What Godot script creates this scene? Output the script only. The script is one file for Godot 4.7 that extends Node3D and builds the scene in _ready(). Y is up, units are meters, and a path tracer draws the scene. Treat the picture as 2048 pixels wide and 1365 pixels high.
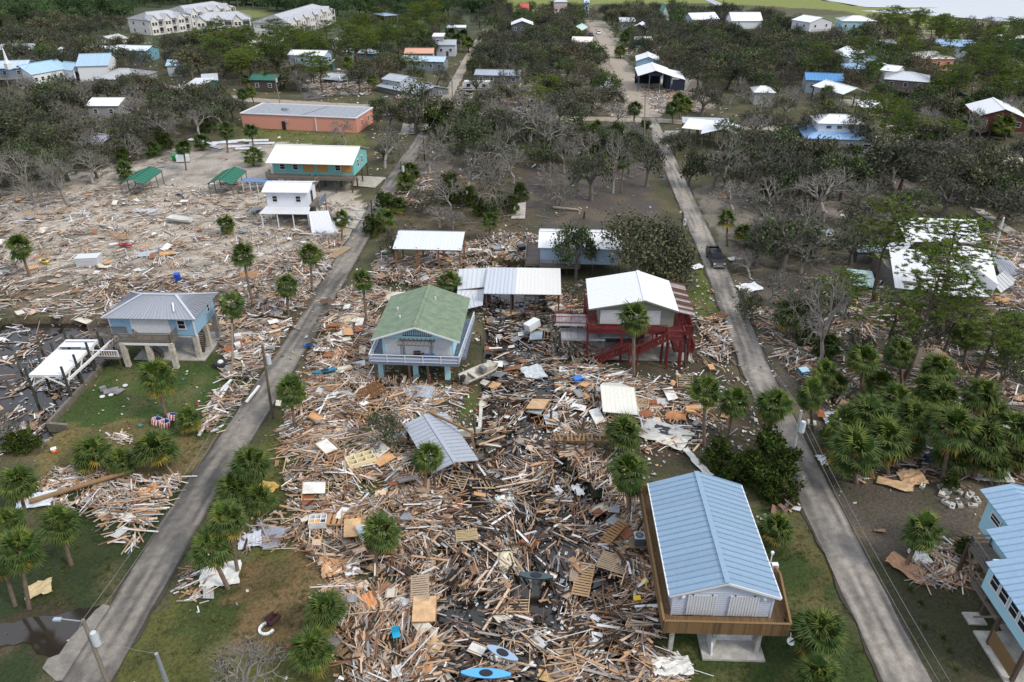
extends Node3D
# An aerial view of a storm-wrecked coastal village: +x right, -z away from the drone, y up, metres.

const CAM_H := 48.0
const FOC := 1500.0
const HORIZON := -160.0
var pitch := atan((682.5 - HORIZON) / FOC)
var rng := RandomNumberGenerator.new()
var taken := {}
var mats := {}
var texs := {}
var marks := []        # [position, phrase] of the landmarks that labels refer to
var pending := []      # [node, description, position]: labels that are written once all things stand
var wobble := FastNoiseLite.new()
var canals := []       # polygons (x, z) of the flooded canals

# ---------- places ----------
func P(px: float, py: float, h := 0.0) -> Vector3:     # the point at height h that the map sheet (survey photo) shows at px, py
	var u := px - 1024.0
	var v := py - 682.5
	var d := Vector3(u, -v * cos(pitch) - FOC * sin(pitch), v * sin(pitch) - FOC * cos(pitch))
	return Vector3(0, CAM_H, 0) + d * ((CAM_H - h) / -d.y)

func poly(pts: Array) -> PackedVector2Array:
	var o := PackedVector2Array()
	for p in pts:
		var w := P(p[0], p[1])
		o.append(Vector2(w.x, w.z))
	return o

func inside(x: float, z: float, p: PackedVector2Array) -> bool:
	return Geometry2D.is_point_in_polygon(Vector2(x, z), p)

# ---------- naming ----------
func numbered(n: String) -> String:
	if not taken.has(n):
		taken[n] = 0
		return n
	taken[n] += 1
	return "%s_%03d" % [n, taken[n]]

func tag(o: Node3D, label: String, category := "", group := "", kind := "") -> Node3D:
	if label: o.set_meta("label", label)
	if category: o.set_meta("category", category)
	if group: o.set_meta("group", group)
	if kind: o.set_meta("kind", kind)
	return o

func thing(called: String, label: String, category: String, at := Vector3.ZERO, yaw := 0.0, group := "") -> Node3D:
	var o := Node3D.new()
	o.name = numbered(called)
	o.position = at
	o.rotation.y = yaw
	add_child(o)
	return tag(o, label, category, group)

func later(o: Node3D, description: String) -> void:
	pending.append([o, description, o.position])

func mark(at: Vector3, phrase: String) -> void:
	marks.append([at, phrase])

const NTH := ["", "second", "third", "fourth", "fifth", "sixth", "seventh", "eighth", "ninth", "tenth", "eleventh", "twelfth", "thirteenth", "fourteenth", "fifteenth", "sixteenth", "seventeenth", "eighteenth", "nineteenth", "twentieth", "twenty-first", "twenty-second", "twenty-third", "twenty-fourth", "twenty-fifth", "twenty-sixth", "twenty-seventh", "twenty-eighth", "twenty-ninth", "thirtieth"]

func write_labels() -> void:
	var bins := {}
	for e in pending:
		var p: Vector3 = e[2]
		var best = null
		var near := 1e9
		for m in marks:
			var d: float = (m[0] - p).length()
			if d < near:
				near = d
				best = m
		var off: Vector3 = p - best[0]
		var side := "behind"
		if absf(off.x) > absf(off.z): side = "right of" if off.x > 0 else "left of"
		elif off.z > 0: side = "in front of"
		var key := "%s|%s|%s" % [e[1], side, best[1]]
		if not bins.has(key): bins[key] = []
		bins[key].append([near, e[0], e[1], side, best[1]])
	for key in bins:
		var row: Array = bins[key]
		row.sort_custom(func(a, b): return a[0] < b[0])
		for i in row.size():
			var r: Array = row[i]
			var l := "%s %s the %s" % [r[2], r[3], r[4]]
			if row.size() > 1:
				l = "%s, %snearest %s the %s" % [r[2], NTH[i] + " " if i else "", r[3], r[4]] if i < NTH.size() else l
			r[1].set_meta("label", l)

# ---------- mesh builder ----------
class MB:
	var v := PackedVector3Array()
	var n := PackedVector3Array()
	var c := PackedColorArray()
	var col := Color.WHITE
	func tri(a: Vector3, b: Vector3, d: Vector3) -> void:
		var q := (d - a).cross(b - a).normalized()
		v.append(a); v.append(b); v.append(d)
		n.append(q); n.append(q); n.append(q)
		c.append(col); c.append(col); c.append(col)
	func quad(a: Vector3, b: Vector3, d: Vector3, e: Vector3) -> void:   # clockwise seen from the front
		tri(a, b, d); tri(a, d, e)
	func box(at: Vector3, s: Vector3, b := Basis.IDENTITY) -> void:
		var x := b.x * s.x * 0.5
		var y := b.y * s.y * 0.5
		var z := b.z * s.z * 0.5
		quad(at - x + y + z, at + x + y + z, at + x - y + z, at - x - y + z)
		quad(at + x + y - z, at - x + y - z, at - x - y - z, at + x - y - z)
		quad(at - x + y - z, at - x + y + z, at - x - y + z, at - x - y - z)
		quad(at + x + y + z, at + x + y - z, at + x - y - z, at + x - y + z)
		quad(at - x + y - z, at + x + y - z, at + x + y + z, at - x + y + z)
		quad(at - x - y + z, at + x - y + z, at + x - y - z, at - x - y - z)
	func span(a: Vector3, b: Vector3) -> void:                # box between two corners
		box((a + b) * 0.5, (b - a).abs())
	func beam(a: Vector3, b: Vector3, w: float, h: float) -> void:
		var d := (b - a).normalized()
		var up := Vector3.UP if absf(d.y) < 0.95 else Vector3.BACK
		var s := up.cross(d).normalized()
		box((a + b) * 0.5, Vector3(w, h, a.distance_to(b)), Basis(s, d.cross(s), d))
	func tube(a: Vector3, b: Vector3, r0: float, r1: float, k: int, cap := false) -> void:
		var d := (b - a).normalized()
		var s := (Vector3.UP if absf(d.y) < 0.9 else Vector3.RIGHT).cross(d).normalized()
		var t := d.cross(s)
		for i in k:
			var p := s * cos(TAU * i / k) + t * sin(TAU * i / k)
			var q := s * cos(TAU * (i + 1) / k) + t * sin(TAU * (i + 1) / k)
			var m := [a + p * r0, b + p * r1, b + q * r1, a + q * r0]
			for j in [0, 1, 2, 0, 2, 3]:
				v.append(m[j]); n.append(p if j < 2 else q); c.append(col)
			if cap: tri(b, b + q * r1, b + p * r1)
	func slab(a: Vector3, b: Vector3, d: Vector3, e: Vector3, th: float) -> void:   # a plate, corners clockwise from above, th thick downwards
		var u := (d - a).cross(b - a).normalized() * -th
		quad(a, b, d, e)
		quad(e + u, d + u, b + u, a + u)
		for k in [[a, b], [b, d], [d, e], [e, a]]:
			quad(k[1], k[0], k[0] + u, k[1] + u)
	func prism(pts: Array, z0: float, z1: float) -> void:     # outline (x, y) clockwise seen from +z, swept from z0 (far) to z1 (near)
		var k := pts.size()
		var f := PackedVector2Array()
		for p in pts: f.append(p)
		var t := Geometry2D.triangulate_polygon(f)
		for i in range(0, t.size(), 3):
			var a: Vector2 = f[t[i]]
			var b: Vector2 = f[t[i + 1]]
			var d: Vector2 = f[t[i + 2]]
			if (b - a).cross(d - a) > 0:
				var sw := b
				b = d
				d = sw
			tri(Vector3(a.x, a.y, z1), Vector3(b.x, b.y, z1), Vector3(d.x, d.y, z1))
			tri(Vector3(a.x, a.y, z0), Vector3(d.x, d.y, z0), Vector3(b.x, b.y, z0))
		for i in k:
			var a: Vector2 = f[i]
			var b: Vector2 = f[(i + 1) % k]
			quad(Vector3(a.x, a.y, z1), Vector3(a.x, a.y, z0), Vector3(b.x, b.y, z0), Vector3(b.x, b.y, z1))
	func lathe(prof: Array, k: int, at := Vector3.ZERO, b := Basis.IDENTITY) -> void:   # (radius, height) pairs from bottom to top
		for j in prof.size() - 1:
			for i in k:
				var c0 := Vector3(cos(TAU * i / k), 0, sin(TAU * i / k))
				var c1 := Vector3(cos(TAU * (i + 1) / k), 0, sin(TAU * (i + 1) / k))
				var p0: Vector2 = prof[j]
				var p1: Vector2 = prof[j + 1]
				quad(at + b * (c0 * p0.x + Vector3(0, p0.y, 0)), at + b * (c0 * p1.x + Vector3(0, p1.y, 0)), at + b * (c1 * p1.x + Vector3(0, p1.y, 0)), at + b * (c1 * p0.x + Vector3(0, p0.y, 0)))
	func add(o: MB, t: Transform3D) -> void:
		v.append_array(t * o.v)
		n.append_array(Transform3D(t.basis.orthonormalized(), Vector3.ZERO) * o.n)
		c.append_array(o.c)
	func mesh() -> ArrayMesh:
		var a := []
		a.resize(Mesh.ARRAY_MAX)
		a[Mesh.ARRAY_VERTEX] = v
		a[Mesh.ARRAY_NORMAL] = n
		a[Mesh.ARRAY_COLOR] = c
		var m := ArrayMesh.new()
		m.add_surface_from_arrays(Mesh.PRIMITIVE_TRIANGLES, a)
		return m

func put(parent: Node, called: String, mesh: Mesh, m: Material) -> MeshInstance3D:
	var o := MeshInstance3D.new()
	o.mesh = mesh
	o.material_override = m
	o.name = numbered(called) if parent == self else called
	parent.add_child(o, true)
	return o

func part(parent: Node, called: String, b: MB, m: Material) -> MeshInstance3D:
	return put(parent, called, b.mesh(), m)

var cube: ArrayMesh
func brick(parent: Node, called: String, at: Vector3, s: Vector3, m: Material, b := Basis.IDENTITY) -> MeshInstance3D:   # the shared unit cube, stretched
	if cube == null:
		var q := MB.new()
		q.box(Vector3.ZERO, Vector3.ONE)
		cube = q.mesh()
	var o := put(parent, called, cube, m)
	o.transform = Transform3D(b * Basis.from_scale(s), at)
	return o

func stick(parent: Node, called: String, a: Vector3, b: Vector3, w: float, h: float, m: Material) -> MeshInstance3D:
	var d := (b - a).normalized()
	var up := Vector3.UP if absf(d.y) < 0.95 else Vector3.BACK
	var s := up.cross(d).normalized()
	return brick(parent, called, (a + b) * 0.5, Vector3(w, h, a.distance_to(b)), m, Basis(s, d.cross(s), d))

func scatter(called: String, mesh: Mesh, m: Material, spots: Array, colors: Array, label: String, category: String) -> MultiMeshInstance3D:
	var mm := MultiMesh.new()
	mm.transform_format = MultiMesh.TRANSFORM_3D
	mm.use_colors = true
	mm.mesh = mesh
	mm.instance_count = spots.size()
	for i in spots.size():
		mm.set_instance_transform(i, spots[i])
		mm.set_instance_color(i, colors[i])
	var o := MultiMeshInstance3D.new()
	o.multimesh = mm
	o.material_override = m
	o.name = numbered(called)
	add_child(o)
	tag(o, label, category, "", "stuff")
	return o

# ---------- materials ----------
func noise_tex(key: String, freq: float, lo: float, hi: float, size := 512, sx := 1.0, gamma := 1.0, type := FastNoiseLite.TYPE_SIMPLEX_SMOOTH) -> Texture2D:
	if texs.has(key): return texs[key]
	var fn := FastNoiseLite.new()
	fn.seed = key.hash() % 1000
	fn.noise_type = type
	fn.frequency = freq
	fn.fractal_octaves = 5
	fn.fractal_gain = 0.6
	var im := fn.get_seamless_image(size, maxi(16, int(size * sx)))
	if sx != 1.0: im.resize(size, size, Image.INTERPOLATE_CUBIC)
	im.convert(Image.FORMAT_L8)
	var d := im.get_data()
	var lut := PackedByteArray()
	for i in 256:
		var t := pow(i / 255.0, gamma)
		lut.append(int(255.0 * pow(lo + (hi - lo) * t, 1.0 / 2.2)))
	for i in d.size(): d[i] = lut[d[i]]
	var q := ImageTexture.create_from_image(Image.create_from_data(size, size, false, Image.FORMAT_L8, d))
	texs[key] = q
	return q

func mat(col: Color, look := "plain", rough := 0.8, metal := 0.0) -> StandardMaterial3D:    # col is the linear base colour
	var key := "%s %s %s %s" % [col, look, rough, metal]
	if mats.has(key): return mats[key]
	var m := StandardMaterial3D.new()
	m.resource_name = look
	m.roughness = rough
	m.metallic = metal
	m.vertex_color_use_as_albedo = true
	var k := 1.0
	match look:
		"wood":
			m.albedo_texture = noise_tex("wood", 0.012, 0.45, 1.0, 512, 12.0)
			m.uv1_triplanar = true
			m.uv1_world_triplanar = true
			m.uv1_scale = Vector3(0.6, 0.6, 0.6)
			k = 1.38
		"plank":
			m.albedo_texture = noise_tex("grain", 0.03, 0.4, 1.0, 256)
			m.uv1_triplanar = true
			m.uv1_scale = Vector3(0.9, 0.9, 0.25)
			k = 1.42
		"worn":
			m.albedo_texture = noise_tex("worn", 0.008, 0.55, 1.0, 512)
			m.uv1_triplanar = true
			m.uv1_world_triplanar = true
			m.uv1_scale = Vector3(0.22, 0.22, 0.22)
			m.detail_enabled = true
			m.detail_albedo = noise_tex("speck", 0.05, 0.7, 1.0, 512)
			m.detail_blend_mode = BaseMaterial3D.BLEND_MODE_MUL
			m.uv2_triplanar = true
			m.uv2_world_triplanar = true
			m.uv2_scale = Vector3(0.5, 0.5, 0.5)
			k = 1.45
		"metal":
			m.albedo_texture = noise_tex("metal", 0.02, 0.86, 1.0, 512)
			m.uv1_triplanar = true
			m.uv1_world_triplanar = true
			m.uv1_scale = Vector3(0.3, 0.3, 0.3)
			m.detail_enabled = true
			m.detail_albedo = noise_tex("stain", 0.012, 0.88, 1.0, 512)
			m.detail_blend_mode = BaseMaterial3D.BLEND_MODE_MUL
			m.uv2_triplanar = true
			m.uv2_world_triplanar = true
			m.uv2_scale = Vector3(0.09, 0.09, 0.09)
			k = 1.1
		"bark":
			m.albedo_texture = noise_tex("bark", 0.03, 0.5, 1.0, 256)
			m.uv1_triplanar = true
			m.uv1_scale = Vector3(0.7, 0.7, 0.7)
			k = 1.35
		"ground":
			m.albedo_texture = noise_tex("soil", 0.02, 0.3, 1.0, 1024)
			m.uv1_triplanar = true
			m.uv1_world_triplanar = true
			m.uv1_scale = Vector3(0.11, 0.11, 0.11)
			m.detail_enabled = true
			m.detail_albedo = noise_tex("blades", 0.09, 0.35, 1.0, 1024)
			m.detail_blend_mode = BaseMaterial3D.BLEND_MODE_MUL
			m.uv2_triplanar = true
			m.uv2_world_triplanar = true
			m.uv2_scale = Vector3(0.17, 0.17, 0.17)
			m.heightmap_enabled = true
			m.heightmap_texture = texs["soil"]
			m.heightmap_scale = 12.0
			k = 2.1
		"leaf":
			m.metallic_specular = 0.25
			m.backlight_enabled = true
			m.backlight = Color(0.12, 0.14, 0.06)
		"water":
			m.metallic_specular = 0.6
	m.albedo_color = Color(col.r * k, col.g * k, col.b * k).linear_to_srgb()
	mats[key] = m
	return m

func srgb(r: int, g: int, b: int) -> Color:
	return Color8(r, g, b).srgb_to_linear()

func glass() -> StandardMaterial3D:
	var m := mat(Color(0.02, 0.025, 0.03), "plain", 0.12)
	m.metallic_specular = 0.3
	return m

func _ready() -> void:
	rng.seed = 20240927
	wobble.seed = 5
	wobble.frequency = 0.05
	wobble.fractal_octaves = 4
	# camera
	var cam := Camera3D.new()
	cam.name = "camera"
	cam.position = Vector3(0, CAM_H, 0)
	cam.rotation = Vector3(-pitch, 0, 0)
	cam.fov = rad_to_deg(2.0 * atan(682.5 / FOC))
	cam.far = 6000.0
	add_child(cam)
	cam.current = true
	# overcast sky
	var sky := ProceduralSkyMaterial.new()
	sky.sky_top_color = Color(0.88, 0.91, 0.96)
	sky.sky_horizon_color = Color(0.58, 0.62, 0.68)
	sky.sky_curve = 0.5
	sky.ground_bottom_color = Color(0.25, 0.24, 0.22)
	sky.ground_horizon_color = Color(0.6, 0.62, 0.64)
	sky.sun_angle_max = 1.0
	var env := Environment.new()
	env.background_mode = Environment.BG_SKY
	env.sky = Sky.new()
	env.sky.sky_material = sky
	env.tonemap_mode = Environment.TONE_MAPPER_LINEAR
	env.tonemap_exposure = 1.5
	env.sdfgi_enabled = true
	env.ssao_enabled = true
	env.ssil_enabled = true
	var we := WorldEnvironment.new()
	we.name = "environment"
	we.environment = env
	add_child(we)
	var sun := DirectionalLight3D.new()
	sun.name = "sun"
	sun.light_energy = 0.5
	sun.light_color = Color(1.0, 0.97, 0.92)
	sun.light_angular_distance = 14.0
	sun.shadow_enabled = true
	sun.rotation_degrees = Vector3(-44, 62, 0)
	add_child(sun)
	build_ground()
	build_roads()
	build_near_houses()
	build_far_houses()
	build_vehicles()
	build_poles()
	build_docks()
	build_trees()
	build_palms()
	build_wreckage()
	build_debris()
	build_plants()
	write_labels()

# ---------- setting ----------
var regions := []
var sea: PackedVector2Array
var road_lines := []

func ground_y(x: float, z: float) -> float:
	for k in canals:
		if inside(x, z, k): return -0.95
	return 0.0

func road_x(line: Array, z: float) -> float:
	for i in line.size() - 1:
		if z <= line[i].z and z >= line[i + 1].z:
			return lerpf(line[i].x, line[i + 1].x, (line[i].z - z) / (line[i].z - line[i + 1].z))
	return 1e6

func on_road(x: float, z: float, pad := 0.0) -> bool:
	for l in road_lines:
		if l.along:
			if absf(x - road_x(l.pts, z)) < l.w * 0.5 + pad: return true
		else:
			for i in l.pts.size() - 1:
				var a: Vector3 = l.pts[i]
				var b: Vector3 = l.pts[i + 1]
				var q := Geometry2D.get_closest_point_to_segment(Vector2(x, z), Vector2(a.x, a.z), Vector2(b.x, b.z))
				if q.distance_to(Vector2(x, z)) < l.w * 0.5 + pad: return true
	return false

func build_ground() -> void:
	canals = [
		PackedVector2Array([Vector2(-3.6, -112), Vector2(5.2, -112), Vector2(5.2, -62), Vector2(9.0, -54), Vector2(9.6, -28), Vector2(-6.5, -28), Vector2(-6.8, -56), Vector2(-9.5, -58), Vector2(-9.5, -64), Vector2(-3.6, -66)]),
		PackedVector2Array([Vector2(-62, -92), Vector2(-50.9, -92), Vector2(-50.9, -67), Vector2(-48.5, -66.5), Vector2(-49.5, -64.2), Vector2(-56, -60.5), Vector2(-70, -56), Vector2(-70, -92)])]
	sea = poly([[1640, -2], [1700, 8], [1735, 14], [1880, 15], [1790, 19], [1720, 21], [1780, 26], [1900, 33], [2048, 44], [2300, 60], [4000, 60], [4000, -100], [1640, -100]])
	var G := func(pts, r, g, b, y = 0.0): regions.append([poly(pts), srgb(r, g, b)])
	# far land first, then the lots, then patches
	G.call([[-900, -60], [3200, -60], [3200, 90], [-900, 90]], 70, 78, 50)
	G.call([[1000, -80], [2600, -80], [2600, 60], [1760, 30], [1400, 22], [1000, 22]], 124, 132, 64)      # marsh
	G.call([[1180, 8], [1420, 6], [1640, 18], [1720, 26], [1640, 34], [1400, 34], [1180, 28]], 84, 82, 54)
	G.call([[1560, 30], [1760, 30], [1790, 55], [1650, 48]], 92, 100, 60)
	G.call([[1730, 24], [1900, 40], [2100, 48], [2100, 62], [1850, 56], [1700, 36]], 122, 130, 64)
	G.call([[1660, 48], [1800, 60], [2060, 62], [2060, 78], [1850, 76], [1760, 84], [1690, 62]], 150, 140, 110)   # shore sand
	G.call([[465, 20], [530, 18], [540, 34], [470, 38]], 112, 118, 60)
	G.call([[0, 380], [0, 700], [640, 600], [740, 440], [700, 360], [560, 300], [430, 290], [330, 310], [120, 350]], 188, 177, 164)      # sandy lots of the left field
	G.call([[0, 560], [200, 560], [440, 585], [560, 690], [430, 720], [200, 700], [0, 720]], 112, 100, 82)
	G.call([[330, 300], [440, 285], [640, 280], [560, 370], [250, 370]], 172, 162, 154)
	G.call([[470, 240], [560, 250], [740, 268], [740, 290], [560, 285], [480, 290]], 92, 98, 44)
	G.call([[120, 790], [235, 690], [440, 700], [500, 750], [440, 870], [100, 850]], 58, 78, 22)         # lawn by the grey hip house
	G.call([[40, 930], [100, 845], [250, 838], [430, 870], [400, 950], [60, 990]], 112, 100, 58)   # dry grass
	G.call([[-40, 1000], [60, 970], [380, 960], [330, 1050], [230, 1200], [60, 1230], [-40, 1240]], 44, 57, 22)
	G.call([[-60, 1236], [70, 1232], [190, 1205], [200, 1225], [120, 1330], [60, 1290], [-60, 1300]], 70, 58, 46)
	G.call([[-60, 1300], [60, 1290], [120, 1335], [100, 1400], [-60, 1400]], 44, 58, 26)
	G.call([[560, 840], [940, 840], [900, 1000], [700, 1100], [690, 1420], [200, 1420], [350, 1150]], 86, 88, 40)
	G.call([[380, 1100], [500, 1080], [560, 1180], [480, 1260], [330, 1300]], 62, 74, 30)
	G.call([[450, 1140], [620, 1060], [700, 1180], [690, 1300], [560, 1330], [470, 1260]], 112, 92, 60)
	G.call([[560, 600], [740, 560], [940, 770], [600, 860], [540, 760]], 84, 74, 52)
	G.call([[850, 770], [950, 770], [960, 830], [860, 850]], 78, 88, 34)
	G.call([[760, 400], [1000, 330], [1280, 330], [1350, 480], [1120, 480], [760, 480]], 84, 74, 58)
	G.call([[1050, 330], [1280, 320], [1350, 470], [1100, 470], [1040, 400]], 84, 76, 72)     # grey mud
	G.call([[790, 330], [960, 310], [1000, 345], [780, 380]], 108, 98, 92)
	G.call([[900, 300], [1020, 290], [1000, 345], [900, 350]], 66, 60, 56)
	G.call([[1060, 480], [1130, 480], [1180, 500], [1120, 520], [1060, 520]], 80, 74, 66)
	G.call([[930, 225], [1330, 240], [1290, 320], [900, 300]], 70, 88, 34)
	G.call([[1370, 520], [1420, 520], [1470, 650], [1390, 660]], 82, 92, 36)
	G.call([[1110, 690], [1480, 640], [1560, 800], [1580, 960], [1290, 950], [1130, 860]], 74, 66, 52)
	G.call([[1380, 380], [1480, 360], [1560, 470], [1540, 560], [1440, 500]], 126, 118, 108)
	G.call([[1480, 330], [1800, 320], [1850, 420], [1560, 440]], 140, 130, 122)
	G.call([[1470, 540], [2060, 470], [2060, 900], [1640, 960]], 96, 88, 78)
	G.call([[1620, 900], [2060, 880], [2060, 1080], [1960, 1100], [1900, 1160], [1740, 1150]], 88, 79, 70)
	G.call([[1690, 1130], [1830, 1140], [1900, 1200], [2060, 1300], [2060, 1420], [1840, 1420]], 58, 56, 38)
	G.call([[1330, 1260], [1520, 1000], [1620, 980], [1790, 1420], [1300, 1420]], 54, 70, 22)
	G.call([[1570, 1000], [1620, 985], [1700, 1200], [1640, 1210]], 88, 82, 44)
	G.call([[1820, 300], [2060, 330], [2060, 380], [1860, 380]], 82, 92, 46)
	G.call([[1640, 180], [1800, 180], [2060, 200], [2060, 250], [1700, 240]], 88, 92, 56)
	G.call([[1230, 130], [1400, 160], [1420, 215], [1280, 215]], 150, 138, 126)
	G.call([[1000, 160], [1240, 110], [1290, 230], [1000, 225]], 112, 102, 88)
	G.call([[1168, 40], [1210, 40], [1275, 160], [1330, 235], [1225, 235], [1195, 130]], 156, 146, 132)
	G.call([[1780, 250], [1860, 262], [1840, 292], [1780, 290]], 172, 164, 152)
	var bounds := []
	for r in regions:
		var q := Rect2(r[0][0], Vector2.ZERO)
		for p in r[0]: q = q.expand(p)
		bounds.append(q)
	var xs := PackedFloat32Array()
	var zs := PackedFloat32Array()
	var x := -2600.0
	while x < 2601.0:
		xs.append(x)
		var a := absf(x + 0.01)
		x += 1.0 if a < 139.0 else 6.0 if a < 420.0 else 120.0
	var z := 60.0
	while z > -4000.0:
		zs.append(z)
		z -= 6.0 if z > -26.0 else 0.8 if z > -120.0 else 1.6 if z > -260.0 else 4.0 if z > -560.0 else 80.0
	var v := PackedVector3Array()
	var n := PackedVector3Array()
	var c := PackedColorArray()
	var ix := PackedInt32Array()
	var w := xs.size()
	var patch := FastNoiseLite.new()
	patch.seed = 9
	patch.frequency = 0.11
	patch.fractal_octaves = 4
	for zz in zs:
		for xx in xs:
			var dx := wobble.get_noise_2d(xx * 2.5, zz * 2.5) * 3.5
			var dz := wobble.get_noise_2d(xx * 2.5 + 500.0, zz * 2.5) * 3.5
			var col := srgb(78, 76, 52)
			var q := Vector2(xx + dx, zz + dz)
			for i in regions.size():
				if bounds[i].has_point(q) and Geometry2D.is_point_in_polygon(q, regions[i][0]): col = regions[i][1]
			var p := patch.get_noise_2d(xx, zz)
			if zz > -400.0:
				if p > 0.12: col = col.lerp(srgb(122, 108, 78), minf(0.38, (p - 0.12) * 1.6))     # dry straw
				elif p < -0.12: col = col.lerp(srgb(58, 62, 32), minf(0.5, (-0.12 - p) * 2.0))
			var y := 0.0
			if zz > -130.0:
				for k in canals:
					if inside(xx, zz, k): y = -2.4
				if y < 0.0: col = srgb(52, 42, 34)
			elif zz < -330.0 and inside(xx, zz, sea): y = -1.0
			if y == 0.0: y = wobble.get_noise_2d(xx * 1.7, zz * 1.7) * 0.12 - 0.06
			v.append(Vector3(xx, y, zz))
			n.append(Vector3.UP)
			c.append(col)
	for j in zs.size() - 1:
		for i in w - 1:
			var a := j * w + i
			ix.append_array([a, a + w, a + w + 1, a, a + w + 1, a + 1])
	var arr := []
	arr.resize(Mesh.ARRAY_MAX)
	arr[Mesh.ARRAY_VERTEX] = v
	arr[Mesh.ARRAY_NORMAL] = n
	arr[Mesh.ARRAY_COLOR] = c
	arr[Mesh.ARRAY_INDEX] = ix
	var m := ArrayMesh.new()
	m.add_surface_from_arrays(Mesh.PRIMITIVE_TRIANGLES, arr)
	tag(put(self, "ground", m, mat(Color.WHITE, "ground", 0.95)), "sand, mud and patchy grass of the village lots", "ground", "", "structure")
	# the sea, the creek and the canals
	var b := MB.new()
	var t := Geometry2D.triangulate_polygon(sea)
	for i in range(0, t.size(), 3):
		var a := sea[t[i]]
		var d := sea[t[i + 1]]
		var e := sea[t[i + 2]]
		b.tri(Vector3(a.x, -0.12, a.y), Vector3(d.x, -0.12, d.y), Vector3(e.x, -0.12, e.y))
	tag(part(self, "sea_water", b, mat(Color(0.6, 0.62, 0.64), "water", 0.25)), "pale glaring sea beyond the marsh, top right", "water", "", "structure")
	var creek := [P(1395, -20), P(1418, 0), P(1440, 10), P(1452, 16), P(1472, 24)]
	b = MB.new()
	for i in creek.size() - 1:
		var s: Vector3 = (creek[i + 1] - creek[i]).normalized().cross(Vector3.UP) * 3.0
		b.quad(creek[i] - s + Vector3.UP * 0.1, creek[i + 1] - s + Vector3.UP * 0.1, creek[i + 1] + s + Vector3.UP * 0.1, creek[i] + s + Vector3.UP * 0.1)
	tag(part(self, "creek_water", b, mat(Color(0.42, 0.45, 0.48), "water", 0.22)), "narrow pale creek crossing the green marsh", "water", "", "structure")
	var words := ["dark debris-choked water of the central canal", "dark canal water beside the white boat shelter"]
	for k in 2:
		b = MB.new()
		var r := Rect2(canals[k][0], Vector2.ZERO)
		for p in canals[k]: r = r.expand(p)
		r = r.grow(0.5)
		b.quad(Vector3(r.position.x, -0.95, r.position.y), Vector3(r.end.x, -0.95, r.position.y), Vector3(r.end.x, -0.95, r.end.y), Vector3(r.position.x, -0.95, r.end.y))
		tag(part(self, "canal_water", b, mat(Color(0.018, 0.014, 0.011), "water", 0.12)), words[k], "water", "", "structure")
	b = MB.new()
	var pud := poly([[-20, 1250], [60, 1238], [120, 1228], [195, 1212], [180, 1240], [130, 1300], [110, 1325], [60, 1290], [-20, 1300]])
	var soft := PackedVector2Array()
	for i in pud.size():
		for j in 5:
			var e := pud[i].lerp(pud[(i + 1) % pud.size()], j / 5.0)
			soft.append(e + Vector2(wobble.get_noise_2d(e.x * 7.0, e.y * 7.0), wobble.get_noise_2d(e.x * 7.0 + 300.0, e.y * 7.0)) * 0.55)
	pud = soft
	t = Geometry2D.triangulate_polygon(pud)
	for i in range(0, t.size(), 3):
		b.tri(Vector3(pud[t[i]].x, 0.03, pud[t[i]].y), Vector3(pud[t[i + 1]].x, 0.03, pud[t[i + 1]].y), Vector3(pud[t[i + 2]].x, 0.03, pud[t[i + 2]].y))
	tag(part(self, "puddle_water", b, mat(Color(0.03, 0.024, 0.018), "water", 0.1)), "brown rain puddle beside the left road, bottom left corner", "water", "", "structure")
	# sea walls of the canals
	var wall := func(pts, m2, label):
		var s := MB.new()
		for i in pts.size() - 1:
			s.beam(Vector3(pts[i].x, -0.6, pts[i].y), Vector3(pts[i + 1].x, -0.6, pts[i + 1].y), 0.35, 1.5)
		var o = part(self, "sea_wall", s, m2)
		tag(o, label, "sea wall")
	wall.call([Vector2(-50.8, -92), Vector2(-50.8, -67), Vector2(-48.4, -66.7)], mat(srgb(118, 112, 100), "worn"), "grey wooden sea wall edging the lawn by the white boat shelter")
	wall.call([Vector2(-48.9, -64.0), Vector2(-56, -60.3), Vector2(-66, -57)], mat(srgb(150, 148, 138), "worn"), "pale corrugated sea wall of the small inlet, left edge")
	wall.call([Vector2(-3.5, -70.5), Vector2(-3.5, -66.1), Vector2(-8.5, -64.8)], mat(srgb(196, 194, 186), "worn"), "white concrete sea wall corner in front of the green-roofed house")
	wall.call([Vector2(5.3, -112), Vector2(5.3, -62)], mat(srgb(120, 112, 98), "worn"), "grey timber sea wall along the canal by the red-decked house")

func strip(pts: Array, width: float, y: float, jag: float) -> MB:
	var b := MB.new()
	var prev := []
	for i in pts.size() - 1:
		var a: Vector3 = pts[i]
		var e: Vector3 = pts[i + 1]
		var k := maxi(1, int(a.distance_to(e) / 1.2))
		for j in k + (1 if i == pts.size() - 2 else 0):
			var p := a.lerp(e, float(j) / k)
			var s: Vector3 = (e - a).normalized().cross(Vector3.UP)
			var l := p - s * (width * 0.5 + wobble.get_noise_2d(p.x * 6.0, p.z * 6.0) * jag) + Vector3.UP * y
			var r := p + s * (width * 0.5 + wobble.get_noise_2d(p.x * 6.0 + 90.0, p.z * 6.0) * jag) + Vector3.UP * y
			if prev: b.quad(prev[0], l, r, prev[1])
			prev = [l, r]
	return b

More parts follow.
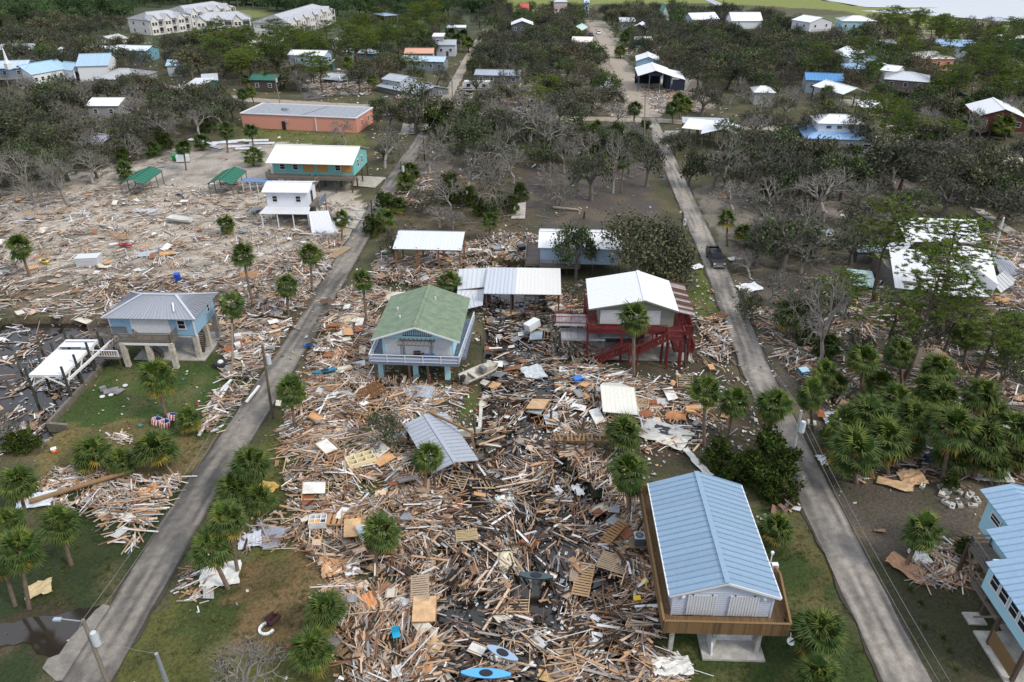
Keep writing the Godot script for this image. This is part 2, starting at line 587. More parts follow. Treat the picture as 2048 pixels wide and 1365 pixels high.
func lane(pts: Array, width: float, y: float, jag: float, tone := 1.0) -> MB:      # asphalt with pale silt dragged along it
	var b := MB.new()
	var grain := FastNoiseLite.new()
	grain.seed = 12
	grain.frequency = 0.5
	grain.fractal_octaves = 4
	var n := 9
	var prev := []
	var along := 0.0
	for i in pts.size() - 1:
		var a: Vector3 = pts[i]
		var e: Vector3 = pts[i + 1]
		var k := maxi(1, int(a.distance_to(e) / 0.7))
		for j in k:
			var p := a.lerp(e, float(j) / k)
			along += a.distance_to(e) / k
			var s: Vector3 = (e - a).normalized().cross(Vector3.UP)
			var w := width * 0.5 + wobble.get_noise_2d(p.x * 6.0, p.z * 6.0) * jag
			var row := []
			for q in n + 1:
				var t := q * 2.0 / n - 1.0
				var silt := clampf(0.5 + grain.get_noise_2d(t * 5.0, along * 0.13) * 1.3 + 0.25 - t * t * 0.55 + wobble.get_noise_1d(along * 1.5) * 0.9, 0.0, 1.0)
				row.append([p + s * (t * w) + Vector3(0, y + 0.03 * (1.0 - t * t), 0), srgb(96, 92, 89).lerp(srgb(158, 150, 140), silt) * tone])
			if prev:
				for q in n:
					b.col = prev[q][1]
					b.quad(prev[q][0], row[q][0], row[q + 1][0], prev[q + 1][0])
					var c := b.c.size()
					b.c[c - 6] = prev[q][1]; b.c[c - 5] = row[q][1]; b.c[c - 4] = row[q + 1][1]
					b.c[c - 3] = prev[q][1]; b.c[c - 2] = row[q + 1][1]; b.c[c - 1] = prev[q + 1][1]
			prev = row
	return b

func flat_patch(pts: Array, y: float) -> MB:
	var b := MB.new()
	var p := poly(pts)
	var t := Geometry2D.triangulate_polygon(p)
	for i in range(0, t.size(), 3):
		b.tri(Vector3(p[t[i]].x, y, p[t[i]].y), Vector3(p[t[i + 1]].x, y, p[t[i + 1]].y), Vector3(p[t[i + 2]].x, y, p[t[i + 2]].y))
	return b

func build_roads() -> void:
	var left := [P(120, 1440), P(172, 1365), P(390, 1000), P(489, 850), P(600, 676), P(692, 520), P(748, 425), P(788, 360), P(835, 290), P(878, 225), P(918, 150), P(948, 95), P(972, 58)]
	var right := [P(1868, 1470), P(1815, 1365), P(1690, 1110), P(1596, 920), P(1508, 730), P(1430, 530), P(1372, 400), P(1332, 310), P(1300, 235), P(1262, 170), P(1225, 105), P(1200, 68), P(1186, 46)]
	var cross := [P(300, 168), P(400, 188), P(500, 200), P(640, 208), P(745, 214), P(880, 226), P(1000, 232), P(1100, 235), P(1250, 240), P(1330, 242), P(1450, 250), P(1560, 258), P(1680, 268), P(1800, 282)]
	road_lines = [{"pts": left, "w": 3.5, "along": true}, {"pts": right, "w": 3.5, "along": true}, {"pts": cross, "w": 5.0, "along": false}]
	var asphalt := mat(Color.WHITE, "worn", 0.92)
	var sandy := mat(srgb(160, 148, 134), "worn", 0.95)
	var earth := mat(srgb(66, 60, 50), "worn", 0.95)
	var S := func(called, pts, w, y, jag, m, label): tag(part(self, called, strip(pts, w, y, jag), m), label, "road", "", "structure")
	S.call("road_verge", left, 3.9, 0.03, 0.5, earth, "muddy dark verge of the left lane")
	S.call("road_verge", right, 3.9, 0.03, 0.5, earth, "muddy dark verge of the right lane")
	tag(part(self, "road", lane(left.slice(0, 10), 3.5, 0.05, 0.1, 0.74), asphalt), "narrow grey asphalt lane on the left, running up from the bottom edge", "road", "", "structure")
	S.call("road", left.slice(9), 3.4, 0.05, 0.5, sandy, "sandy far end of the left lane")
	tag(part(self, "road", lane(right.slice(0, 9), 3.5, 0.05, 0.1), asphalt), "narrow grey asphalt lane on the right with the black truck", "road", "", "structure")
	S.call("road", right.slice(8), 6.6, 0.06, 1.5, sandy, "sand-covered far stretch of the right lane")
	S.call("road", cross, 5.0, 0.045, 0.8, sandy, "sandy cross street past the coral building")
	var D := func(pts, label, y = 0.05, m = null): tag(part(self, "driveway", flat_patch(pts, y), m if m else mat(srgb(178, 172, 162), "worn", 0.9)), label, "driveway", "", "structure")
	D.call([[668, 420], [735, 420], [718, 460], [640, 445]], "white concrete driveway of the two-storey white house")
	D.call([[712, 352], [772, 355], [750, 376], [706, 372]], "pale concrete driveway beside the turquoise beach house")
	D.call([[1328, 262], [1366, 262], [1366, 278], [1328, 276]], "pale concrete apron beside the white metal canopies")
	D.call([[806, 246], [838, 248], [828, 268], [800, 270]], "wet grey paved apron at the left street corner")
	D.call([[1258, 152], [1385, 158], [1372, 182], [1272, 172]], "pale concrete slab under the navy barn")
	D.call([[84, 1338], [96, 1318], [118, 1310], [140, 1278], [168, 1248], [190, 1222], [206, 1210], [222, 1214], [210, 1250], [170, 1320], [140, 1360], [112, 1364]], "cracked pale pavement edge by the puddle", 0.045, mat(srgb(136, 130, 122), "worn", 0.9))
	D.call([[1670, 199], [1722, 199], [1716, 213], [1672, 210]], "grey slab under the white open pavilion")
	D.call([[1030, 408], [1052, 405], [1050, 438], [1022, 438]], "broken white concrete path on the muddy lot")
	D.call([[1780, 252], [1812, 250], [1870, 300], [1820, 292]], "white gravel driveway among pines on the right")
	D.call([[1850, 298], [2060, 318], [2060, 328], [1850, 308]], "pale side road at the right edge", 0.05)
	D.call([[1940, 415], [1968, 420], [2060, 480], [2030, 480]], "pale gravel lane past the right-hand oaks", 0.05)
	D.call([[1640, 240], [1655, 242], [1690, 232], [1680, 226]], "short grey driveway near the blue hip-roofed house", 0.05)
	D.call([[600, 185], [650, 180], [660, 196], [610, 200]], "dark asphalt forecourt beside the cross street", 0.05, mat(srgb(92, 88, 86), "worn", 0.95))
	D.call([[1990, 1235], [2020, 1230], [2060, 1270], [2060, 1345], [2040, 1335]], "concrete slab under the light-blue house")

# ---------- building pieces ----------
func roof_slope(root: Node3D, a: Vector3, b: Vector3, c: Vector3, d: Vector3, count: int, m: Material, single := true, rib := 0.035, th := 0.07) -> void:
	# a-b along the eave, d-c along the ridge: metal panels with a raised seam each
	var all := MB.new()
	var smooth: bool = m is StandardMaterial3D and (m as StandardMaterial3D).albedo_color.r > 0.86
	if smooth: rib *= 0.4
	var up := (b - a).cross(d - a).normalized()
	if up.y < 0: up = -up
	for i in count:
		var t0 := float(i) / count
		var t1 := float(i + 1) / count
		var e0 := a.lerp(b, t0)
		var e1 := a.lerp(b, t1)
		var r0 := d.lerp(c, t0)
		var r1 := d.lerp(c, t1)
		var q := MB.new()
		q.col = Color(1, 1, 1) * rng.randf_range(0.97 if smooth else 0.93, 1.01)
		if (r0 - e0).cross(e1 - e0).dot(up) < 0: q.slab(e0, r0, r1, e1, th)
		else: q.slab(e0, e1, r1, r0, th)
		if rib > 0.0:
			q.col = Color(1, 1, 1) * (0.93 if smooth else 0.84)
			q.beam(e0 + up * rib * 0.5, r0 + up * rib * 0.5, 0.09, rib * 1.8)
		if single: part(root, "roof_panel", q, m)
		else: all.add(q, Transform3D.IDENTITY)
	if not single: part(root, "roof", all, m)

func gable(root: Node3D, x0: float, x1: float, z0: float, z1: float, eave: float, rise: float, along_z: bool, count: int, m: Material, single := true, rib := 0.035) -> void:
	# outer eave rectangle; the ridge runs along z or x
	var cx := (x0 + x1) * 0.5
	var cz := (z0 + z1) * 0.5
	var t := eave + rise
	if along_z:
		roof_slope(root, Vector3(x0, eave, z1), Vector3(x0, eave, z0), Vector3(cx, t, z0), Vector3(cx, t, z1), count, m, single, rib)
		roof_slope(root, Vector3(x1, eave, z0), Vector3(x1, eave, z1), Vector3(cx, t, z1), Vector3(cx, t, z0), count, m, single, rib)
		brick(root, "ridge_cap", Vector3(cx, t + 0.03, cz), Vector3(0.4, 0.05, z1 - z0), m)
	else:
		roof_slope(root, Vector3(x0, eave, z1), Vector3(x1, eave, z1), Vector3(x1, t, cz), Vector3(x0, t, cz), count, m, single, rib)
		roof_slope(root, Vector3(x1, eave, z0), Vector3(x0, eave, z0), Vector3(x0, t, cz), Vector3(x1, t, cz), count, m, single, rib)
		brick(root, "ridge_cap", Vector3(cx, t + 0.03, cz), Vector3(x1 - x0, 0.05, 0.4), m)

func hip(root: Node3D, x0: float, x1: float, z0: float, z1: float, eave: float, rise: float, inset: float, count: int, m: Material, single := true, cap: Material = null, rib := 0.035) -> void:
	var cz := (z0 + z1) * 0.5
	var l := Vector3(x0 + inset, eave + rise, cz)
	var r := Vector3(x1 - inset, eave + rise, cz)
	var k := [Vector3(x0, eave, z1), Vector3(x1, eave, z1), Vector3(x1, eave, z0), Vector3(x0, eave, z0)]
	roof_slope(root, k[0], k[1], r, l, count, m, single, rib)
	roof_slope(root, k[1], k[2], r, r, maxi(2, count / 2), m, single, rib)
	roof_slope(root, k[2], k[3], l, r, count, m, single, rib)
	roof_slope(root, k[3], k[0], l, l, maxi(2, count / 2), m, single, rib)
	var c := cap if cap else m
	for p in [[k[0], l], [k[1], r], [k[2], r], [k[3], l], [l, r]]: stick(root, "ridge_cap", p[0] + Vector3.UP * 0.06, p[1] + Vector3.UP * 0.06, 0.28, 0.05, c)

func house_walls(root: Node3D, x0: float, x1: float, z0: float, z1: float, y0: float, y1: float, rise: float, along_z: bool, m: Material) -> void:
	var b := MB.new()
	if rise <= 0.0: b.span(Vector3(x0, y0, z0), Vector3(x1, y1, z1))
	elif along_z: b.prism([Vector2(x0, y0), Vector2(x0, y1), Vector2((x0 + x1) / 2, y1 + rise), Vector2(x1, y1), Vector2(x1, y0)], z0, z1)
	else:
		var q := MB.new()
		q.prism([Vector2(z0, y0), Vector2(z0, y1), Vector2((z0 + z1) / 2, y1 + rise), Vector2(z1, y1), Vector2(z1, y0)], -x1, -x0)
		b.add(q, Transform3D(Basis(Vector3(0, 0, 1), Vector3(0, 1, 0), Vector3(-1, 0, 0)), Vector3.ZERO))
	part(root, "wall", b, m)

func siding(root: Node3D, x0: float, x1: float, z: float, y0: float, y1: float, m: Material) -> void:   # lap boards on a front wall, one joined part
	var b := MB.new()
	var y := y0
	while y < y1 - 0.05:
		b.box(Vector3((x0 + x1) / 2, y + 0.1, z + 0.012), Vector3(x1 - x0, 0.2, 0.03), Basis(Vector3.RIGHT, 0.08))
		y += 0.22
	part(root, "siding", b, m).set_meta("kind", "stuff")

func window(root: Node3D, at: Vector3, facing: String, w: float, h: float, frame: Material, pane: Material = null, called := "window") -> void:
	var b := MB.new()
	var basis := Basis.IDENTITY
	if facing == "left": basis = Basis(Vector3.UP, -PI / 2)
	elif facing == "right": basis = Basis(Vector3.UP, PI / 2)
	elif facing == "back": basis = Basis(Vector3.UP, PI)
	for s in [[0.0, h / 2, w + 0.16, 0.09], [0.0, -h / 2, w + 0.16, 0.09]]: b.box(Vector3(s[0], s[1], 0.03), Vector3(s[2], s[3], 0.1))
	for s in [-1, 1]: b.box(Vector3(s * w / 2, 0, 0.03), Vector3(0.09, h, 0.09))
	b.box(Vector3(0, 0, 0.028), Vector3(w, 0.05, 0.06))
	var q := MB.new()
	q.box(Vector3(0, 0, 0.01), Vector3(w - 0.02, h - 0.02, 0.03))
	var f := part(root, called, b, frame)
	f.transform = Transform3D(basis, at)
	part(f, "pane", q, pane if pane else glass())

func shutter(root: Node3D, x0: float, x1: float, z: float, y0: float, y1: float, m: Material, lean := 0.0) -> void:     # corrugated storm panel
	var b := MB.new()
	b.span(Vector3(x0, y0, z), Vector3(x1, y1, z + 0.04))
	var x := x0 + 0.06
	while x < x1:
		b.box(Vector3(x, (y0 + y1) / 2, z + 0.055), Vector3(0.09, y1 - y0, 0.05))
		x += 0.2
	var o := part(root, "storm_shutter", b, m)
	if lean: o.transform = Transform3D(Basis(Vector3.RIGHT, lean), Vector3.ZERO)

func railing(root: Node3D, a: Vector3, b: Vector3, h: float, m: Material, gap := 0.14, called := "railing") -> void:
	var q := MB.new()
	var d := b - a
	var k := maxi(1, int(d.length() / 1.8))
	for i in k + 1: q.box(a + d * (float(i) / k) + Vector3.UP * h / 2, Vector3(0.1, h, 0.1))
	q.beam(a + Vector3.UP * h, b + Vector3.UP * h, 0.14, 0.05)
	q.beam(a + Vector3.UP * 0.12, b + Vector3.UP * 0.12, 0.05, 0.08)
	if gap > 0.0:
		var n := int(d.length() / gap)
		for i in n: q.box(a + d * ((i + 0.5) / n) + Vector3.UP * (h / 2 + 0.05), Vector3(0.045, h - 0.12, 0.045))
	else:
		q.beam(a + Vector3.UP * h * 0.55, b + Vector3.UP * h * 0.55, 0.04, 0.09)
	part(root, called, q, m)

func deck(root: Node3D, x0: float, x1: float, z0: float, z1: float, y: float, m: Material, across := true) -> void:
	var b := MB.new()
	var p := 0.0
	var len2 := (x1 - x0) if across else (z1 - z0)
	while p < len2 - 0.02:
		var w := minf(0.14, len2 - p)
		b.col = Color(1, 1, 1) * rng.randf_range(0.75, 1.1)
		if across: b.box(Vector3(x0 + p + w / 2, y + rng.randf_range(-0.006, 0.006), (z0 + z1) / 2), Vector3(w - 0.012, 0.04, z1 - z0))
		else: b.box(Vector3((x0 + x1) / 2, y + rng.randf_range(-0.006, 0.006), z0 + p + w / 2), Vector3(x1 - x0, 0.04, w - 0.012))
		p += 0.15
	part(root, "deck_boards", b, m).set_meta("kind", "stuff")
	var f := MB.new()
	for e in [[Vector3(x0, y, z0), Vector3(x1, y, z0)], [Vector3(x0, y, z1), Vector3(x1, y, z1)], [Vector3(x0, y, z0), Vector3(x0, y, z1)], [Vector3(x1, y, z0), Vector3(x1, y, z1)]]:
		f.beam(e[0] - Vector3.UP * 0.16, e[1] - Vector3.UP * 0.16, 0.08, 0.24)
	part(root, "deck_frame", f, m)

func stairs(root: Node3D, top: Vector3, bottom: Vector3, width: float, m: Material, rails := true) -> void:
	var d := bottom - top
	var n := maxi(3, int(-d.y / 0.19))
	var flat := Vector3(d.x, 0, d.z).normalized()
	var s := flat.cross(Vector3.UP)
	var b := Basis(s, Vector3.UP, -flat)
	for i in n: brick(root, "step", top + d * ((i + 0.5) / n), Vector3(width, 0.045, 0.27), m, b)
	for k in [-1, 1]:
		stick(root, "stringer", top + s * (k * width / 2) - Vector3.UP * 0.1, bottom + s * (k * width / 2) - Vector3.UP * 0.1, 0.06, 0.26, m)
		if rails: railing(root, top + s * (k * width / 2), bottom + s * (k * width / 2), 0.95, m, 0.16, "stair_railing")

# ---------- the houses of the two near rows ----------
func build_near_houses() -> void:
	var white := mat(Color(0.78, 0.79, 0.8), "metal", 0.45)
	var shutter_white := mat(Color(0.72, 0.73, 0.75), "metal", 0.5)
	var trim := mat(Color(0.75, 0.75, 0.76), "plain", 0.6)
	var concrete := mat(srgb(176, 172, 166), "worn", 0.9)
	var grey_wood := mat(srgb(120, 110, 102), "wood", 0.9)
	var dark_wood := mat(srgb(84, 70, 58), "wood", 0.9)
	var gold_wood := mat(srgb(130, 102, 68), "wood", 0.8)

	# house with the blue metal roof, bottom right
	var r := thing("stilt_house", "small stilt house with light-blue metal gable roof and golden wood deck, bottom right", "house", Vector3(15.6, 0, -44.3), -0.033)
	mark(r.position, "blue-roofed house")
	var blue := mat(srgb(136, 162, 186), "metal", 0.45)
	gable(r, -4.0, 4.0, -6.2, 6.2, 5.42, 1.4, true, 21, blue)
	var lav := mat(srgb(196, 202, 216), "plain", 0.7)
	house_walls(r, -3.6, 3.6, -5.9, 5.9, 3.1, 5.44, 1.22, true, lav)
	siding(r, -3.58, 3.58, 5.9, 3.12, 5.4, lav)
	for e in [[-4.0, 0.0], [4.0, 0.0]]: stick(r, "barge_board", Vector3(e[0], 5.34, 6.22), Vector3(e[1], 6.74, 6.22), 0.05, 0.2, trim)
	for s in [-4.02, 4.02]: brick(r, "gutter", Vector3(s, 5.36, 0), Vector3(0.12, 0.12, 12.4), trim)
	for s in [-1.55, 1.5]:
		shutter(r, s - 1.05, s + 1.05, 5.96, 3.3, 5.28, shutter_white)
		for k in [-0.7, 0.7]: brick(r, "shutter_hook", Vector3(s + k, 5.3, 5.98), Vector3(0.1, 0.08, 0.08), dark_wood)
	for s in [-2.95, 2.95]:
		var q := MB.new()
		q.lathe([Vector2(0, 0.16), Vector2(0.12, 0.14), Vector2(0.17, 0.02), Vector2(0.17, 0)], 12)
		part(r, "round_lamp", q, trim).transform = Transform3D(Basis(Vector3.RIGHT, PI / 2), Vector3(s, 5.05, 5.93))
	for s in [-3.61, 3.61]: brick(r, "corner_board", Vector3(s, 4.25, 5.9), Vector3(0.14, 2.3, 0.12), lav)
	deck(r, -4.35, 4.6, 5.95, 7.2, 3.05, gold_wood)
	deck(r, -4.35, -3.62, -7.6, 5.93, 3.05, gold_wood)
	deck(r, 3.64, 5.1, 1.4, 5.93, 3.05, gold_wood)
	deck(r, -3.6, 3.6, -7.6, -5.95, 3.05, gold_wood)
	var rail := func(a, b):
		stick(r, "top_rail", a + Vector3.UP * 0.95, b + Vector3.UP * 0.95, 0.16, 0.05, gold_wood)
		var q := MB.new()
		var n := int(a.distance_to(b) / 0.115)
		for i in n:
			var t := (i + 0.5) / n
			var w: Vector3 = a.lerp(b, t)
			q.col = Color(1, 1, 1) * (rng.randf_range(0.7, 1.1) + wobble.get_noise_2d(w.x * 22.0, w.z * 22.0) * 0.7)
			q.box(a.lerp(b, t) + Vector3.UP * (0.3 + rng.randf_range(-0.03, 0.0)), Vector3(0.095, 1.25, 0.03) if absf(a.z - b.z) < 0.5 else Vector3(0.03, 1.25, 0.095))
		part(r, "picket_fence", q, gold_wood).set_meta("kind", "stuff")
	rail.call(Vector3(-4.4, 3.05, 7.24), Vector3(4.66, 3.05, 7.24))
	rail.call(Vector3(-4.4, 3.05, -7.6), Vector3(-4.4, 3.05, 7.24))
	rail.call(Vector3(4.66, 3.05, 7.24), Vector3(5.2, 3.05, 2.5))
	rail.call(Vector3(5.2, 3.05, 2.5), Vector3(4.95, 3.05, 1.4))
	rail.call(Vector3(4.95, 3.05, 1.4), Vector3(3.7, 3.05, 1.4))
	rail.call(Vector3(-4.4, 3.05, -7.62), Vector3(3.7, 3.05, -7.62))
	for x in [-3.5, -0.4, 2.9]:
		for z in [-5.4, -1.4, 2.6, 6.6]: brick(r, "post", Vector3(x, 1.45, z), Vector3(0.3, 2.9, 0.3), concrete)
	for z in [-5.4, -1.4, 2.6, 6.6]: brick(r, "beam", Vector3(0, 2.9, z), Vector3(8.4, 0.22, 0.18), dark_wood)
	brick(r, "slab", Vector3(1.1, 0.1, 5.2), Vector3(4.6, 0.2, 4.4), concrete)
	brick(r, "lower_wall", Vector3(1.2, 1.5, 5.6), Vector3(3.3, 2.7, 0.15), mat(srgb(200, 200, 200), "worn"))
	var lw := MB.new()
	lw.prism([Vector2(-7.1, 0.2), Vector2(-6.2, 2.8), Vector2(-5.6, 2.8), Vector2(-5.6, 0.2)], -0.07, 0.07)
	part(r, "lower_wall", lw, mat(srgb(214, 214, 214), "worn")).transform = Transform3D(Basis(Vector3.UP, PI / 2), Vector3(-0.5, 0, 0)) 
	var box := thing("meter_box", "white electric meter box on thin legs beside the blue-roofed house", "meter box", Vector3(20.6, 0, -42.6))
	brick(box, "cabinet", Vector3(0, 3.7, 0), Vector3(0.5, 0.75, 0.35), trim)
	for s in [-0.2, 0.2]: brick(box, "leg", Vector3(s, 1.7, 0), Vector3(0.06, 3.4, 0.06), trim)
	stick(box, "mast_pipe", Vector3(-0.45, 2.9, 0.1), Vector3(-0.45, 5.3, 0.1), 0.08, 0.08, trim)
	brick(box, "mast_head", Vector3(-0.45, 5.35, 0.1), Vector3(0.2, 0.2, 0.2), trim)
	var dish := thing("satellite_dish", "small round satellite dish on the corner of the golden deck", "satellite dish", Vector3(20.15, 0, -36.9))
	var dq := MB.new()
	dq.lathe([Vector2(0, 0), Vector2(0.16, 0.02), Vector2(0.29, 0.07)], 16)
	part(dish, "reflector", dq, trim).transform = Transform3D(Basis(Vector3.RIGHT, 0.5), Vector3(0.05, 2.4, 0.2))
	stick(dish, "arm", Vector3(0, 3.1, 0), Vector3(0.05, 2.4, 0.15), 0.05, 0.05, trim)

	# light-blue house cut by the right edge
	r = thing("stilt_house", "light-blue stilt house with stepped blue metal roofs, cut by the right edge", "house", Vector3(40.0, 0, -41.5), -0.03)
	mark(r.position, "light-blue house at the right edge")
	var cyan := mat(srgb(168, 212, 228), "plain", 0.7)
	var blue2 := mat(srgb(142, 170, 196), "metal", 0.45)
	house_walls(r, -3.9, 4.0, 0.6, 6.6, 3.3, 6.2, 0.0, true, cyan)
	house_walls(r, -0.8, 4.0, -6.0, 0.58, 3.3, 6.2, 0.0, true, cyan)
	roof_slope(r, Vector3(-4.6, 6.2, 7.2), Vector3(-4.6, 6.2, 0.9), Vector3(0.8, 7.6, 0.9), Vector3(0.8, 7.6, 7.2), 11, blue2)
	roof_slope(r, Vector3(-3.1, 6.55, 0.88), Vector3(-3.1, 6.55, -2.2), Vector3(0.8, 7.6, -2.2), Vector3(0.8, 7.6, 0.88), 5, blue2)
	roof_slope(r, Vector3(-1.5, 6.95, -2.22), Vector3(-1.5, 6.95, -6.5), Vector3(0.8, 7.6, -6.5), Vector3(0.8, 7.6, -2.22), 7, blue2)
	roof_slope(r, Vector3(6.2, 6.2, -6.5), Vector3(6.2, 6.2, 7.2), Vector3(0.8, 7.6, 7.2), Vector3(0.8, 7.6, -6.5), 23, blue2)
	for z in [1.8, 3.0, 4.3, 5.5]: window(r, Vector3(-3.93, 5.0, z), "left", 1.0, 1.2, trim)
	window(r, Vector3(-0.83, 5.5, -4.4), "left", 1.3, 0.7, trim)
	deck(r, -2.5, -0.85, -4.0, 0.55, 3.2, grey_wood, false)
	railing(r, Vector3(-2.5, 3.2, -4.0), Vector3(-2.5, 3.2, 0.5), 1.0, grey_wood, 0.0)
	railing(r, Vector3(-2.5, 3.2, -4.0), Vector3(-0.9, 3.2, -4.0), 1.0, grey_wood, 0.0)
	deck(r, -3.0, -1.0, -1.6, 2.4, 1.6, grey_wood, false)
	railing(r, Vector3(-3.0, 1.6, -1.6), Vector3(-3.0, 1.6, 2.3), 1.0, grey_wood, 0.0)
	for p in [[-2.5, -4.0], [-2.9, 0.5], [-3.8, 3.3], [-3.8, 6.5], [-0.6, -4.2], [-0.6, -1], [3.8, 6.5], [3.8, -4], [0, 3.3], [0, 6.5]]:
		brick(r, "post", Vector3(p[0], 1.65, p[1]), Vector3(0.26, 3.3, 0.26), dark_wood)
	for s in [[-2.5, -4.0, -2.5, -1.8], [-3.8, 3.3, -3.8, 1.0]]: stick(r, "brace", Vector3(s[0], 3.1, s[1]), Vector3(s[2], 0.4, s[3]), 0.1, 0.16, grey_wood)
	for k in 5: brick(r, "wooden_panel", Vector3(-3.95, 0.6 + 0.28 * k, 4.9), Vector3(0.06, 0.26, 2.9), gold_wood)
	brick(r, "slab", Vector3(-2.6, 0.08, 4.6), Vector3(3.4, 0.16, 5.0), concrete)
	brick(r, "pad", Vector3(-3.6, 0.08, 0.9), Vector3(1.4, 0.14, 1.2), concrete)

	# green-roofed house
	r = thing("stilt_house", "pale aqua stilt house with green shingle gable roof and wraparound white-railed deck", "house", Vector3(-10.8, 0, -81.0), -0.06)
	mark(r.position, "green-roofed house")
	var green := mat(srgb(120, 136, 114), "worn", 0.9)
	var aqua := mat(srgb(182, 226, 236), "plain", 0.7)
	var row := MB.new()
	for s in [-1, 1]:
		var e := Vector3(s * 5.15, 5.75, 5.7)
		var t := Vector3(0, 7.5, 5.7)
		for i in 18:       # courses of shingles
			var a := e.lerp(t, i / 18.0)
			var b := e.lerp(t, (i + 1) / 18.0)
			var q := MB.new()
			var up := Vector3(s * (t.y - e.y), absf(e.x), 0).normalized() * 0.03
			var back := Vector3(0, 0, -11.4)
			if s < 0: q.slab(a + up, a + up + back, b + back, b, 0.05)
			else: q.slab(a + up, b, b + back, a + up + back, 0.05)
			part(r, "shingle_course", q, green)
	brick(r, "ridge_cap", Vector3(0, 7.53, 0), Vector3(0.42, 0.06, 11.4), mat(srgb(122, 138, 112), "worn"))
	for p in [[-2.4, 2.0], [-3.2, -0.6], [1.2, -2.4]]: brick(r, "vent_pipe", Vector3(p[0], 7.5 - absf(p[0]) * 0.34 + 0.15, p[1]), Vector3(0.16, 0.4, 0.16), trim)
	house_walls(r, -4.2, 4.2, -5.2, 4.5, 3.0, 5.75, 1.45, true, aqua)
	for e in [-5.15, 5.15]: stick(r, "barge_board", Vector3(e, 5.66, 5.72), Vector3(0, 7.42, 5.72), 0.05, 0.2, trim)
	for s in [[-3.9, -1.7], [-1.5, 1.5], [1.7, 3.9]]: shutter(r, s[0], s[1], 4.53, 3.15, 5.3, shutter_white)
	var gdeck := mat(srgb(112, 120, 136), "wood", 0.7)
	var grail := mat(srgb(206, 212, 222), "plain", 0.6)
	deck(r, -5.5, 5.0, 4.55, 6.1, 2.95, gdeck)
	deck(r, 4.25, 5.6, -5.4, 4.53, 2.95, gdeck, false)
	deck(r, -5.5, -4.25, -2.0, 4.53, 2.95, gdeck, false)
	railing(r, Vector3(-5.5, 2.95, 6.1), Vector3(5.0, 2.95, 6.1), 1.0, grail, 0.0)
	railing(r, Vector3(5.0, 2.95, 6.1), Vector3(5.6, 2.95, -5.4), 1.0, grail, 0.0)
	railing(r, Vector3(-5.5, 2.95, 6.1), Vector3(-5.5, 2.95, -2.0), 1.0, grail, 0.3)
	brick(r, "privacy_panel", Vector3(-0.2, 3.35, 6.06), Vector3(10.2, 0.7, 0.04), mat(srgb(150, 160, 184), "plain", 0.6))
	for x in [-4.6, -0.4, 3.4]:
		for z in [4.6, 0.2, -4.2]: brick(r, "pier", Vector3(x, 1.4, z), Vector3(0.6, 2.8, 0.6), aqua)
	for x in [-4.9, -0.9, 1.3]: brick(r, "post", Vector3(x, 1.4, 6.0), Vector3(0.24, 2.8, 0.24), dark_wood)
	brick(r, "beam", Vector3(0, 2.68, 4.6), Vector3(9.4, 0.26, 0.2), grey_wood)
	brick(r, "yellow_bench_board", Vector3(1.6, 3.1, 4.75), Vector3(4.6, 0.25, 0.12), gold_wood)
	for p in [[-1.7, 4.75], [1.7, 4.75], [-1.7, 5.9], [1.7, 5.9]]: brick(r, "pergola_post", Vector3(p[0], 4.1, p[1]), Vector3(0.1, 2.3, 0.1), grey_wood)
	for i in 9: brick(r, "pergola_slat", Vector3(-2.0 + i * 0.5, 5.32, 5.3), Vector3(0.08, 0.1, 1.7), grey_wood)
	for z in [4.75, 5.9]: brick(r, "pergola_beam", Vector3(0, 5.22, z), Vector3(4.2, 0.12, 0.08), grey_wood)
	var lat := MB.new()
	for i in 14: lat.box(Vector3(-1.6 + i * 0.25, 6.1, 4.6), Vector3(0.05, 0.9 - absf(i - 6.5) * 0.05, 0.05))
	lat.box(Vector3(0, 5.75, 4.6), Vector3(3.4, 0.06, 0.06))
	part(r, "gable_lattice", lat, dark_wood)
	var grill := thing("barbecue_grill", "black barbecue grill on the green-roofed house's front deck", "grill", Vector3(-11.1, 2.97, -75.7))
	brick(grill, "cabinet", Vector3(0, 0.4, 0), Vector3(0.7, 0.8, 0.5), mat(Color(0.02, 0.02, 0.02), "plain", 0.4))
	var gq := MB.new()
	gq.tube(Vector3(-0.4, 0.9, 0), Vector3(0.4, 0.9, 0), 0.27, 0.27, 10, true)
	part(grill, "lid", gq, mat(Color(0.025, 0.025, 0.025), "plain", 0.3))
	brick(grill, "side_shelf", Vector3(0.65, 0.8, 0), Vector3(0.4, 0.05, 0.4), mat(Color(0.05, 0.05, 0.05)))
	var bb := thing("storage_box", "bright blue storage box on the deck of the green-roofed house", "box", Vector3(-9.7, 2.97, -75.8))
	brick(bb, "box", Vector3(0, 0.25, 0), Vector3(1.1, 0.5, 0.5), mat(srgb(30, 110, 200), "plain", 0.5))
	brick(bb, "lid", Vector3(0, 0.53, 0), Vector3(1.16, 0.06, 0.56), mat(srgb(24, 90, 170), "plain", 0.5))

	# white-roofed house with the red decks
	r = thing("stilt_house", "grey-green stilt house with white gable roof, dark red decks and stairs", "house", Vector3(15.9, 0, -85.2), -0.045)
	mark(r.position, "red-decked house")
	var red := mat(srgb(108, 36, 37), "wood", 0.8)
	roof_slope(r, Vector3(-6.4, 6.85, 4.3), Vector3(-6.4, 6.85, -4.5), Vector3(0.3, 8.15, -4.5), Vector3(0.3, 8.15, 4.3), 15, white)
	roof_slope(r, Vector3(4.5, 6.75, -4.5), Vector3(4.5, 6.75, 4.3), Vector3(0.3, 8.15, 4.3), Vector3(0.3, 8.15, -4.5), 15, white)
	brick(r, "ridge_cap", Vector3(0.3, 8.18, -0.1), Vector3(0.4, 0.05, 8.8), white)
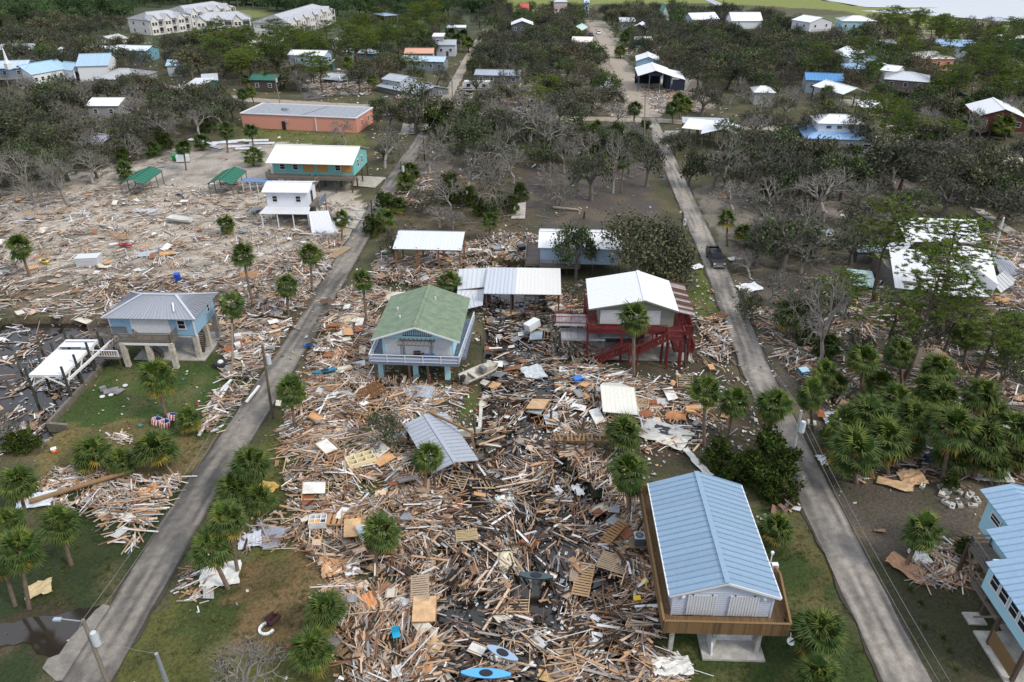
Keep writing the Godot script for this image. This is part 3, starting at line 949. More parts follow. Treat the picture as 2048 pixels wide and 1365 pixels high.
	for i in 14:
		var z0 := 4.3 - i * 0.63
		roof_slope(r, Vector3(6.5, 6.28, z0 - 0.62), Vector3(6.5, 6.28, z0), Vector3(4.52, 6.72, z0), Vector3(4.52, 6.72, z0 - 0.62), 1, mat(srgb(92, 60, 48), "worn") if i % 3 == 1 or i in [3, 6, 9] else mat(srgb(164, 154, 150), "worn"))
	for e in [[-6.4, 6.76], [4.5, 6.66]]: stick(r, "barge_board", Vector3(e[0], e[1], 4.32), Vector3(0.3, 8.06, 4.32), 0.05, 0.2, mat(srgb(120, 124, 112)))
	var sage := mat(srgb(136, 142, 132), "plain", 0.75)
	var hw := MB.new()
	hw.prism([Vector2(-5.1, 4.4), Vector2(-5.1, 7.0), Vector2(0.3, 8.0), Vector2(4.1, 6.8), Vector2(4.1, 4.4)], -4.2, 3.7)
	part(r, "wall", hw, sage)
	for s in [[-4.9, -1.5], [-1.4, 0.6], [0.7, 2.4]]: shutter(r, s[0], s[1], 3.73, 4.5, 6.5, shutter_white)
	deck(r, -6.5, 6.2, 3.72, 5.2, 4.3, red)
	deck(r, 4.15, 6.2, -3.6, 3.7, 4.3, red)
	deck(r, -6.5, -5.15, -4.0, 3.7, 4.3, red)
	deck(r, -10.4, -6.5, 0.8, 3.4, 4.3, mat(srgb(188, 186, 188), "wood"))
	deck(r, -9.6, -4.2, 2.0, 4.6, 2.9, mat(srgb(172, 172, 176), "wood"))
	for e in [[-6.5, 5.2, 3.1, 5.2], [5.0, 5.2, 6.2, 5.2], [6.2, 5.2, 6.2, -3.6], [-10.4, 3.4, -6.5, 3.4], [-10.4, 0.8, -10.4, 3.4], [-10.4, 0.8, -6.5, 0.8], [-6.5, 0.8, -6.5, -4.0], [-6.5, 5.2, -6.5, 3.4]]:
		railing(r, Vector3(e[0], 4.3, e[1]), Vector3(e[2], 4.3, e[3]), 1.0, red, 0.13)
	for p in [[-6.4, 5.1], [-2.2, 5.1], [2.8, 5.1], [6.0, 5.1], [-6.4, -3.8], [6.1, -3.5], [6.1, 0.8], [0, -3.8], [-2.2, 0.5], [2.8, 0.5]]:
		brick(r, "post", Vector3(p[0], 2.1, p[1]), Vector3(0.26, 4.2, 0.26), red)
	for p in [[-10.2, 3.3], [-10.2, 1.0], [-8.3, 4.4], [-4.4, 4.4]]: brick(r, "post", Vector3(p[0], 1.4, p[1]), Vector3(0.2, 2.9, 0.2), mat(srgb(96, 104, 92), "wood"))
	deck(r, 3.1, 5.0, 5.2, 6.6, 4.3, red)
	railing(r, Vector3(3.4, 4.3, 6.6), Vector3(5.0, 4.3, 6.6), 1.0, red, 0.13)
	railing(r, Vector3(5.0, 4.3, 5.2), Vector3(5.0, 4.3, 6.6), 1.0, red, 0.13)
	stairs(r, Vector3(3.1, 4.2, 6.0), Vector3(-0.2, 2.2, 6.0), 1.2, red)
	deck(r, -1.4, -0.2, 5.4, 6.6, 2.2, red)
	railing(r, Vector3(-1.4, 2.2, 6.6), Vector3(-0.2, 2.2, 6.6), 1.0, red, 0.13)
	stairs(r, Vector3(-1.2, 2.2, 5.2), Vector3(-5.4, 0.1, 5.2), 1.2, red)
	for p in [[-1.3, 6.5], [-0.3, 6.5], [3.3, 6.5], [4.9, 6.5], [3.3, 5.4], [4.9, 5.4]]: brick(r, "stair_post", Vector3(p[0], 1.6, p[1]), Vector3(0.2, 4.0 if p[0] > 1 else 3.2, 0.2), red)
	deck(r, 4.2, 6.6, 2.2, 5.4, 2.0, red)
	railing(r, Vector3(6.6, 2.0, 2.2), Vector3(6.6, 2.0, 5.4), 1.0, red, 0.13)
	brick(r, "slab", Vector3(0.2, 0.08, 1.2), Vector3(13.0, 0.16, 7.0), concrete)
	brick(r, "storage_wall", Vector3(-1.8, 1.6, -1.0), Vector3(6.0, 3.0, 3.0), mat(srgb(90, 88, 86), "worn"))
	brick(r, "awning", Vector3(-2.4, 3.1, 3.4), Vector3(4.0, 0.06, 2.0), mat(srgb(170, 176, 182), "metal"), Basis(Vector3.RIGHT, 0.15))

	# grey hip-roofed house on stone pillars
	r = thing("stilt_house", "light-blue house with grey hip roof raised on pale stone pillars", "house", Vector3(-43.9, 0, -84.0), -0.035)
	mark(r.position, "grey hip-roofed house")
	var grey := mat(srgb(160, 164, 174), "metal", 0.45)
	hip(r, -5.75, 5.75, -3.7, 3.7, 5.95, 1.5, 3.6, 24, grey, true, mat(srgb(190, 194, 202), "metal", 0.4))
	var sky_blue := mat(srgb(146, 182, 208), "plain", 0.7)
	house_walls(r, -5.3, 5.1, -3.2, 3.0, 3.35, 5.95, 0.0, true, sky_blue)
	siding(r, -5.28, 5.08, 3.0, 3.4, 5.9, sky_blue)
	shutter(r, -2.7, 2.1, 3.05, 3.7, 5.75, shutter_white)
	window(r, Vector3(3.6, 4.9, 3.04), "front", 0.95, 1.2, trim)
	window(r, Vector3(5.13, 5.0, -1.4), "right", 0.7, 1.0, trim)
	stick(r, "roof_pipe", Vector3(3.0, 6.6, 2.9), Vector3(2.4, 7.1, 1.6), 0.16, 0.16, trim)
	for x in [-5.3, 5.1]: brick(r, "corner_board", Vector3(x, 4.65, 3.02), Vector3(0.14, 2.6, 0.1), trim)
	deck(r, -3.4, 2.8, 3.05, 5.0, 3.4, grey_wood)
	for e in [[-3.4, 5.0, 2.8, 5.0], [2.8, 3.1, 2.8, 5.0], [-8.2, 1.2, -5.6, 1.2], [-5.6, 3.2, -3.4, 3.2], [-8.2, 1.2, -8.2, 3.0]]: railing(r, Vector3(e[0], 3.4, e[1]), Vector3(e[2], 3.4, e[3]), 1.15, grey_wood, 0.16)
	deck(r, -8.2, -5.4, 1.2, 3.4, 3.3, grey_wood)
	stairs(r, Vector3(-4.2, 3.3, 3.6), Vector3(-6.4, 1.8, 5.0), 1.0, grey_wood, false)
	deck(r, -7.0, -3.6, 4.4, 5.8, 1.75, grey_wood)
	railing(r, Vector3(-7.0, 1.75, 5.8), Vector3(-3.6, 1.75, 5.8), 0.9, trim, 0.3)
	stairs(r, Vector3(-2.6, 3.3, 3.6), Vector3(0.4, 0.2, 3.6), 1.0, grey_wood)
	var stone := mat(srgb(190, 182, 170), "worn", 0.95)
	for p in [[-3.2, 5.0], [-0.2, 4.8], [2.9, 5.2], [4.8, 2.7], [5.0, 0.0], [5.1, -2.8], [-5.0, 2.8], [-5.0, -2.8], [0, -2.8]]:
		var pil := brick(r, "pillar", Vector3(p[0], 1.65, p[1]), Vector3(0.5, 3.3, 0.5), stone)
		for j in 11: brick(pil, "stone", Vector3(rng.randf_range(-0.04, 0.04), -0.46 + j * 0.092, 0), Vector3(rng.randf_range(1.04, 1.16), 0.08, rng.randf_range(1.04, 1.16)), stone)
	for z in [5.0, 2.8]: brick(r, "beam", Vector3(-0.2 if z > 3 else 0.0, 3.2, z), Vector3(6.4 if z > 3 else 10.4, 0.3, 0.2), trim)
	for p in [[-8.1, 1.3], [-8.1, 3.2], [-5.6, 3.2], [-6.9, 5.7], [-3.7, 5.7]]: brick(r, "post", Vector3(p[0], 1.6 if p[1] < 4 else 0.85, p[1]), Vector3(0.16, 3.2 if p[1] < 4 else 1.7, 0.16), dark_wood)
	brick(r, "slab", Vector3(1.2, 0.07, -0.2), Vector3(9.0, 0.14, 7.4), concrete)
	stairs(r, Vector3(4.2, 3.2, -1.2), Vector3(4.4, 0.2, 1.6), 1.0, dark_wood)

	# turquoise beach house
	r = thing("stilt_house", "long turquoise beach house with white roof, boarded windows and timber deck", "house", Vector3(-39.9, 0, -154.0), -0.09)
	mark(r.position, "turquoise beach house")
	gable(r, -8.9, 8.9, -6.5, 6.5, 5.6, 2.0, false, 26, mat(srgb(236, 234, 222), "metal", 0.5), true)
	var teal := mat(srgb(120, 188, 186), "plain", 0.7)
	house_walls(r, -8.4, 8.4, -5.6, 4.6, 2.8, 5.55, 1.6, false, teal)
	for x in [-6.3, -3.6, 5.2]: window(r, Vector3(x, 4.4, 4.64), "front", 1.1, 1.1, trim)
	for x in [-0.9, 2.0, 7.0]: brick(r, "plywood_board", Vector3(x, 4.2, 4.66), Vector3(2.2, 1.3, 0.05), mat(srgb(196, 142, 76), "wood"))
	for z in [-1.6, 1.4]: window(r, Vector3(8.44, 4.6, z), "right", 1.0, 1.5, trim)
	deck(r, -9.0, 9.0, 4.65, 7.0, 2.8, grey_wood)
	railing(r, Vector3(-9.0, 2.8, 7.0), Vector3(0.4, 2.8, 7.0), 1.0, grey_wood, 0.2)
	railing(r, Vector3(2.4, 2.8, 7.0), Vector3(9.0, 2.8, 7.0), 1.0, grey_wood, 0.2)
	railing(r, Vector3(-9.0, 2.8, 4.7), Vector3(-9.0, 2.8, 7.0), 1.0, grey_wood, 0.2)
	stairs(r, Vector3(1.4, 2.8, 7.2), Vector3(-0.6, 0.1, 10.4), 1.6, grey_wood)
	for x in [-8.6, -5.2, -1.8, 1.6, 5.0, 8.4]:
		for z in [6.7, 3.0, -1.0, -5.2]: brick(r, "post", Vector3(x, 1.4, z), Vector3(0.24, 2.8, 0.24), dark_wood)

	# white two-storey house with torn porch roof
	r = thing("two_storey_house", "white two-storey house with torn metal porch roofing beside the left lane", "house", Vector3(-40.1, 0, -131.0), -0.03)
	mark(r.position, "white two-storey house")
	house_walls(r, -3.7, 3.7, -3.4, 1.9, 3.0, 6.0, 0.0, true, mat(srgb(222, 226, 234), "plain", 0.7))
	house_walls(r, -3.4, 3.4, -3.2, -0.5, 0.0, 2.9, 0.0, true, mat(srgb(96, 96, 98), "worn"))
	gable(r, -4.2, 4.2, -4.2, 2.6, 6.0, 0.9, false, 14, white)
	for x in [-2.2, 2.0]: window(r, Vector3(x, 4.6, 1.94), "front", 0.9, 1.1, trim)
	window(r, Vector3(3.73, 4.4, -0.6), "right", 0.9, 1.9, mat(Color(0.1, 0.1, 0.1)))
	roof_slope(r, Vector3(-4.5, 2.7, 4.5), Vector3(4.3, 2.7, 4.5), Vector3(4.0, 3.2, 1.95), Vector3(-4.0, 3.2, 1.95), 14, mat(srgb(212, 212, 216), "metal"))
	for x in [-4.2, -1.4, 1.4, 4.1]: brick(r, "porch_post", Vector3(x, 1.35, 4.3), Vector3(0.16, 2.7, 0.16), trim)
	deck(r, 3.75, 5.6, -3.0, 1.6, 3.3, grey_wood)
	railing(r, Vector3(5.6, 3.3, -3.0), Vector3(5.6, 3.3, 1.6), 1.0, mat(srgb(120, 140, 160)), 0.16)
	for p in [[5.5, -2.9], [5.5, 1.5]]: brick(r, "post", Vector3(p[0], 1.6, p[1]), Vector3(0.16, 3.2, 0.16), grey_wood)
	var torn := thing("torn_roof_sheet", "large torn white metal roof sheet hanging beside the two-storey house", "metal sheet", Vector3(-32.8, 0, -126.4), 0.25)
	roof_slope(torn, Vector3(-2.8, 0.2, 2.6), Vector3(1.2, 0.1, 2.6), Vector3(0.4, 2.6, -2.2), Vector3(-3.0, 2.9, -1.6), 8, mat(srgb(214, 216, 222), "metal"))
	roof_slope(torn, Vector3(1.2, 0.1, 2.6), Vector3(4.0, 1.7, 1.6), Vector3(3.6, 2.2, -0.2), Vector3(0.6, 1.2, 0.4), 5, mat(srgb(200, 202, 208), "metal"))
	r = thing("covered_walkway", "low blue flat-roofed walkway on posts beside the green canopy", "walkway", Vector3(-51.1, 0, -147.6), -0.12)
	roof_slope(r, Vector3(-3.3, 2.2, 1.0), Vector3(3.3, 2.2, 1.0), Vector3(3.3, 2.3, -1.0), Vector3(-3.3, 2.3, -1.0), 11, mat(srgb(108, 142, 184), "metal"))
	for i in 5:
		for z in [-0.9, 0.9]: brick(r, "post", Vector3(-3.1 + i * 1.55, 1.1, z), Vector3(0.12, 2.2, 0.12), trim)

	# green canopies
	for k in [[-75.0, -148.4, "emerald-green gable canopy on posts, left one of two", 0.0], [-57.5, -148.2, "emerald-green gable canopy on posts, right one beside the blue walkway", 0.0]]:
		r = thing("canopy", k[2], "canopy", Vector3(k[0], 0, k[1]), -0.02)
		mark(r.position, "left green canopy" if k[0] < -70 else "right green canopy")
		gable(r, -2.5, 2.5, -4.4, 4.4, 2.7, 0.9, true, 8, mat(srgb(18, 108, 82), "metal", 0.45), false)
		for x in [-2.3, 2.3]:
			for z in [-4.2, -1.4, 1.4, 4.2]: brick(r, "post", Vector3(x, 1.35, z), Vector3(0.14, 2.7, 0.14), grey_wood)
		for x in [-2.3, 2.3]: brick(r, "beam", Vector3(x, 2.6, 0), Vector3(0.12, 0.2, 8.6), grey_wood)

	# carport
	r = thing("carport", "open carport with white metal roof on brown wooden posts", "carport", Vector3(-12.9, 0, -110.0), -0.06)
	mark(r.position, "white-roofed carport")
	roof_slope(r, Vector3(-5.3, 3.9, 2.8), Vector3(5.3, 3.9, 2.8), Vector3(5.3, 4.9, -2.3), Vector3(-5.3, 4.9, -2.3), 19, mat(srgb(216, 220, 228), "metal"))
	roof_slope(r, Vector3(5.3, 4.6, -3.4), Vector3(-5.3, 4.6, -3.4), Vector3(-5.3, 4.9, -2.32), Vector3(5.3, 4.9, -2.32), 19, mat(srgb(150, 158, 168), "metal"))
	for x in [-5.0, -1.7, 1.7, 5.0]:
		for z in [2.4, -3.0]: brick(r, "post", Vector3(x, 2.0, z), Vector3(0.24, 4.0 if z > 0 else 4.6, 0.24), mat(srgb(140, 96, 62), "wood"))
	for z in [2.5, -3.0]: brick(r, "beam", Vector3(0, 3.75 if z > 0 else 4.45, z), Vector3(10.4, 0.24, 0.12), mat(srgb(150, 108, 70), "wood"))

	# house behind the big oak
	r = thing("stilt_house", "pale blue house with white metal roof half hidden behind the big oak", "house", Vector3(10.6, 0, -109.5), -0.06)
	gable(r, -6.4, 6.4, -5.0, 3.2, 4.4, 1.2, false, 21, white)
	house_walls(r, -6.1, 6.1, -4.4, 2.8, 1.7, 4.4, 0.9, false, mat(srgb(176, 198, 220), "plain"))
	deck(r, -8.4, -6.15, -5.0, 3.4, 1.7, grey_wood, false)
	deck(r, -6.1, 0.0, 2.85, 4.0, 1.7, grey_wood)
	for e in [[-8.4, -5.0, -8.4, 3.4], [-8.4, 3.4, -6.2, 3.4], [-6.2, 4.0, 0.0, 4.0], [-8.4, -5.0, -6.2, -5.0]]: railing(r, Vector3(e[0], 1.7, e[1]), Vector3(e[2], 1.7, e[3]), 1.0, grey_wood, 0.2)
	for x in [-8.3, -6.0, -2.0, 2.0, 6.0]:
		for z in [3.3, -4.6]: brick(r, "post", Vector3(x, 0.85, z), Vector3(0.2, 1.7, 0.2), dark_wood)

	# long silver shed
	r = thing("open_shed", "long open shed with silver corrugated roof, left end collapsed", "shed", Vector3(1.6, 0, -96.7), -0.04)
	mark(r.position, "long silver shed")
	var silver := mat(srgb(196, 202, 212), "metal", 0.4)
	roof_slope(r, Vector3(-5.3, 3.3, 4.0), Vector3(-1.0, 3.3, 4.0), Vector3(-1.0, 3.7, -4.0), Vector3(-5.3, 3.7, -4.0), 8, silver)
	roof_slope(r, Vector3(-1.0, 3.32, 4.0), Vector3(5.3, 3.32, 4.0), Vector3(5.3, 3.72, -4.0), Vector3(-1.0, 3.72, -4.0), 12, mat(srgb(222, 220, 216), "metal", 0.4))
	for x in [-5.0, -1.6, 1.8, 5.0]:
		for z in [3.7, 0.0, -3.7]: brick(r, "post", Vector3(x, 1.2, z), Vector3(0.2, 4.2, 0.2), dark_wood)
	roof_slope(r, Vector3(-9.2, 2.6, 1.4), Vector3(-5.4, 2.9, 1.0), Vector3(-5.4, 3.4, -4.4), Vector3(-9.6, 3.1, -4.6), 6, mat(srgb(206, 210, 216), "metal"))
	roof_slope(r, Vector3(-7.6, 1.2, 4.6), Vector3(-5.5, 1.6, 4.2), Vector3(-5.5, 2.6, 0.9), Vector3(-9.0, 1.9, 1.6), 4, mat(srgb(198, 202, 210), "metal"))
	roof_slope(r, Vector3(-9.3, 1.6, 2.4), Vector3(-7.7, 1.3, 4.0), Vector3(-6.5, 2.4, 1.0), Vector3(-9.2, 2.5, 1.2), 4, mat(srgb(210, 212, 216), "metal"))
	brick(r, "post", Vector3(-9.0, 0.9, 1.0), Vector3(0.18, 3.4, 0.18), dark_wood)

	# silver boathouse
	r = thing("boathouse", "low boathouse with weathered silver gable roof at the canal bank", "boathouse", Vector3(-7.3, 0, -61.0), 0.44)
	mark(r.position, "silver boathouse")
	gable(r, -2.4, 2.4, -4.4, 4.4, 2.1, 0.55, true, 14, mat(srgb(168, 174, 184), "metal", 0.45))
	for x in [-2.1, 2.1]:
		for z in [-4.0, 0.0, 4.0]: brick(r, "post", Vector3(x, 0.2, z), Vector3(0.2, 3.8, 0.2), dark_wood)
	var mast := thing("leaning_timbers", "leaning brown timber frame in the canal beside the boathouse", "timber frame", Vector3(-3.6, 0, -61.5))
	stick(mast, "post", Vector3(0.1, -1.2, 1.0), Vector3(-0.5, 3.0, 0.0), 0.2, 0.2, mat(srgb(140, 102, 66), "wood"))
	stick(mast, "beam", Vector3(-0.5, 2.9, 0.0), Vector3(-5.2, 2.6, -4.0), 0.18, 0.2, mat(srgb(140, 102, 66), "wood"))
	stick(mast, "brace", Vector3(-0.5, 2.2, 0.0), Vector3(-2.6, 1.4, -1.2), 0.14, 0.16, mat(srgb(140, 102, 66), "wood"))

	# collapsed white shed in front of the red house
	r = thing("collapsed_shed", "crushed white metal shed with torn side walls in front of the red decks", "shed", Vector3(11.9, 0, -69.6), 0.25)
	mark(r.position, "crushed white shed")
	var cream := mat(srgb(224, 222, 212), "metal", 0.55)
	roof_slope(r, Vector3(-2.6, 1.6, 2.0), Vector3(1.2, 0.9, 2.6), Vector3(2.2, 2.0, -1.0), Vector3(-1.4, 2.2, -2.2), 8, cream)
	roof_slope(r, Vector3(-1.4, 2.2, -2.2), Vector3(2.2, 2.0, -1.0), Vector3(1.4, 1.2, -3.6), Vector3(-0.4, 1.4, -3.8), 6, cream)
	for k in 6:
		var q := MB.new()
		q.slab(Vector3(1.25 + k * 0.17, 0.9 + k * 0.2, 2.5 - k * 0.58), Vector3(1.42 + k * 0.17, 1.05 + k * 0.2, 1.95 - k * 0.58), Vector3(1.7 + k * 0.15 + rng.randf_range(0, 0.3), 0.0, 1.95 - k * 0.58), Vector3(1.55 + k * 0.15 + rng.randf_range(0, 0.3), 0.0, 2.5 - k * 0.58), 0.04)
		part(r, "wall_sheet", q, cream)

	# white slatted boat shelter on pilings
	r = thing("boat_shelter", "white slatted flat-roofed boat shelter on dark pilings over the left canal", "boat shelter", Vector3(-52.9, 0, -76.4), 0.0)
	mark(r.position, "white boat shelter")
	for i in 36:
		if i in [25, 26, 27, 33]: continue
		brick(r, "roof_slat", Vector3(rng.randf_range(-0.03, 0.03), 3.0 + rng.randf_range(-0.01, 0.01), 4.1 - i * 0.23), Vector3(3.9, 0.05, 0.19), mat(srgb(232, 233, 236), "plain", 0.6))
	for s in [-1.9, 1.9]: brick(r, "edge_beam", Vector3(s, 2.82, 0), Vector3(0.14, 0.3, 8.4), trim)
	for z in [4.1, 1.4, -1.4, -4.1]: brick(r, "cross_beam", Vector3(0, 2.86, z), Vector3(3.8, 0.2, 0.14), trim)
	for s in [-1, 1]:
		for z in [4.2, 1.4, -1.4, -4.2]:
			var q := MB.new()
			q.tube(Vector3(s * 2.1, -2.0, z), Vector3(s * 2.05, 4.1, z + rng.randf_range(-0.1, 0.1)), 0.17, 0.14, 10, true)
			part(r, "piling", q, mat(srgb(58, 62, 54), "bark"))
			if z > -4: stick(r, "brace", Vector3(s * 2.0, 1.2, z), Vector3(s * 1.9, 2.8, z - 1.6), 0.1, 0.16, trim)
	stick(r, "brace", Vector3(-1.9, 1.6, 4.25), Vector3(0, 2.8, 4.25), 0.1, 0.16, trim)
	stick(r, "brace", Vector3(1.9, 1.6, 4.25), Vector3(0, 2.8, 4.25), 0.1, 0.16, trim)
	stick(r, "fallen_beam", Vector3(2.2, 2.2, 4.0), Vector3(3.4, 2.6, -5.2), 0.16, 0.3, trim)

	# white-roofed complex on the right
	r = thing("storm_torn_house", "sprawling house with several white metal roofs, right end torn and sagging", "house", Vector3(66.0, 0, -106.0), -0.04)
	mark(r.position, "torn white-roofed house")
	var bright := mat(Color(0.8, 0.81, 0.83), "metal", 0.5)
	roof_slope(r, Vector3(-4.0, 3.8, -4.6), Vector3(7.6, 3.9, -4.6), Vector3(11.4, 4.2, -14.0), Vector3(-1.6, 4.2, -14.8), 18, bright)
	for p in [[-3.6, -4.8], [2.0, -4.8], [7.2, -4.8], [10.8, -13.6], [-1.4, -14.2]]: brick(r, "post", Vector3(p[0], 1.95, p[1]), Vector3(0.2, 3.9, 0.2), trim)
	roof_slope(r, Vector3(-11.2, 2.5, 10.0), Vector3(-4.6, 2.4, 11.4), Vector3(-3.4, 3.9, -0.8), Vector3(-7.4, 3.6, -2.6), 11, bright)
	roof_slope(r, Vector3(-4.2, 2.0, 11.6), Vector3(0.6, 2.6, 12.6), Vector3(0.9, 4.3, 0.4), Vector3(-3.1, 3.7, -0.2), 9, bright)
	roof_slope(r, Vector3(-8.6, 3.4, -2.4), Vector3(-5.2, 3.8, -1.4), Vector3(-3.0, 4.0, -4.0), Vector3(-6.0, 3.8, -4.4), 5, mat(srgb(186, 188, 194), "metal"))
	roof_slope(r, Vector3(3.9, 2.5, 8.4), Vector3(8.6, 3.0, -3.4), Vector3(2.0, 4.2, -3.0), Vector3(1.0, 4.3, 3.0), 12, bright)
	roof_slope(r, Vector3(0.7, 2.8, 12.5), Vector3(3.8, 2.5, 8.5), Vector3(0.95, 4.25, 3.0), Vector3(0.9, 4.2, 1.0), 5, mat(srgb(150, 152, 158), "metal"))
	house_walls(r, -9.6, 0.2, -2.4, 9.2, 0.0, 2.7, 0.0, true, mat(srgb(110, 104, 98), "worn"))
	roof_slope(r, Vector3(8.2, 0.6, 2.4), Vector3(13.0, 0.5, -1.0), Vector3(12.0, 1.6, -4.0), Vector3(8.8, 2.6, -3.0), 8, mat(srgb(176, 178, 184), "metal"))
	roof_slope(r, Vector3(6.0, 0.3, 6.4), Vector3(10.6, 0.4, 2.4), Vector3(9.0, 1.6, 1.0), Vector3(5.2, 1.4, 4.4), 6, mat(srgb(196, 198, 200), "metal"))
	r = thing("fallen_roof", "pale mint flat roof piece lying on the ground among the right-hand pines", "roof piece", P(1722, 562), -0.4)
	roof_slope(r, Vector3(-1.0, 0.4, 3.2), Vector3(2.2, 0.5, 3.0), Vector3(1.4, 0.8, -2.6), Vector3(-2.2, 0.7, -2.4), 5, mat(srgb(182, 206, 206), "metal"))
	r = thing("small_shed", "small grey-blue metal shed roof between the bare oak and the pine", "shed", P(1728, 520), 0.0)
	gable(r, -2.0, 2.0, -1.4, 1.4, 1.9, 0.5, false, 7, mat(srgb(140, 152, 168), "metal"), false)
	house_walls(r, -1.8, 1.8, -1.2, 1.2, 0, 1.9, 0.4, false, mat(srgb(92, 92, 96), "worn"))
	r = thing("storm_torn_house", "grey house swallowed by a fallen leafless oak, right of the right lane", "house", P(1570, 490), -0.3)
	mark(r.position, "grey house under the leafless oak")
	gable(r, -5.6, 5.6, -4.4, 4.4, 2.0, 1.6, true, 14, mat(srgb(122, 122, 132), "metal"), false)
	house_walls(r, -5.2, 5.2, -4.0, 4.0, 0, 2.0, 1.4, true, mat(srgb(80, 84, 82), "worn"))
	for z in [-2.0, 1.4]: window(r, Vector3(-5.23, 1.2, z), "left", 1.0, 1.0, trim)
	window(r, Vector3(1.0, 1.2, 4.03), "front", 1.2, 1.1, trim)

# ---------- houses farther off ----------
func far_house(called: String, label: String, phrase: String, cat: String, fl: Vector3, fr: Vector3, depth: float, y0: float, roof: String, rise: float, wall: Color, top: Color, opts := {}) -> Node3D:
	# fl, fr: the ends of the front eave (at eave height)
	var d := fr - fl
	var w := Vector2(d.x, d.z).length()
	var yaw := -atan2(d.z, d.x)
	var e := fl.y
	var back := Vector3(-sin(yaw), 0, -cos(yaw))
	var c := (fl + fr) * 0.5 + back * depth * 0.5
	blockers.append([c.x, c.z, w * 0.5, depth * 0.5, opts.get("clear", 7.0 if c.z > -200.0 else 13.0)])
	var r := thing(called, label, cat, Vector3(c.x, 0, c.z), yaw)
	if phrase: mark(r.position, phrase)
	var hx := w / 2
	var hz := depth / 2
	var rm := mat(top, opts.get("roof_look", "metal"), 0.5)
	var wm := mat(wall, "worn" if opts.get("dirty", false) else "plain", 0.8)
	var trim := mat(Color(0.72, 0.72, 0.74), "plain", 0.6)
	var n := maxi(3, int(w / 0.9))
	match roof:
		"x": gable(r, -hx, hx, -hz, hz, e, rise, false, n, rm, false)
		"z": gable(r, -hx, hx, -hz, hz, e, rise, true, maxi(3, int(depth / 0.9)), rm, false)
		"hip": hip(r, -hx, hx, -hz, hz, e, rise, minf(hz, hx * 0.8), n, rm, false)
		"flat":
			brick(r, "roof", Vector3(0, e + 0.06, 0), Vector3(w + 0.3, 0.12, depth + 0.3), rm)
			for s in [-1, 1]:
				brick(r, "parapet", Vector3(s * hx, e + 0.16, 0), Vector3(0.3, 0.32, depth + 0.34), trim)
				brick(r, "parapet", Vector3(0, e + 0.15, s * hz), Vector3(w + 0.3, 0.31, 0.3), trim)
		"shed": roof_slope(r, Vector3(-hx, e, hz), Vector3(hx, e, hz), Vector3(hx, e + rise, -hz), Vector3(-hx, e + rise, -hz), n, rm, false)
	var wx := hx - (0.02 if roof == "flat" else 0.4)
	var wz := hz - (0.02 if roof == "flat" else 0.4)
	if not opts.get("open", false):
		house_walls(r, -wx, wx, -wz, wz, y0, e, rise * 0.86 if roof in ["x", "z"] else 0.0, roof == "z", wm)
		var k: int = opts.get("win", maxi(1, int(w / 3.2)))
		var wy := y0 + (e - y0) * 0.55
		for i in k:
			var x := -wx + (i + 0.5) * wx * 2 / k
			if opts.get("boards", false) and i % 2 == 0: brick(r, "plywood_board", Vector3(x, wy, wz + 0.03), Vector3(1.4, 1.2, 0.06), mat(srgb(196, 146, 90), "wood"))
			else: window(r, Vector3(x, wy, wz + 0.02), "front", 1.1, minf(1.2, (e - y0) * 0.5), trim)
		if depth > 6.0:
			for s in [["left", -1], ["right", 1]]:
				window(r, Vector3(s[1] * (wx + 0.02), wy, wz * 0.4), s[0], 1.0, minf(1.2, (e - y0) * 0.5), trim)
				window(r, Vector3(s[1] * (wx + 0.02), wy, -wz * 0.4), s[0], 1.0, minf(1.2, (e - y0) * 0.5), trim)
		if opts.get("door", false): brick(r, "door", Vector3(wx * 0.15, y0 + 1.0, wz + 0.03), Vector3(0.95, 2.0, 0.06), mat(srgb(70, 60, 54)))
	if y0 > 0.6 or opts.get("open", false):
		var k := maxi(2, int(w / 3.5) + 1)
		var ph := e if opts.get("open", false) else y0
		for i in k:
			for z in [-wz, wz]: brick(r, "post", Vector3(-wx + 2 * wx * i / (k - 1), ph / 2, z), Vector3(0.28, ph, 0.28), mat(opts.get("post", srgb(110, 100, 92)), "wood"))
	if opts.has("deck"):
		var dd: float = opts.deck
		var dm := mat(opts.get("deck_color", srgb(150, 144, 138)), "wood")
		brick(r, "deck", Vector3(0, y0 - 0.1, hz + dd / 2 - 0.4), Vector3(w, 0.2, dd), dm)
		railing(r, Vector3(-hx, y0, hz + dd - 0.45), Vector3(hx, y0, hz + dd - 0.45), 1.0, dm, 0.25)
		for i in 4: brick(r, "post", Vector3(-hx + 0.2 + (w - 0.4) * i / 3.0, y0 / 2 - 0.1, hz + dd - 0.6), Vector3(0.2, y0 - 0.2, 0.2), dm)
	return r

func F(called: String, label: String, phrase: String, cat: String, flx: float, fly: float, frx: float, fry: float, e: float, depth: float, y0: float, roof: String, rise: float, wall: Color, top: Color, opts := {}) -> Node3D:
	return far_house(called, label, phrase, cat, P(flx, fly, e), P(frx, fry, e), depth, y0, roof, rise, wall, top, opts)

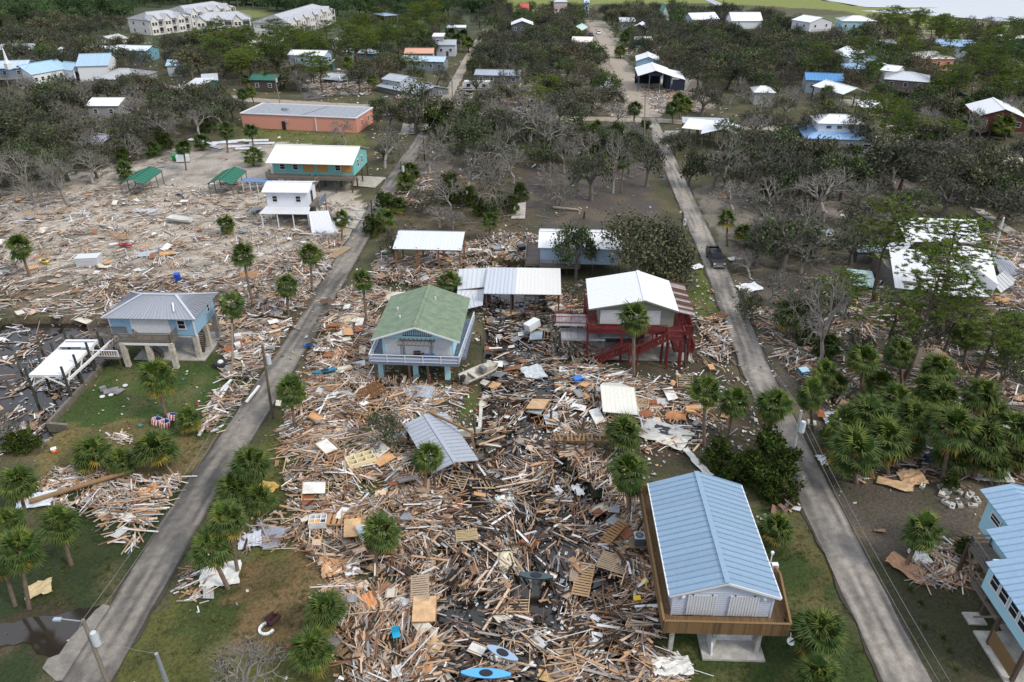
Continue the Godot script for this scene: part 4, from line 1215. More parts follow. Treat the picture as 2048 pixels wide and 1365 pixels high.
func condo(label: String, phrase: String, fl: Vector3, fr: Vector3, depth: float, units: int, e := 6.6) -> void:
	var d := fr - fl
	var w := Vector2(d.x, d.z).length()
	var yaw := -atan2(d.z, d.x)
	var c := (fl + fr) * 0.5 + Vector3(-sin(yaw), 0, -cos(yaw)) * depth * 0.5
	blockers.append([c.x, c.z, w * 0.5 + 4.0, depth, 40.0])
	var r := thing("apartment_building", label, "apartment building", Vector3(c.x, 0, c.z), yaw)
	mark(r.position, phrase)
	var hx := w / 2
	var hz := depth / 2
	var roofm := mat(srgb(184, 186, 192), "worn")
	var wall := mat(srgb(224, 219, 214), "plain")
	var white := mat(Color(0.75, 0.75, 0.77), "plain")
	hip(r, -hx - 0.6, hx + 0.6, -hz - 0.6, hz + 0.6, e, 2.9, hz * 0.7, 12, roofm, false, null, 0.0)
	house_walls(r, -hx, hx, -hz, hz, 0, e, 0, true, wall)
	for i in units:
		var x := -hx + (i + 0.5) * w / units
		var uw := w / units
		# projecting gabled bay, with a balcony stack beside it
		var bw := uw * 0.48
		var bx := x - uw * 0.22
		var q := MB.new()
		q.prism([Vector2(bx - bw / 2, 0), Vector2(bx - bw / 2, e), Vector2(bx, e + 2.0), Vector2(bx + bw / 2, e), Vector2(bx + bw / 2, 0)], hz - 0.5, hz + 1.2)
		part(r, "bay_wall", q, wall)
		var g := MB.new()
		g.slab(Vector3(bx - bw / 2 - 0.4, e - 0.2, hz + 1.6), Vector3(bx - bw / 2 - 0.4, e - 0.2, hz - 3.6), Vector3(bx, e + 2.3, hz - 3.6), Vector3(bx, e + 2.3, hz + 1.6), 0.15)
		g.slab(Vector3(bx, e + 2.3, hz + 1.6), Vector3(bx, e + 2.3, hz - 3.6), Vector3(bx + bw / 2 + 0.4, e - 0.2, hz - 3.6), Vector3(bx + bw / 2 + 0.4, e - 0.2, hz + 1.6), 0.15)
		part(r, "gable_roof", g, roofm)
		for f in [1.7, 4.9]:
			window(r, Vector3(bx - bw * 0.22, f, hz + 1.22), "front", 1.2, 1.5, white)
			window(r, Vector3(bx + bw * 0.22, f, hz + 1.22), "front", 1.2, 1.5, white)
		for f in [0.1, 3.3]:
			brick(r, "balcony", Vector3(x + uw * 0.25, f + 0.05, hz + 0.7), Vector3(uw * 0.46, 0.2, 1.4), white)
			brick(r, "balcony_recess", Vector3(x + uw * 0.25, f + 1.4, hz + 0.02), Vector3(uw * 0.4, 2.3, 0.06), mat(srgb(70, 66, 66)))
			railing(r, Vector3(x + uw * 0.03, f + 0.1, hz + 1.35), Vector3(x + uw * 0.47, f + 0.1, hz + 1.35), 1.0, white, 0.3)
		for s in [0.04, 0.46]: brick(r, "balcony_post", Vector3(x + uw * s, e / 2, hz + 1.3), Vector3(0.3, e, 0.3), white)
	for s in [["left", -1], ["right", 1]]:
		for f in [1.7, 4.9]:
			for z in [-hz * 0.5, hz * 0.5]: window(r, Vector3(s[1] * (hx + 0.02), f, z), s[0], 1.2, 1.4, white)
	brick(r, "floor_band", Vector3(0, 3.25, 0), Vector3(w + 0.12, 0.35, depth + 0.12), white)

func build_far_houses() -> void:
	var WH := srgb(228, 230, 234)
	var RW := srgb(232, 234, 238)
	var RG := srgb(176, 182, 190)
	var RB := srgb(158, 188, 222)
	var r: Node3D
	r = F("commercial_building", "long coral-pink single-storey building with flat grey roof", "coral-pink building", "building", 481, 228, 712, 238, 3.6, 12.5, 0, "flat", 0, srgb(216, 150, 132), srgb(150, 154, 162), {"win": 0, "roof_look": "worn"})
	brick(r, "door", Vector3(-4.2, 1.1, 6.3), Vector3(1.0, 2.2, 0.1), mat(srgb(50, 34, 34)))
	brick(r, "vent_fan", Vector3(-3.2, 2.3, 6.5), Vector3(0.7, 0.7, 0.5), mat(srgb(150, 156, 166)))
	brick(r, "roof_unit", Vector3(-5.6, 4.1, 1.0), Vector3(1.2, 0.8, 0.9), mat(srgb(150, 160, 168), "metal"))
	brick(r, "roof_unit", Vector3(-6.4, 3.95, 0.2), Vector3(1.6, 0.5, 0.8), mat(srgb(128, 150, 150), "metal"))
	brick(r, "roof_seam", Vector3(2.0, 3.74, 0), Vector3(0.2, 0.04, 12.0), mat(srgb(84, 88, 96)), Basis(Vector3.UP, -0.25))
	brick(r, "downpipe", Vector3(4.8, 1.8, 6.35), Vector3(0.2, 3.5, 0.2), mat(Color(0.7, 0.7, 0.7)))
	var NV := srgb(34, 42, 62)
	# right of the right lane
	r = F("open_barn", "navy open-sided barn with bright white gable roof and side lean-to", "navy barn", "barn", 1276, 152, 1346, 153, 5.0, 16, 0, "z", 1.7, NV, RW, {"open": true, "post": srgb(90, 94, 104)})
	brick(r, "side_wall", Vector3(4.6, 2.4, 1.5), Vector3(1.6, 4.8, 11.0), mat(NV, "worn"))
	brick(r, "back_wall", Vector3(-1.0, 2.4, -7.4), Vector3(8.4, 4.8, 0.2), mat(NV, "worn"))
	brick(r, "side_wall", Vector3(-4.9, 3.6, -3.0), Vector3(0.2, 2.4, 9.0), mat(NV, "worn"))
	brick(r, "gable_panel", Vector3(0, 5.5, 7.4), Vector3(4.4, 1.0, 0.2), mat(NV, "worn"))
	roof_slope(r, Vector3(9.6, 4.1, -6.0), Vector3(9.6, 4.1, 8.0), Vector3(5.3, 5.0, 8.0), Vector3(5.3, 5.0, -6.0), 15, mat(RW, "metal", 0.5), false)
	brick(r, "lean_to_wall", Vector3(7.4, 2.0, 7.6), Vector3(3.8, 4.0, 0.2), mat(NV, "worn"))
	brick(r, "lean_to_wall", Vector3(9.4, 2.0, 1.0), Vector3(0.2, 4.0, 13.4), mat(NV, "worn"))
	F("house", "pale blue house with white gable roof just behind the navy barn", "", "house", 1272, 122, 1322, 123, 4.2, 12, 0, "z", 1.5, srgb(140, 178, 204), RW, {"win": 2})
	r = F("metal_canopy", "flat white metal canopy behind two gabled ones, beside the right lane", "white metal canopies", "canopy", 1366, 246, 1462, 249, 3.8, 5, 0, "shed", 0.4, WH, RG, {"open": true})
	F("metal_canopy", "white gabled metal canopy on posts, left of the pair by the right lane", "", "canopy", 1364, 256, 1424, 262, 3.6, 8, 0, "shed", 0.7, WH, RW, {"open": true})
	F("metal_canopy", "white gabled metal canopy on posts, right of the pair by the right lane", "", "canopy", 1402, 268, 1492, 274, 3.8, 9, 0, "z", 1.6, WH, RW, {"open": true})
	r = F("pavilion_house", "blue hip-roofed house with white raised upper roof among oaks", "blue hip-roofed house", "house", 1612, 277, 1757, 281, 4.4, 13, 0.8, "hip", 1.6, srgb(168, 174, 180), srgb(150, 186, 226), {"win": 4, "deck": 1.6})
	house_walls(r, -4.6, 4.6, -3.4, 3.0, 5.0, 7.2, 0, true, mat(WH, "plain"))
	hip(r, -5.2, 5.2, -4.0, 3.6, 7.2, 1.3, 3.4, 12, mat(RW, "metal"), false)
	for x in [-2.4, 0.0, 2.4]: window(r, Vector3(x, 6.3, 3.03), "front", 1.2, 0.7, mat(Color(0.72, 0.72, 0.74)))
	F("open_pavilion", "white gable-roofed open pavilion over a grey slab", "white open pavilion", "pavilion", 1687, 189, 1739, 185, 4.0, 14, 0, "z", 1.5, WH, RW, {"open": true, "post": srgb(60, 64, 70)})
	F("carport", "low white-roofed carport next to the open pavilion", "", "carport", 1722, 214, 1768, 216, 3.2, 8, 0, "shed", 0.4, WH, RW, {"open": true})
	F("stilt_house", "brown raised house with wide pale hip roof and tangled branches below", "brown hip-roofed house", "house", 1768, 158, 1860, 165, 5.6, 13, 2.8, "hip", 1.6, srgb(112, 100, 98), srgb(206, 210, 218), {"win": 3})
	F("house", "dark red wooden house with broad white gable roof, right edge", "dark red house", "house", 1953, 233, 2062, 240, 4.8, 15, 1.6, "z", 2.2, srgb(104, 58, 50), RW, {"win": 3})
	F("stilt_house", "peach two-storey house with white hip roof and shaded porch", "peach house", "house", 1850, 118, 1913, 118, 6.6, 13, 3.2, "hip", 1.6, srgb(222, 158, 128), srgb(238, 234, 226), {"win": 3, "deck": 2.4, "deck_color": srgb(206, 180, 168)})
	r = F("stilt_house", "tall white house with light-blue porch roof behind a pine", "white house with blue porch", "house", 1700, 116, 1757, 115, 7.0, 13, 0, "z", 2.0, srgb(190, 206, 220), RW, {"win": 2})
	roof_slope(r, Vector3(-9, 4.0, 10.4), Vector3(8.6, 4.0, 10.4), Vector3(8.0, 5.2, 6.5), Vector3(-8.2, 5.2, 6.5), 12, mat(RB, "metal"), false)
	for x in [-8.4, -3, 3, 8]: brick(r, "porch_post", Vector3(x, 2, 10.0), Vector3(0.3, 4, 0.3), mat(WH))
	F("stilt_house", "long white barn-like house on stilts at the marsh edge", "white barn-like stilt house", "house", 1464, 42, 1527, 42, 6.8, 13, 3.4, "x", 3.2, WH, RW, {"win": 0})
	F("stilt_house", "white stilt house with a fallen tree in front, marsh edge", "", "house", 1386, 40, 1440, 38, 6.0, 11, 3.4, "x", 2.6, srgb(170, 180, 190), RW, {"win": 4})
	F("stilt_house", "white box house on tall slender stilts by the marsh", "tall white stilt house", "house", 1621, 45, 1668, 42, 8.2, 12, 4.4, "z", 1.8, srgb(206, 208, 214), RW, {"win": 2, "deck": 2.0})
	F("stilt_house", "pale aqua house with white hip roof near the shore", "aqua shore house", "house", 1684, 42, 1756, 43, 7.4, 13, 2.8, "hip", 1.8, srgb(174, 210, 218), RW, {"win": 4, "deck": 2.0})
	F("house", "bright turquoise house with white roof at the right edge", "bright turquoise house", "house", 1992, 80, 2064, 82, 4.6, 11, 1.0, "x", 1.5, srgb(70, 196, 190), RW, {"win": 3})
	F("house", "low house with wide light-blue roof behind pines, upper right", "wide blue-roofed house", "house", 1872, 92, 1958, 94, 4.0, 13, 0, "x", 1.8, srgb(190, 200, 210), RB, {})
	F("house", "small white-roofed cottage near the shore road", "", "house", 1834, 82, 1867, 84, 3.6, 9, 0, "x", 1.0, WH, RW, {})
	F("house", "small grey-blue roofed cottage behind the oaks, upper right", "", "house", 1764, 92, 1802, 88, 3.6, 10, 0, "x", 1.4, srgb(160, 170, 180), RG, {})
	F("house", "house with bright blue tarp roof beneath tall pines", "blue tarp roof house", "house", 1612, 160, 1690, 163, 4.0, 10, 0, "x", 1.5, srgb(150, 160, 176), srgb(92, 150, 206), {})
	F("house", "white metal roof showing through leafless oaks", "", "house", 1508, 185, 1552, 186, 3.6, 8, 0, "hip", 1.2, srgb(170, 170, 168), RW, {})
	F("house", "low white house right of the tall porch house", "", "house", 1760, 140, 1794, 144, 4.0, 10, 0, "x", 1.2, WH, RW, {})
	F("carport", "pale roofed carport among palms near the right edge", "", "carport", 1988, 158, 2030, 165, 3.6, 9, 0, "z", 1.2, WH, srgb(206, 216, 222), {"open": true})
	F("pier_shelter", "grey-roofed shelter standing on piles over the sea shore", "sea shelter", "shelter", 1982, 42, 2028, 43, 5.4, 12, 2.0, "hip", 1.2, WH, srgb(190, 194, 210), {"open": true})
	F("pier_deck", "long low pier deck on thin piles by the marsh", "", "pier", 1936, 44, 1968, 46, 3.6, 5, 0, "shed", 0.1, WH, srgb(150, 138, 126), {"open": true})
	F("shelter", "white-roofed beach shelter between shore trees", "", "shelter", 1884, 54, 1908, 56, 3.6, 8, 0, "hip", 1.0, WH, RW, {"open": true})
	F("house", "green-roofed A-frame cottage by the marsh", "green A-frame cottage", "house", 1319, 34, 1341, 34, 4.5, 9, 0, "z", 6.0, srgb(210, 220, 216), srgb(110, 156, 140), {"win": 1})
	F("house", "white-gabled house among dark oaks right of the lane", "", "house", 1264, 55, 1294, 56, 4.4, 11, 0, "z", 1.6, srgb(84, 80, 78), RW, {})
	F("house", "pale roofed house close to the far right lane trees", "", "house", 1240, 44, 1272, 44, 4.0, 10, 0, "x", 1.6, srgb(150, 156, 160), srgb(200, 206, 214), {})
	F("house", "collapsed white-blue house beside the far right lane", "", "house", 1270, 80, 1306, 80, 3.0, 9, 0, "x", 0.8, srgb(140, 160, 180), RW, {"dirty": true})
	# left of the right lane and in the middle
	F("house", "small green and white roofed house beside the far lane", "small green-roofed house", "house", 1140, 60, 1164, 61, 4.4, 12, 0, "z", 1.6, srgb(120, 84, 70), srgb(196, 224, 214), {})
	F("stilt_house", "dark house with white gable roof and raised porch, top centre", "dark house at top centre", "house", 1022, 50, 1067, 50, 7.0, 12, 3.2, "z", 1.7, srgb(92, 92, 96), RW, {"win": 3, "deck": 2.0, "deck_color": srgb(90, 76, 70)})
	F("house", "cream wide-roofed house half hidden beside the far lane", "cream far-lane house", "house", 1142, 84, 1184, 85, 4.0, 12, 0, "x", 1.4, srgb(190, 190, 192), srgb(240, 230, 222), {})
	F("house", "tan and white three-storey house at the top edge", "tan top-edge house", "house", 1108, 4, 1136, 4, 9.0, 12, 0, "hip", 2.4, srgb(206, 190, 184), srgb(200, 200, 206), {"win": 3})
	F("house", "pale blue house at the top edge left of the marsh", "", "house", 1168, 6, 1180, 6, 6.0, 10, 0, "x", 2, srgb(180, 200, 220), srgb(190, 205, 220), {"win": 1})
	F("house", "red-roofed house behind trees at top centre", "red-roofed house", "house", 1040, 17, 1058, 17, 5.0, 9, 0, "x", 2.4, srgb(160, 150, 146), srgb(196, 84, 84), {})
	F("fallen_roof", "large pale grey roof fallen beside the left lane", "fallen grey roof", "roof", 752, 172, 838, 190, 1.6, 13, 0, "x", 1.6, srgb(110, 112, 116), srgb(172, 180, 188), {"win": 0})
	F("house", "house with salmon roof among oaks, middle distance", "salmon-roofed house", "house", 808, 107, 867, 107, 3.8, 8, 0, "x", 1.4, srgb(150, 130, 120), srgb(214, 162, 138), {})
	F("house", "house with broken blue-white roof in front of the salmon one", "", "house", 800, 122, 888, 124, 3.4, 9, 0, "x", 1.2, srgb(130, 140, 150), srgb(186, 206, 220), {"dirty": true})
	F("house", "white house with open dark garage beside the left lane", "white garage house", "house", 870, 90, 912, 90, 4.4, 10, 0, "x", 1.4, srgb(190, 196, 206), srgb(170, 176, 184), {"door": true})
	F("stilt_house", "narrow white-balconied house behind the garage house", "", "house", 864, 74, 886, 74, 7.0, 10, 3.4, "flat", 0, srgb(150, 150, 156), RW, {})
	F("lookout_platform", "flat-roofed lookout on tall thin posts above the trees", "lookout platform", "lookout", 768, 32, 796, 30, 9.0, 12, 0, "hip", 0.6, WH, srgb(150, 172, 192), {"open": true})
	F("house", "small blue-grey roof below the lookout platform", "", "house", 792, 58, 808, 56, 3.4, 9, 0, "x", 1.0, srgb(140, 146, 150), srgb(180, 196, 212), {})
	F("mobile_home", "white mobile home near the far end of the left lane", "", "mobile home", 892, 55, 932, 55, 3.4, 6, 0, "x", 0.7, srgb(150, 160, 180), RW, {})
	F("house", "blue-grey roof ruin behind the parked travel trailer", "", "house", 948, 150, 1040, 152, 2.6, 8, 0, "x", 1.2, srgb(120, 120, 122), srgb(166, 174, 188), {"dirty": true})
	F("house", "low blue-walled house left of the salmon roof", "", "house", 714, 106, 760, 108, 3.6, 9, 0, "x", 0.9, srgb(108, 150, 178), srgb(196, 206, 216), {})
	# upper left
	condo("three-storey pale apartment block with grey roof, leftmost of four", "leftmost apartment block", P(296, 41, 6.6), P(376, 32, 6.6), 16, 3)
	condo("three-storey apartment block with grey gables, far back of the left group", "back apartment block", P(376, 27, 6.6), P(466, 13, 6.6), 17, 4)
	condo("three-storey tan apartment block with twin front gables, nearest of four", "nearest apartment block", P(390, 42, 6.6), P(500, 38, 6.6), 16, 3)
	condo("three-storey white apartment block standing apart, right of the group", "right apartment block", P(576, 46, 6.6), P(664, 18, 6.6), 17, 5)
	r = F("church", "white church with light-blue metal roof and small steeple", "white church", "church", 62, 150, 140, 136, 3.8, 11, 0, "x", 2.6, WH, srgb(172, 204, 226), {"win": 6, "clear": 34.0})
	house_walls(r, 5.0, 9.4, 5.0, 9.0, 0, 3.6, 1.8, true, mat(WH))
	gable(r, 4.6, 9.8, 3.0, 9.6, 3.6, 2.2, true, 6, mat(srgb(172, 204, 226), "metal"), false)
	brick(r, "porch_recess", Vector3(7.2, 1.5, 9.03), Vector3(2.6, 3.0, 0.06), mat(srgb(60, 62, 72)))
	for x in [5.2, 9.2]: brick(r, "porch_post", Vector3(x, 1.8, 9.4), Vector3(0.4, 3.6, 0.4), mat(WH))
	var st := MB.new()
	st.box(Vector3(-10.4, 6.6, 0), Vector3(1.6, 1.8, 1.6))
	st.lathe([Vector2(0.95, 7.5), Vector2(0.5, 8.6), Vector2(0.12, 12.2), Vector2(0, 12.4)], 8, Vector3(-10.4, 0, 0))
	part(r, "steeple", st, mat(WH))
	F("church_hall", "white church hall wing with open dark bay beside the church", "", "church hall", 140, 138, 186, 139, 3.8, 9, 0, "x", 1.8, WH, srgb(172, 204, 226), {"win": 2, "clear": 30.0})
	F("church_hall", "tall white hall with light-blue roof behind the church", "white church hall", "church hall", 150, 133, 216, 131, 5.0, 14, 0, "x", 3.0, WH, srgb(168, 196, 220), {"win": 0, "clear": 24.0})
	F("house", "house with grey hip roof beside the church hall", "grey-roofed house by the church", "house", 182, 158, 266, 160, 3.2, 15, 0, "hip", 2.2, srgb(150, 150, 150), srgb(186, 188, 192), {})
	F("house", "long pale roof at the left edge behind oaks", "long left-edge roof", "house", -8, 100, 86, 98, 4.2, 11, 0, "x", 1.4, srgb(130, 134, 140), srgb(182, 190, 196), {})
	F("house", "blue-grey raised house with porch at the left edge", "", "house", -12, 138, 50, 136, 5.6, 12, 2.6, "x", 1.6, srgb(120, 138, 160), srgb(190, 206, 222), {"deck": 2.0})
	F("mobile_home", "white mobile home behind the church", "", "mobile home", 116, 100, 160, 98, 3.4, 6, 0, "flat", 0, srgb(206, 208, 212), RW, {})
	F("mobile_home", "white trailer roof right behind the church hall", "", "mobile home", 182, 99, 222, 99, 3.6, 7, 0, "x", 0.8, srgb(120, 176, 196), RW, {})
	F("house", "white-roofed teal-walled house under dark oaks, upper left", "", "house", 222, 100, 292, 102, 4.0, 9, 0, "x", 1.3, srgb(110, 160, 180), srgb(214, 224, 230), {})
	F("house", "cream gabled house alone in the dark trees, upper left", "", "house", 228, 82, 258, 76, 4.0, 10, 0, "x", 1.6, srgb(200, 190, 176), srgb(206, 206, 204), {})
	F("house", "wide white roof seen through oaks left of the coral building", "", "house", 168, 212, 236, 212, 3.4, 10, 0, "x", 1.2, srgb(150, 150, 150), RW, {})
	F("shop", "teal shop with pale flat roof at the street corner", "teal corner shop", "shop", 368, 171, 408, 171, 3.6, 10, 0, "shed", 0.5, srgb(54, 128, 142), srgb(212, 214, 218), {"door": true, "win": 2})
	F("shop", "teal store extension with grey roof behind the corner shop", "", "shop", 402, 162, 436, 160, 3.4, 10, 0, "shed", 0.5, srgb(54, 128, 142), srgb(188, 194, 200), {"win": 1})
	F("house", "small house with blue-white roof in the oaks, left", "", "house", 330, 132, 368, 131, 3.6, 9, 0, "x", 1.4, srgb(190, 196, 204), srgb(168, 200, 222), {})
	F("house", "tan house with broad white roof behind tall pines", "tan house behind pines", "house", 486, 92, 560, 92, 4.6, 13, 0, "x", 1.8, srgb(196, 170, 148), srgb(234, 230, 224), {})
	F("stilt_house", "long white-roofed light-blue house on stilts behind pines", "light-blue house behind pines", "house", 574, 110, 648, 112, 6.6, 8, 3.0, "x", 1.2, srgb(166, 190, 214), RW, {})
	F("shed", "small teal shed right of the light-blue house behind pines", "", "shed", 654, 124, 664, 124, 3.4, 4, 0, "flat", 0, srgb(40, 124, 136), srgb(160, 190, 196), {"win": 0})
	F("house", "dark green roofed building under pines by the cross street", "dark green roof", "house", 496, 160, 552, 161, 3.6, 8, 0, "x", 1.2, srgb(78, 70, 62), srgb(28, 100, 82), {})
	F("collapsed_house", "grey collapsed gable roof in the rubble lot", "", "house", 645, 158, 684, 162, 1.2, 7, 0, "x", 1.6, srgb(90, 86, 84), srgb(186, 190, 198), {"win": 0})
	F("collapsed_house", "white slumped roof right of the rubble lot", "", "house", 676, 160, 696, 160, 1.4, 6, 0, "x", 1.0, srgb(90, 86, 84), RW, {"win": 0})
	F("house", "white roof fragment behind the rubble lot pines", "", "house", 668, 84, 698, 82, 3.4, 8, 0, "x", 1.0, WH, RW, {})
	F("house", "white shed-like house right of the teal shed", "", "house", 684, 104, 704, 104, 3.4, 6, 0, "x", 1.0, srgb(190, 200, 204), srgb(200, 210, 214), {})
	F("house", "grey roofed house beside the street, just past the coral building", "", "house", 762, 158, 800, 164, 3.6, 8, 0, "x", 1.2, srgb(170, 176, 182), srgb(180, 188, 196), {})
	F("house", "weathered roof among oaks left of the beach house", "", "house", 140, 285, 200, 290, 2.4, 9, 0, "x", 1.2, srgb(100, 98, 100), srgb(170, 170, 182), {"dirty": true})
	for k in 9:
		var sheet := thing("roofing_sheet", "", "metal sheet", P(400 + k * 16 + rng.randf_range(-6, 6), 291 + rng.randf_range(-9, 9), 0), rng.randf_range(-0.6, 0.6), "white roofing sheets scattered behind the beach house")
		roof_slope(sheet, Vector3(-3, 0.2, 0.6), Vector3(3, 0.15, 0.6), Vector3(3, 0.3, -0.6), Vector3(-3, 0.4, -0.6), 5, mat(srgb(210, 210, 216), "metal"), false)
		later(sheet, "white corrugated roofing sheet lying on sand")

# ---------- vehicles, poles, docks ----------
func wheel(root: Node3D, at: Vector3, rad: float, w: float) -> void:
	var q := MB.new()
	q.tube(at - Vector3(w / 2, 0, 0), at + Vector3(w / 2, 0, 0), rad, rad, 14, true)
	q.tube(at + Vector3(w / 2, 0, 0), at - Vector3(w / 2, 0, 0), rad, rad, 14, true)
	var t := part(root, "wheel", q, mat(Color(0.02, 0.02, 0.02), "plain", 0.9))
	q = MB.new()
	q.tube(at - Vector3(w / 2 + 0.01, 0, 0), at + Vector3(w / 2 + 0.01, 0, 0), rad * 0.55, rad * 0.55, 10, true)
	q.tube(at + Vector3(w / 2 + 0.01, 0, 0), at - Vector3(w / 2 + 0.01, 0, 0), rad * 0.55, rad * 0.55, 10, true)
	part(t, "rim", q, mat(Color(0.3, 0.3, 0.3), "plain", 0.3, 0.8))

func car(label: String, called: String, cat: String, at: Vector3, yaw: float, col: Color, pickup: bool) -> Node3D:
	var r := thing(called, label, cat, at, yaw)       # faces +z
	var paint := mat(col, "plain", 0.25)
	var l := 5.9 if pickup else 4.6
	var hw := 1.0 if pickup else 0.9
	var b := MB.new()
	var q := MB.new()
	# side outline (z, y) swept across the width
	var out: Array
	if pickup: out = [Vector2(-2.95, 0.5), Vector2(-2.95, 1.12), Vector2(-0.75, 1.14), Vector2(1.25, 1.16), Vector2(2.7, 1.08), Vector2(2.92, 0.95), Vector2(2.95, 0.45)]
	else: out = [Vector2(-2.25, 0.4), Vector2(-2.3, 0.85), Vector2(-1.6, 0.95), Vector2(0.9, 0.95), Vector2(2.1, 0.8), Vector2(2.3, 0.65), Vector2(2.3, 0.35)]
	q.prism(out, -hw, hw)
	var turn := Transform3D(Basis(Vector3(0, 0, 1), Vector3(0, 1, 0), Vector3(-1, 0, 0)), Vector3.ZERO)
	b.add(q, turn)
	part(r, "body", b, paint)
	b = MB.new()
	q = MB.new()
	if pickup: q.prism([Vector2(-0.8, 1.12), Vector2(-0.65, 1.82), Vector2(0.55, 1.84), Vector2(1.25, 1.14)], -hw * 0.86, hw * 0.86)
	else: q.prism([Vector2(-1.9, 0.93), Vector2(-1.3, 1.42), Vector2(0.2, 1.44), Vector2(1.0, 0.93)], -hw * 0.86, hw * 0.86)
	b.add(q, turn)
	part(r, "cab", b, paint)
	var gl := glass()
	if pickup:
		brick(r, "windscreen", Vector3(0, 1.5, 0.94), Vector3(1.56, 0.02, 0.82), gl, Basis(Vector3.RIGHT, 0.80))
		for s in [-1, 1]:
			brick(r, "side_window", Vector3(s * 0.87, 1.52, -0.05), Vector3(0.02, 0.42, 1.0), gl)
			brick(r, "mirror", Vector3(s * 1.14, 1.3, 1.0), Vector3(0.22, 0.24, 0.12), mat(Color(0.02, 0.02, 0.02)))
			brick(r, "bed_side", Vector3(s * 0.92, 1.3, -1.9), Vector3(0.1, 0.4, 2.1), paint)
			brick(r, "headlight", Vector3(s * 0.78, 0.88, 2.95), Vector3(0.34, 0.26, 0.06), mat(Color(0.75, 0.75, 0.75), "plain", 0.15))
		brick(r, "bed_floor", Vector3(0, 1.16, -1.9), Vector3(1.7, 0.04, 2.0), mat(Color(0.03, 0.03, 0.03)))
		brick(r, "tailgate", Vector3(0, 1.3, -2.93), Vector3(1.9, 0.4, 0.08), paint)
		for z in [-1.0, -2.8]: stick(r, "rack_bar", Vector3(-0.9, 1.75, z), Vector3(0.9, 1.75, z), 0.06, 0.06, mat(Color(0.03, 0.03, 0.03)))
		for s in [-0.9, 0.9]:
			stick(r, "rack_bar", Vector3(s, 1.75, -1.0), Vector3(s, 1.75, -2.8), 0.06, 0.06, mat(Color(0.03, 0.03, 0.03)))
			for z in [-1.0, -2.8]: stick(r, "rack_post", Vector3(s, 1.4, z), Vector3(s, 1.75, z), 0.06, 0.06, mat(Color(0.03, 0.03, 0.03)))
		brick(r, "grille", Vector3(0, 0.84, 2.96), Vector3(1.1, 0.4, 0.06), mat(Color(0.4, 0.4, 0.42), "plain", 0.2, 0.9))
		brick(r, "bumper", Vector3(0, 0.52, 3.02), Vector3(2.0, 0.24, 0.16), mat(Color(0.55, 0.55, 0.57), "plain", 0.2, 0.9))
		brick(r, "bed_load", Vector3(0.1, 1.3, -1.7), Vector3(1.0, 0.3, 1.0), mat(Color(0.06, 0.06, 0.065)))
	else:
		brick(r, "windscreen", Vector3(0, 1.2, 0.62), Vector3(1.4, 0.02, 0.85), gl, Basis(Vector3.RIGHT, 0.56))
		brick(r, "rear_window", Vector3(0, 1.2, -1.62), Vector3(1.4, 0.02, 0.7), gl, Basis(Vector3.RIGHT, -0.7))
		for s in [-1, 1]: brick(r, "side_window", Vector3(s * 0.785, 1.2, -0.4), Vector3(0.02, 0.34, 1.7), gl)
	var zf := 1.95 if pickup else 1.45
	for z in [zf, -zf + (0.1 if pickup else 0.0)]:
		for s in [-1, 1]: wheel(r, Vector3(s * (hw - 0.1), 0.4 if pickup else 0.33, z), 0.42 if pickup else 0.33, 0.28)
	return r

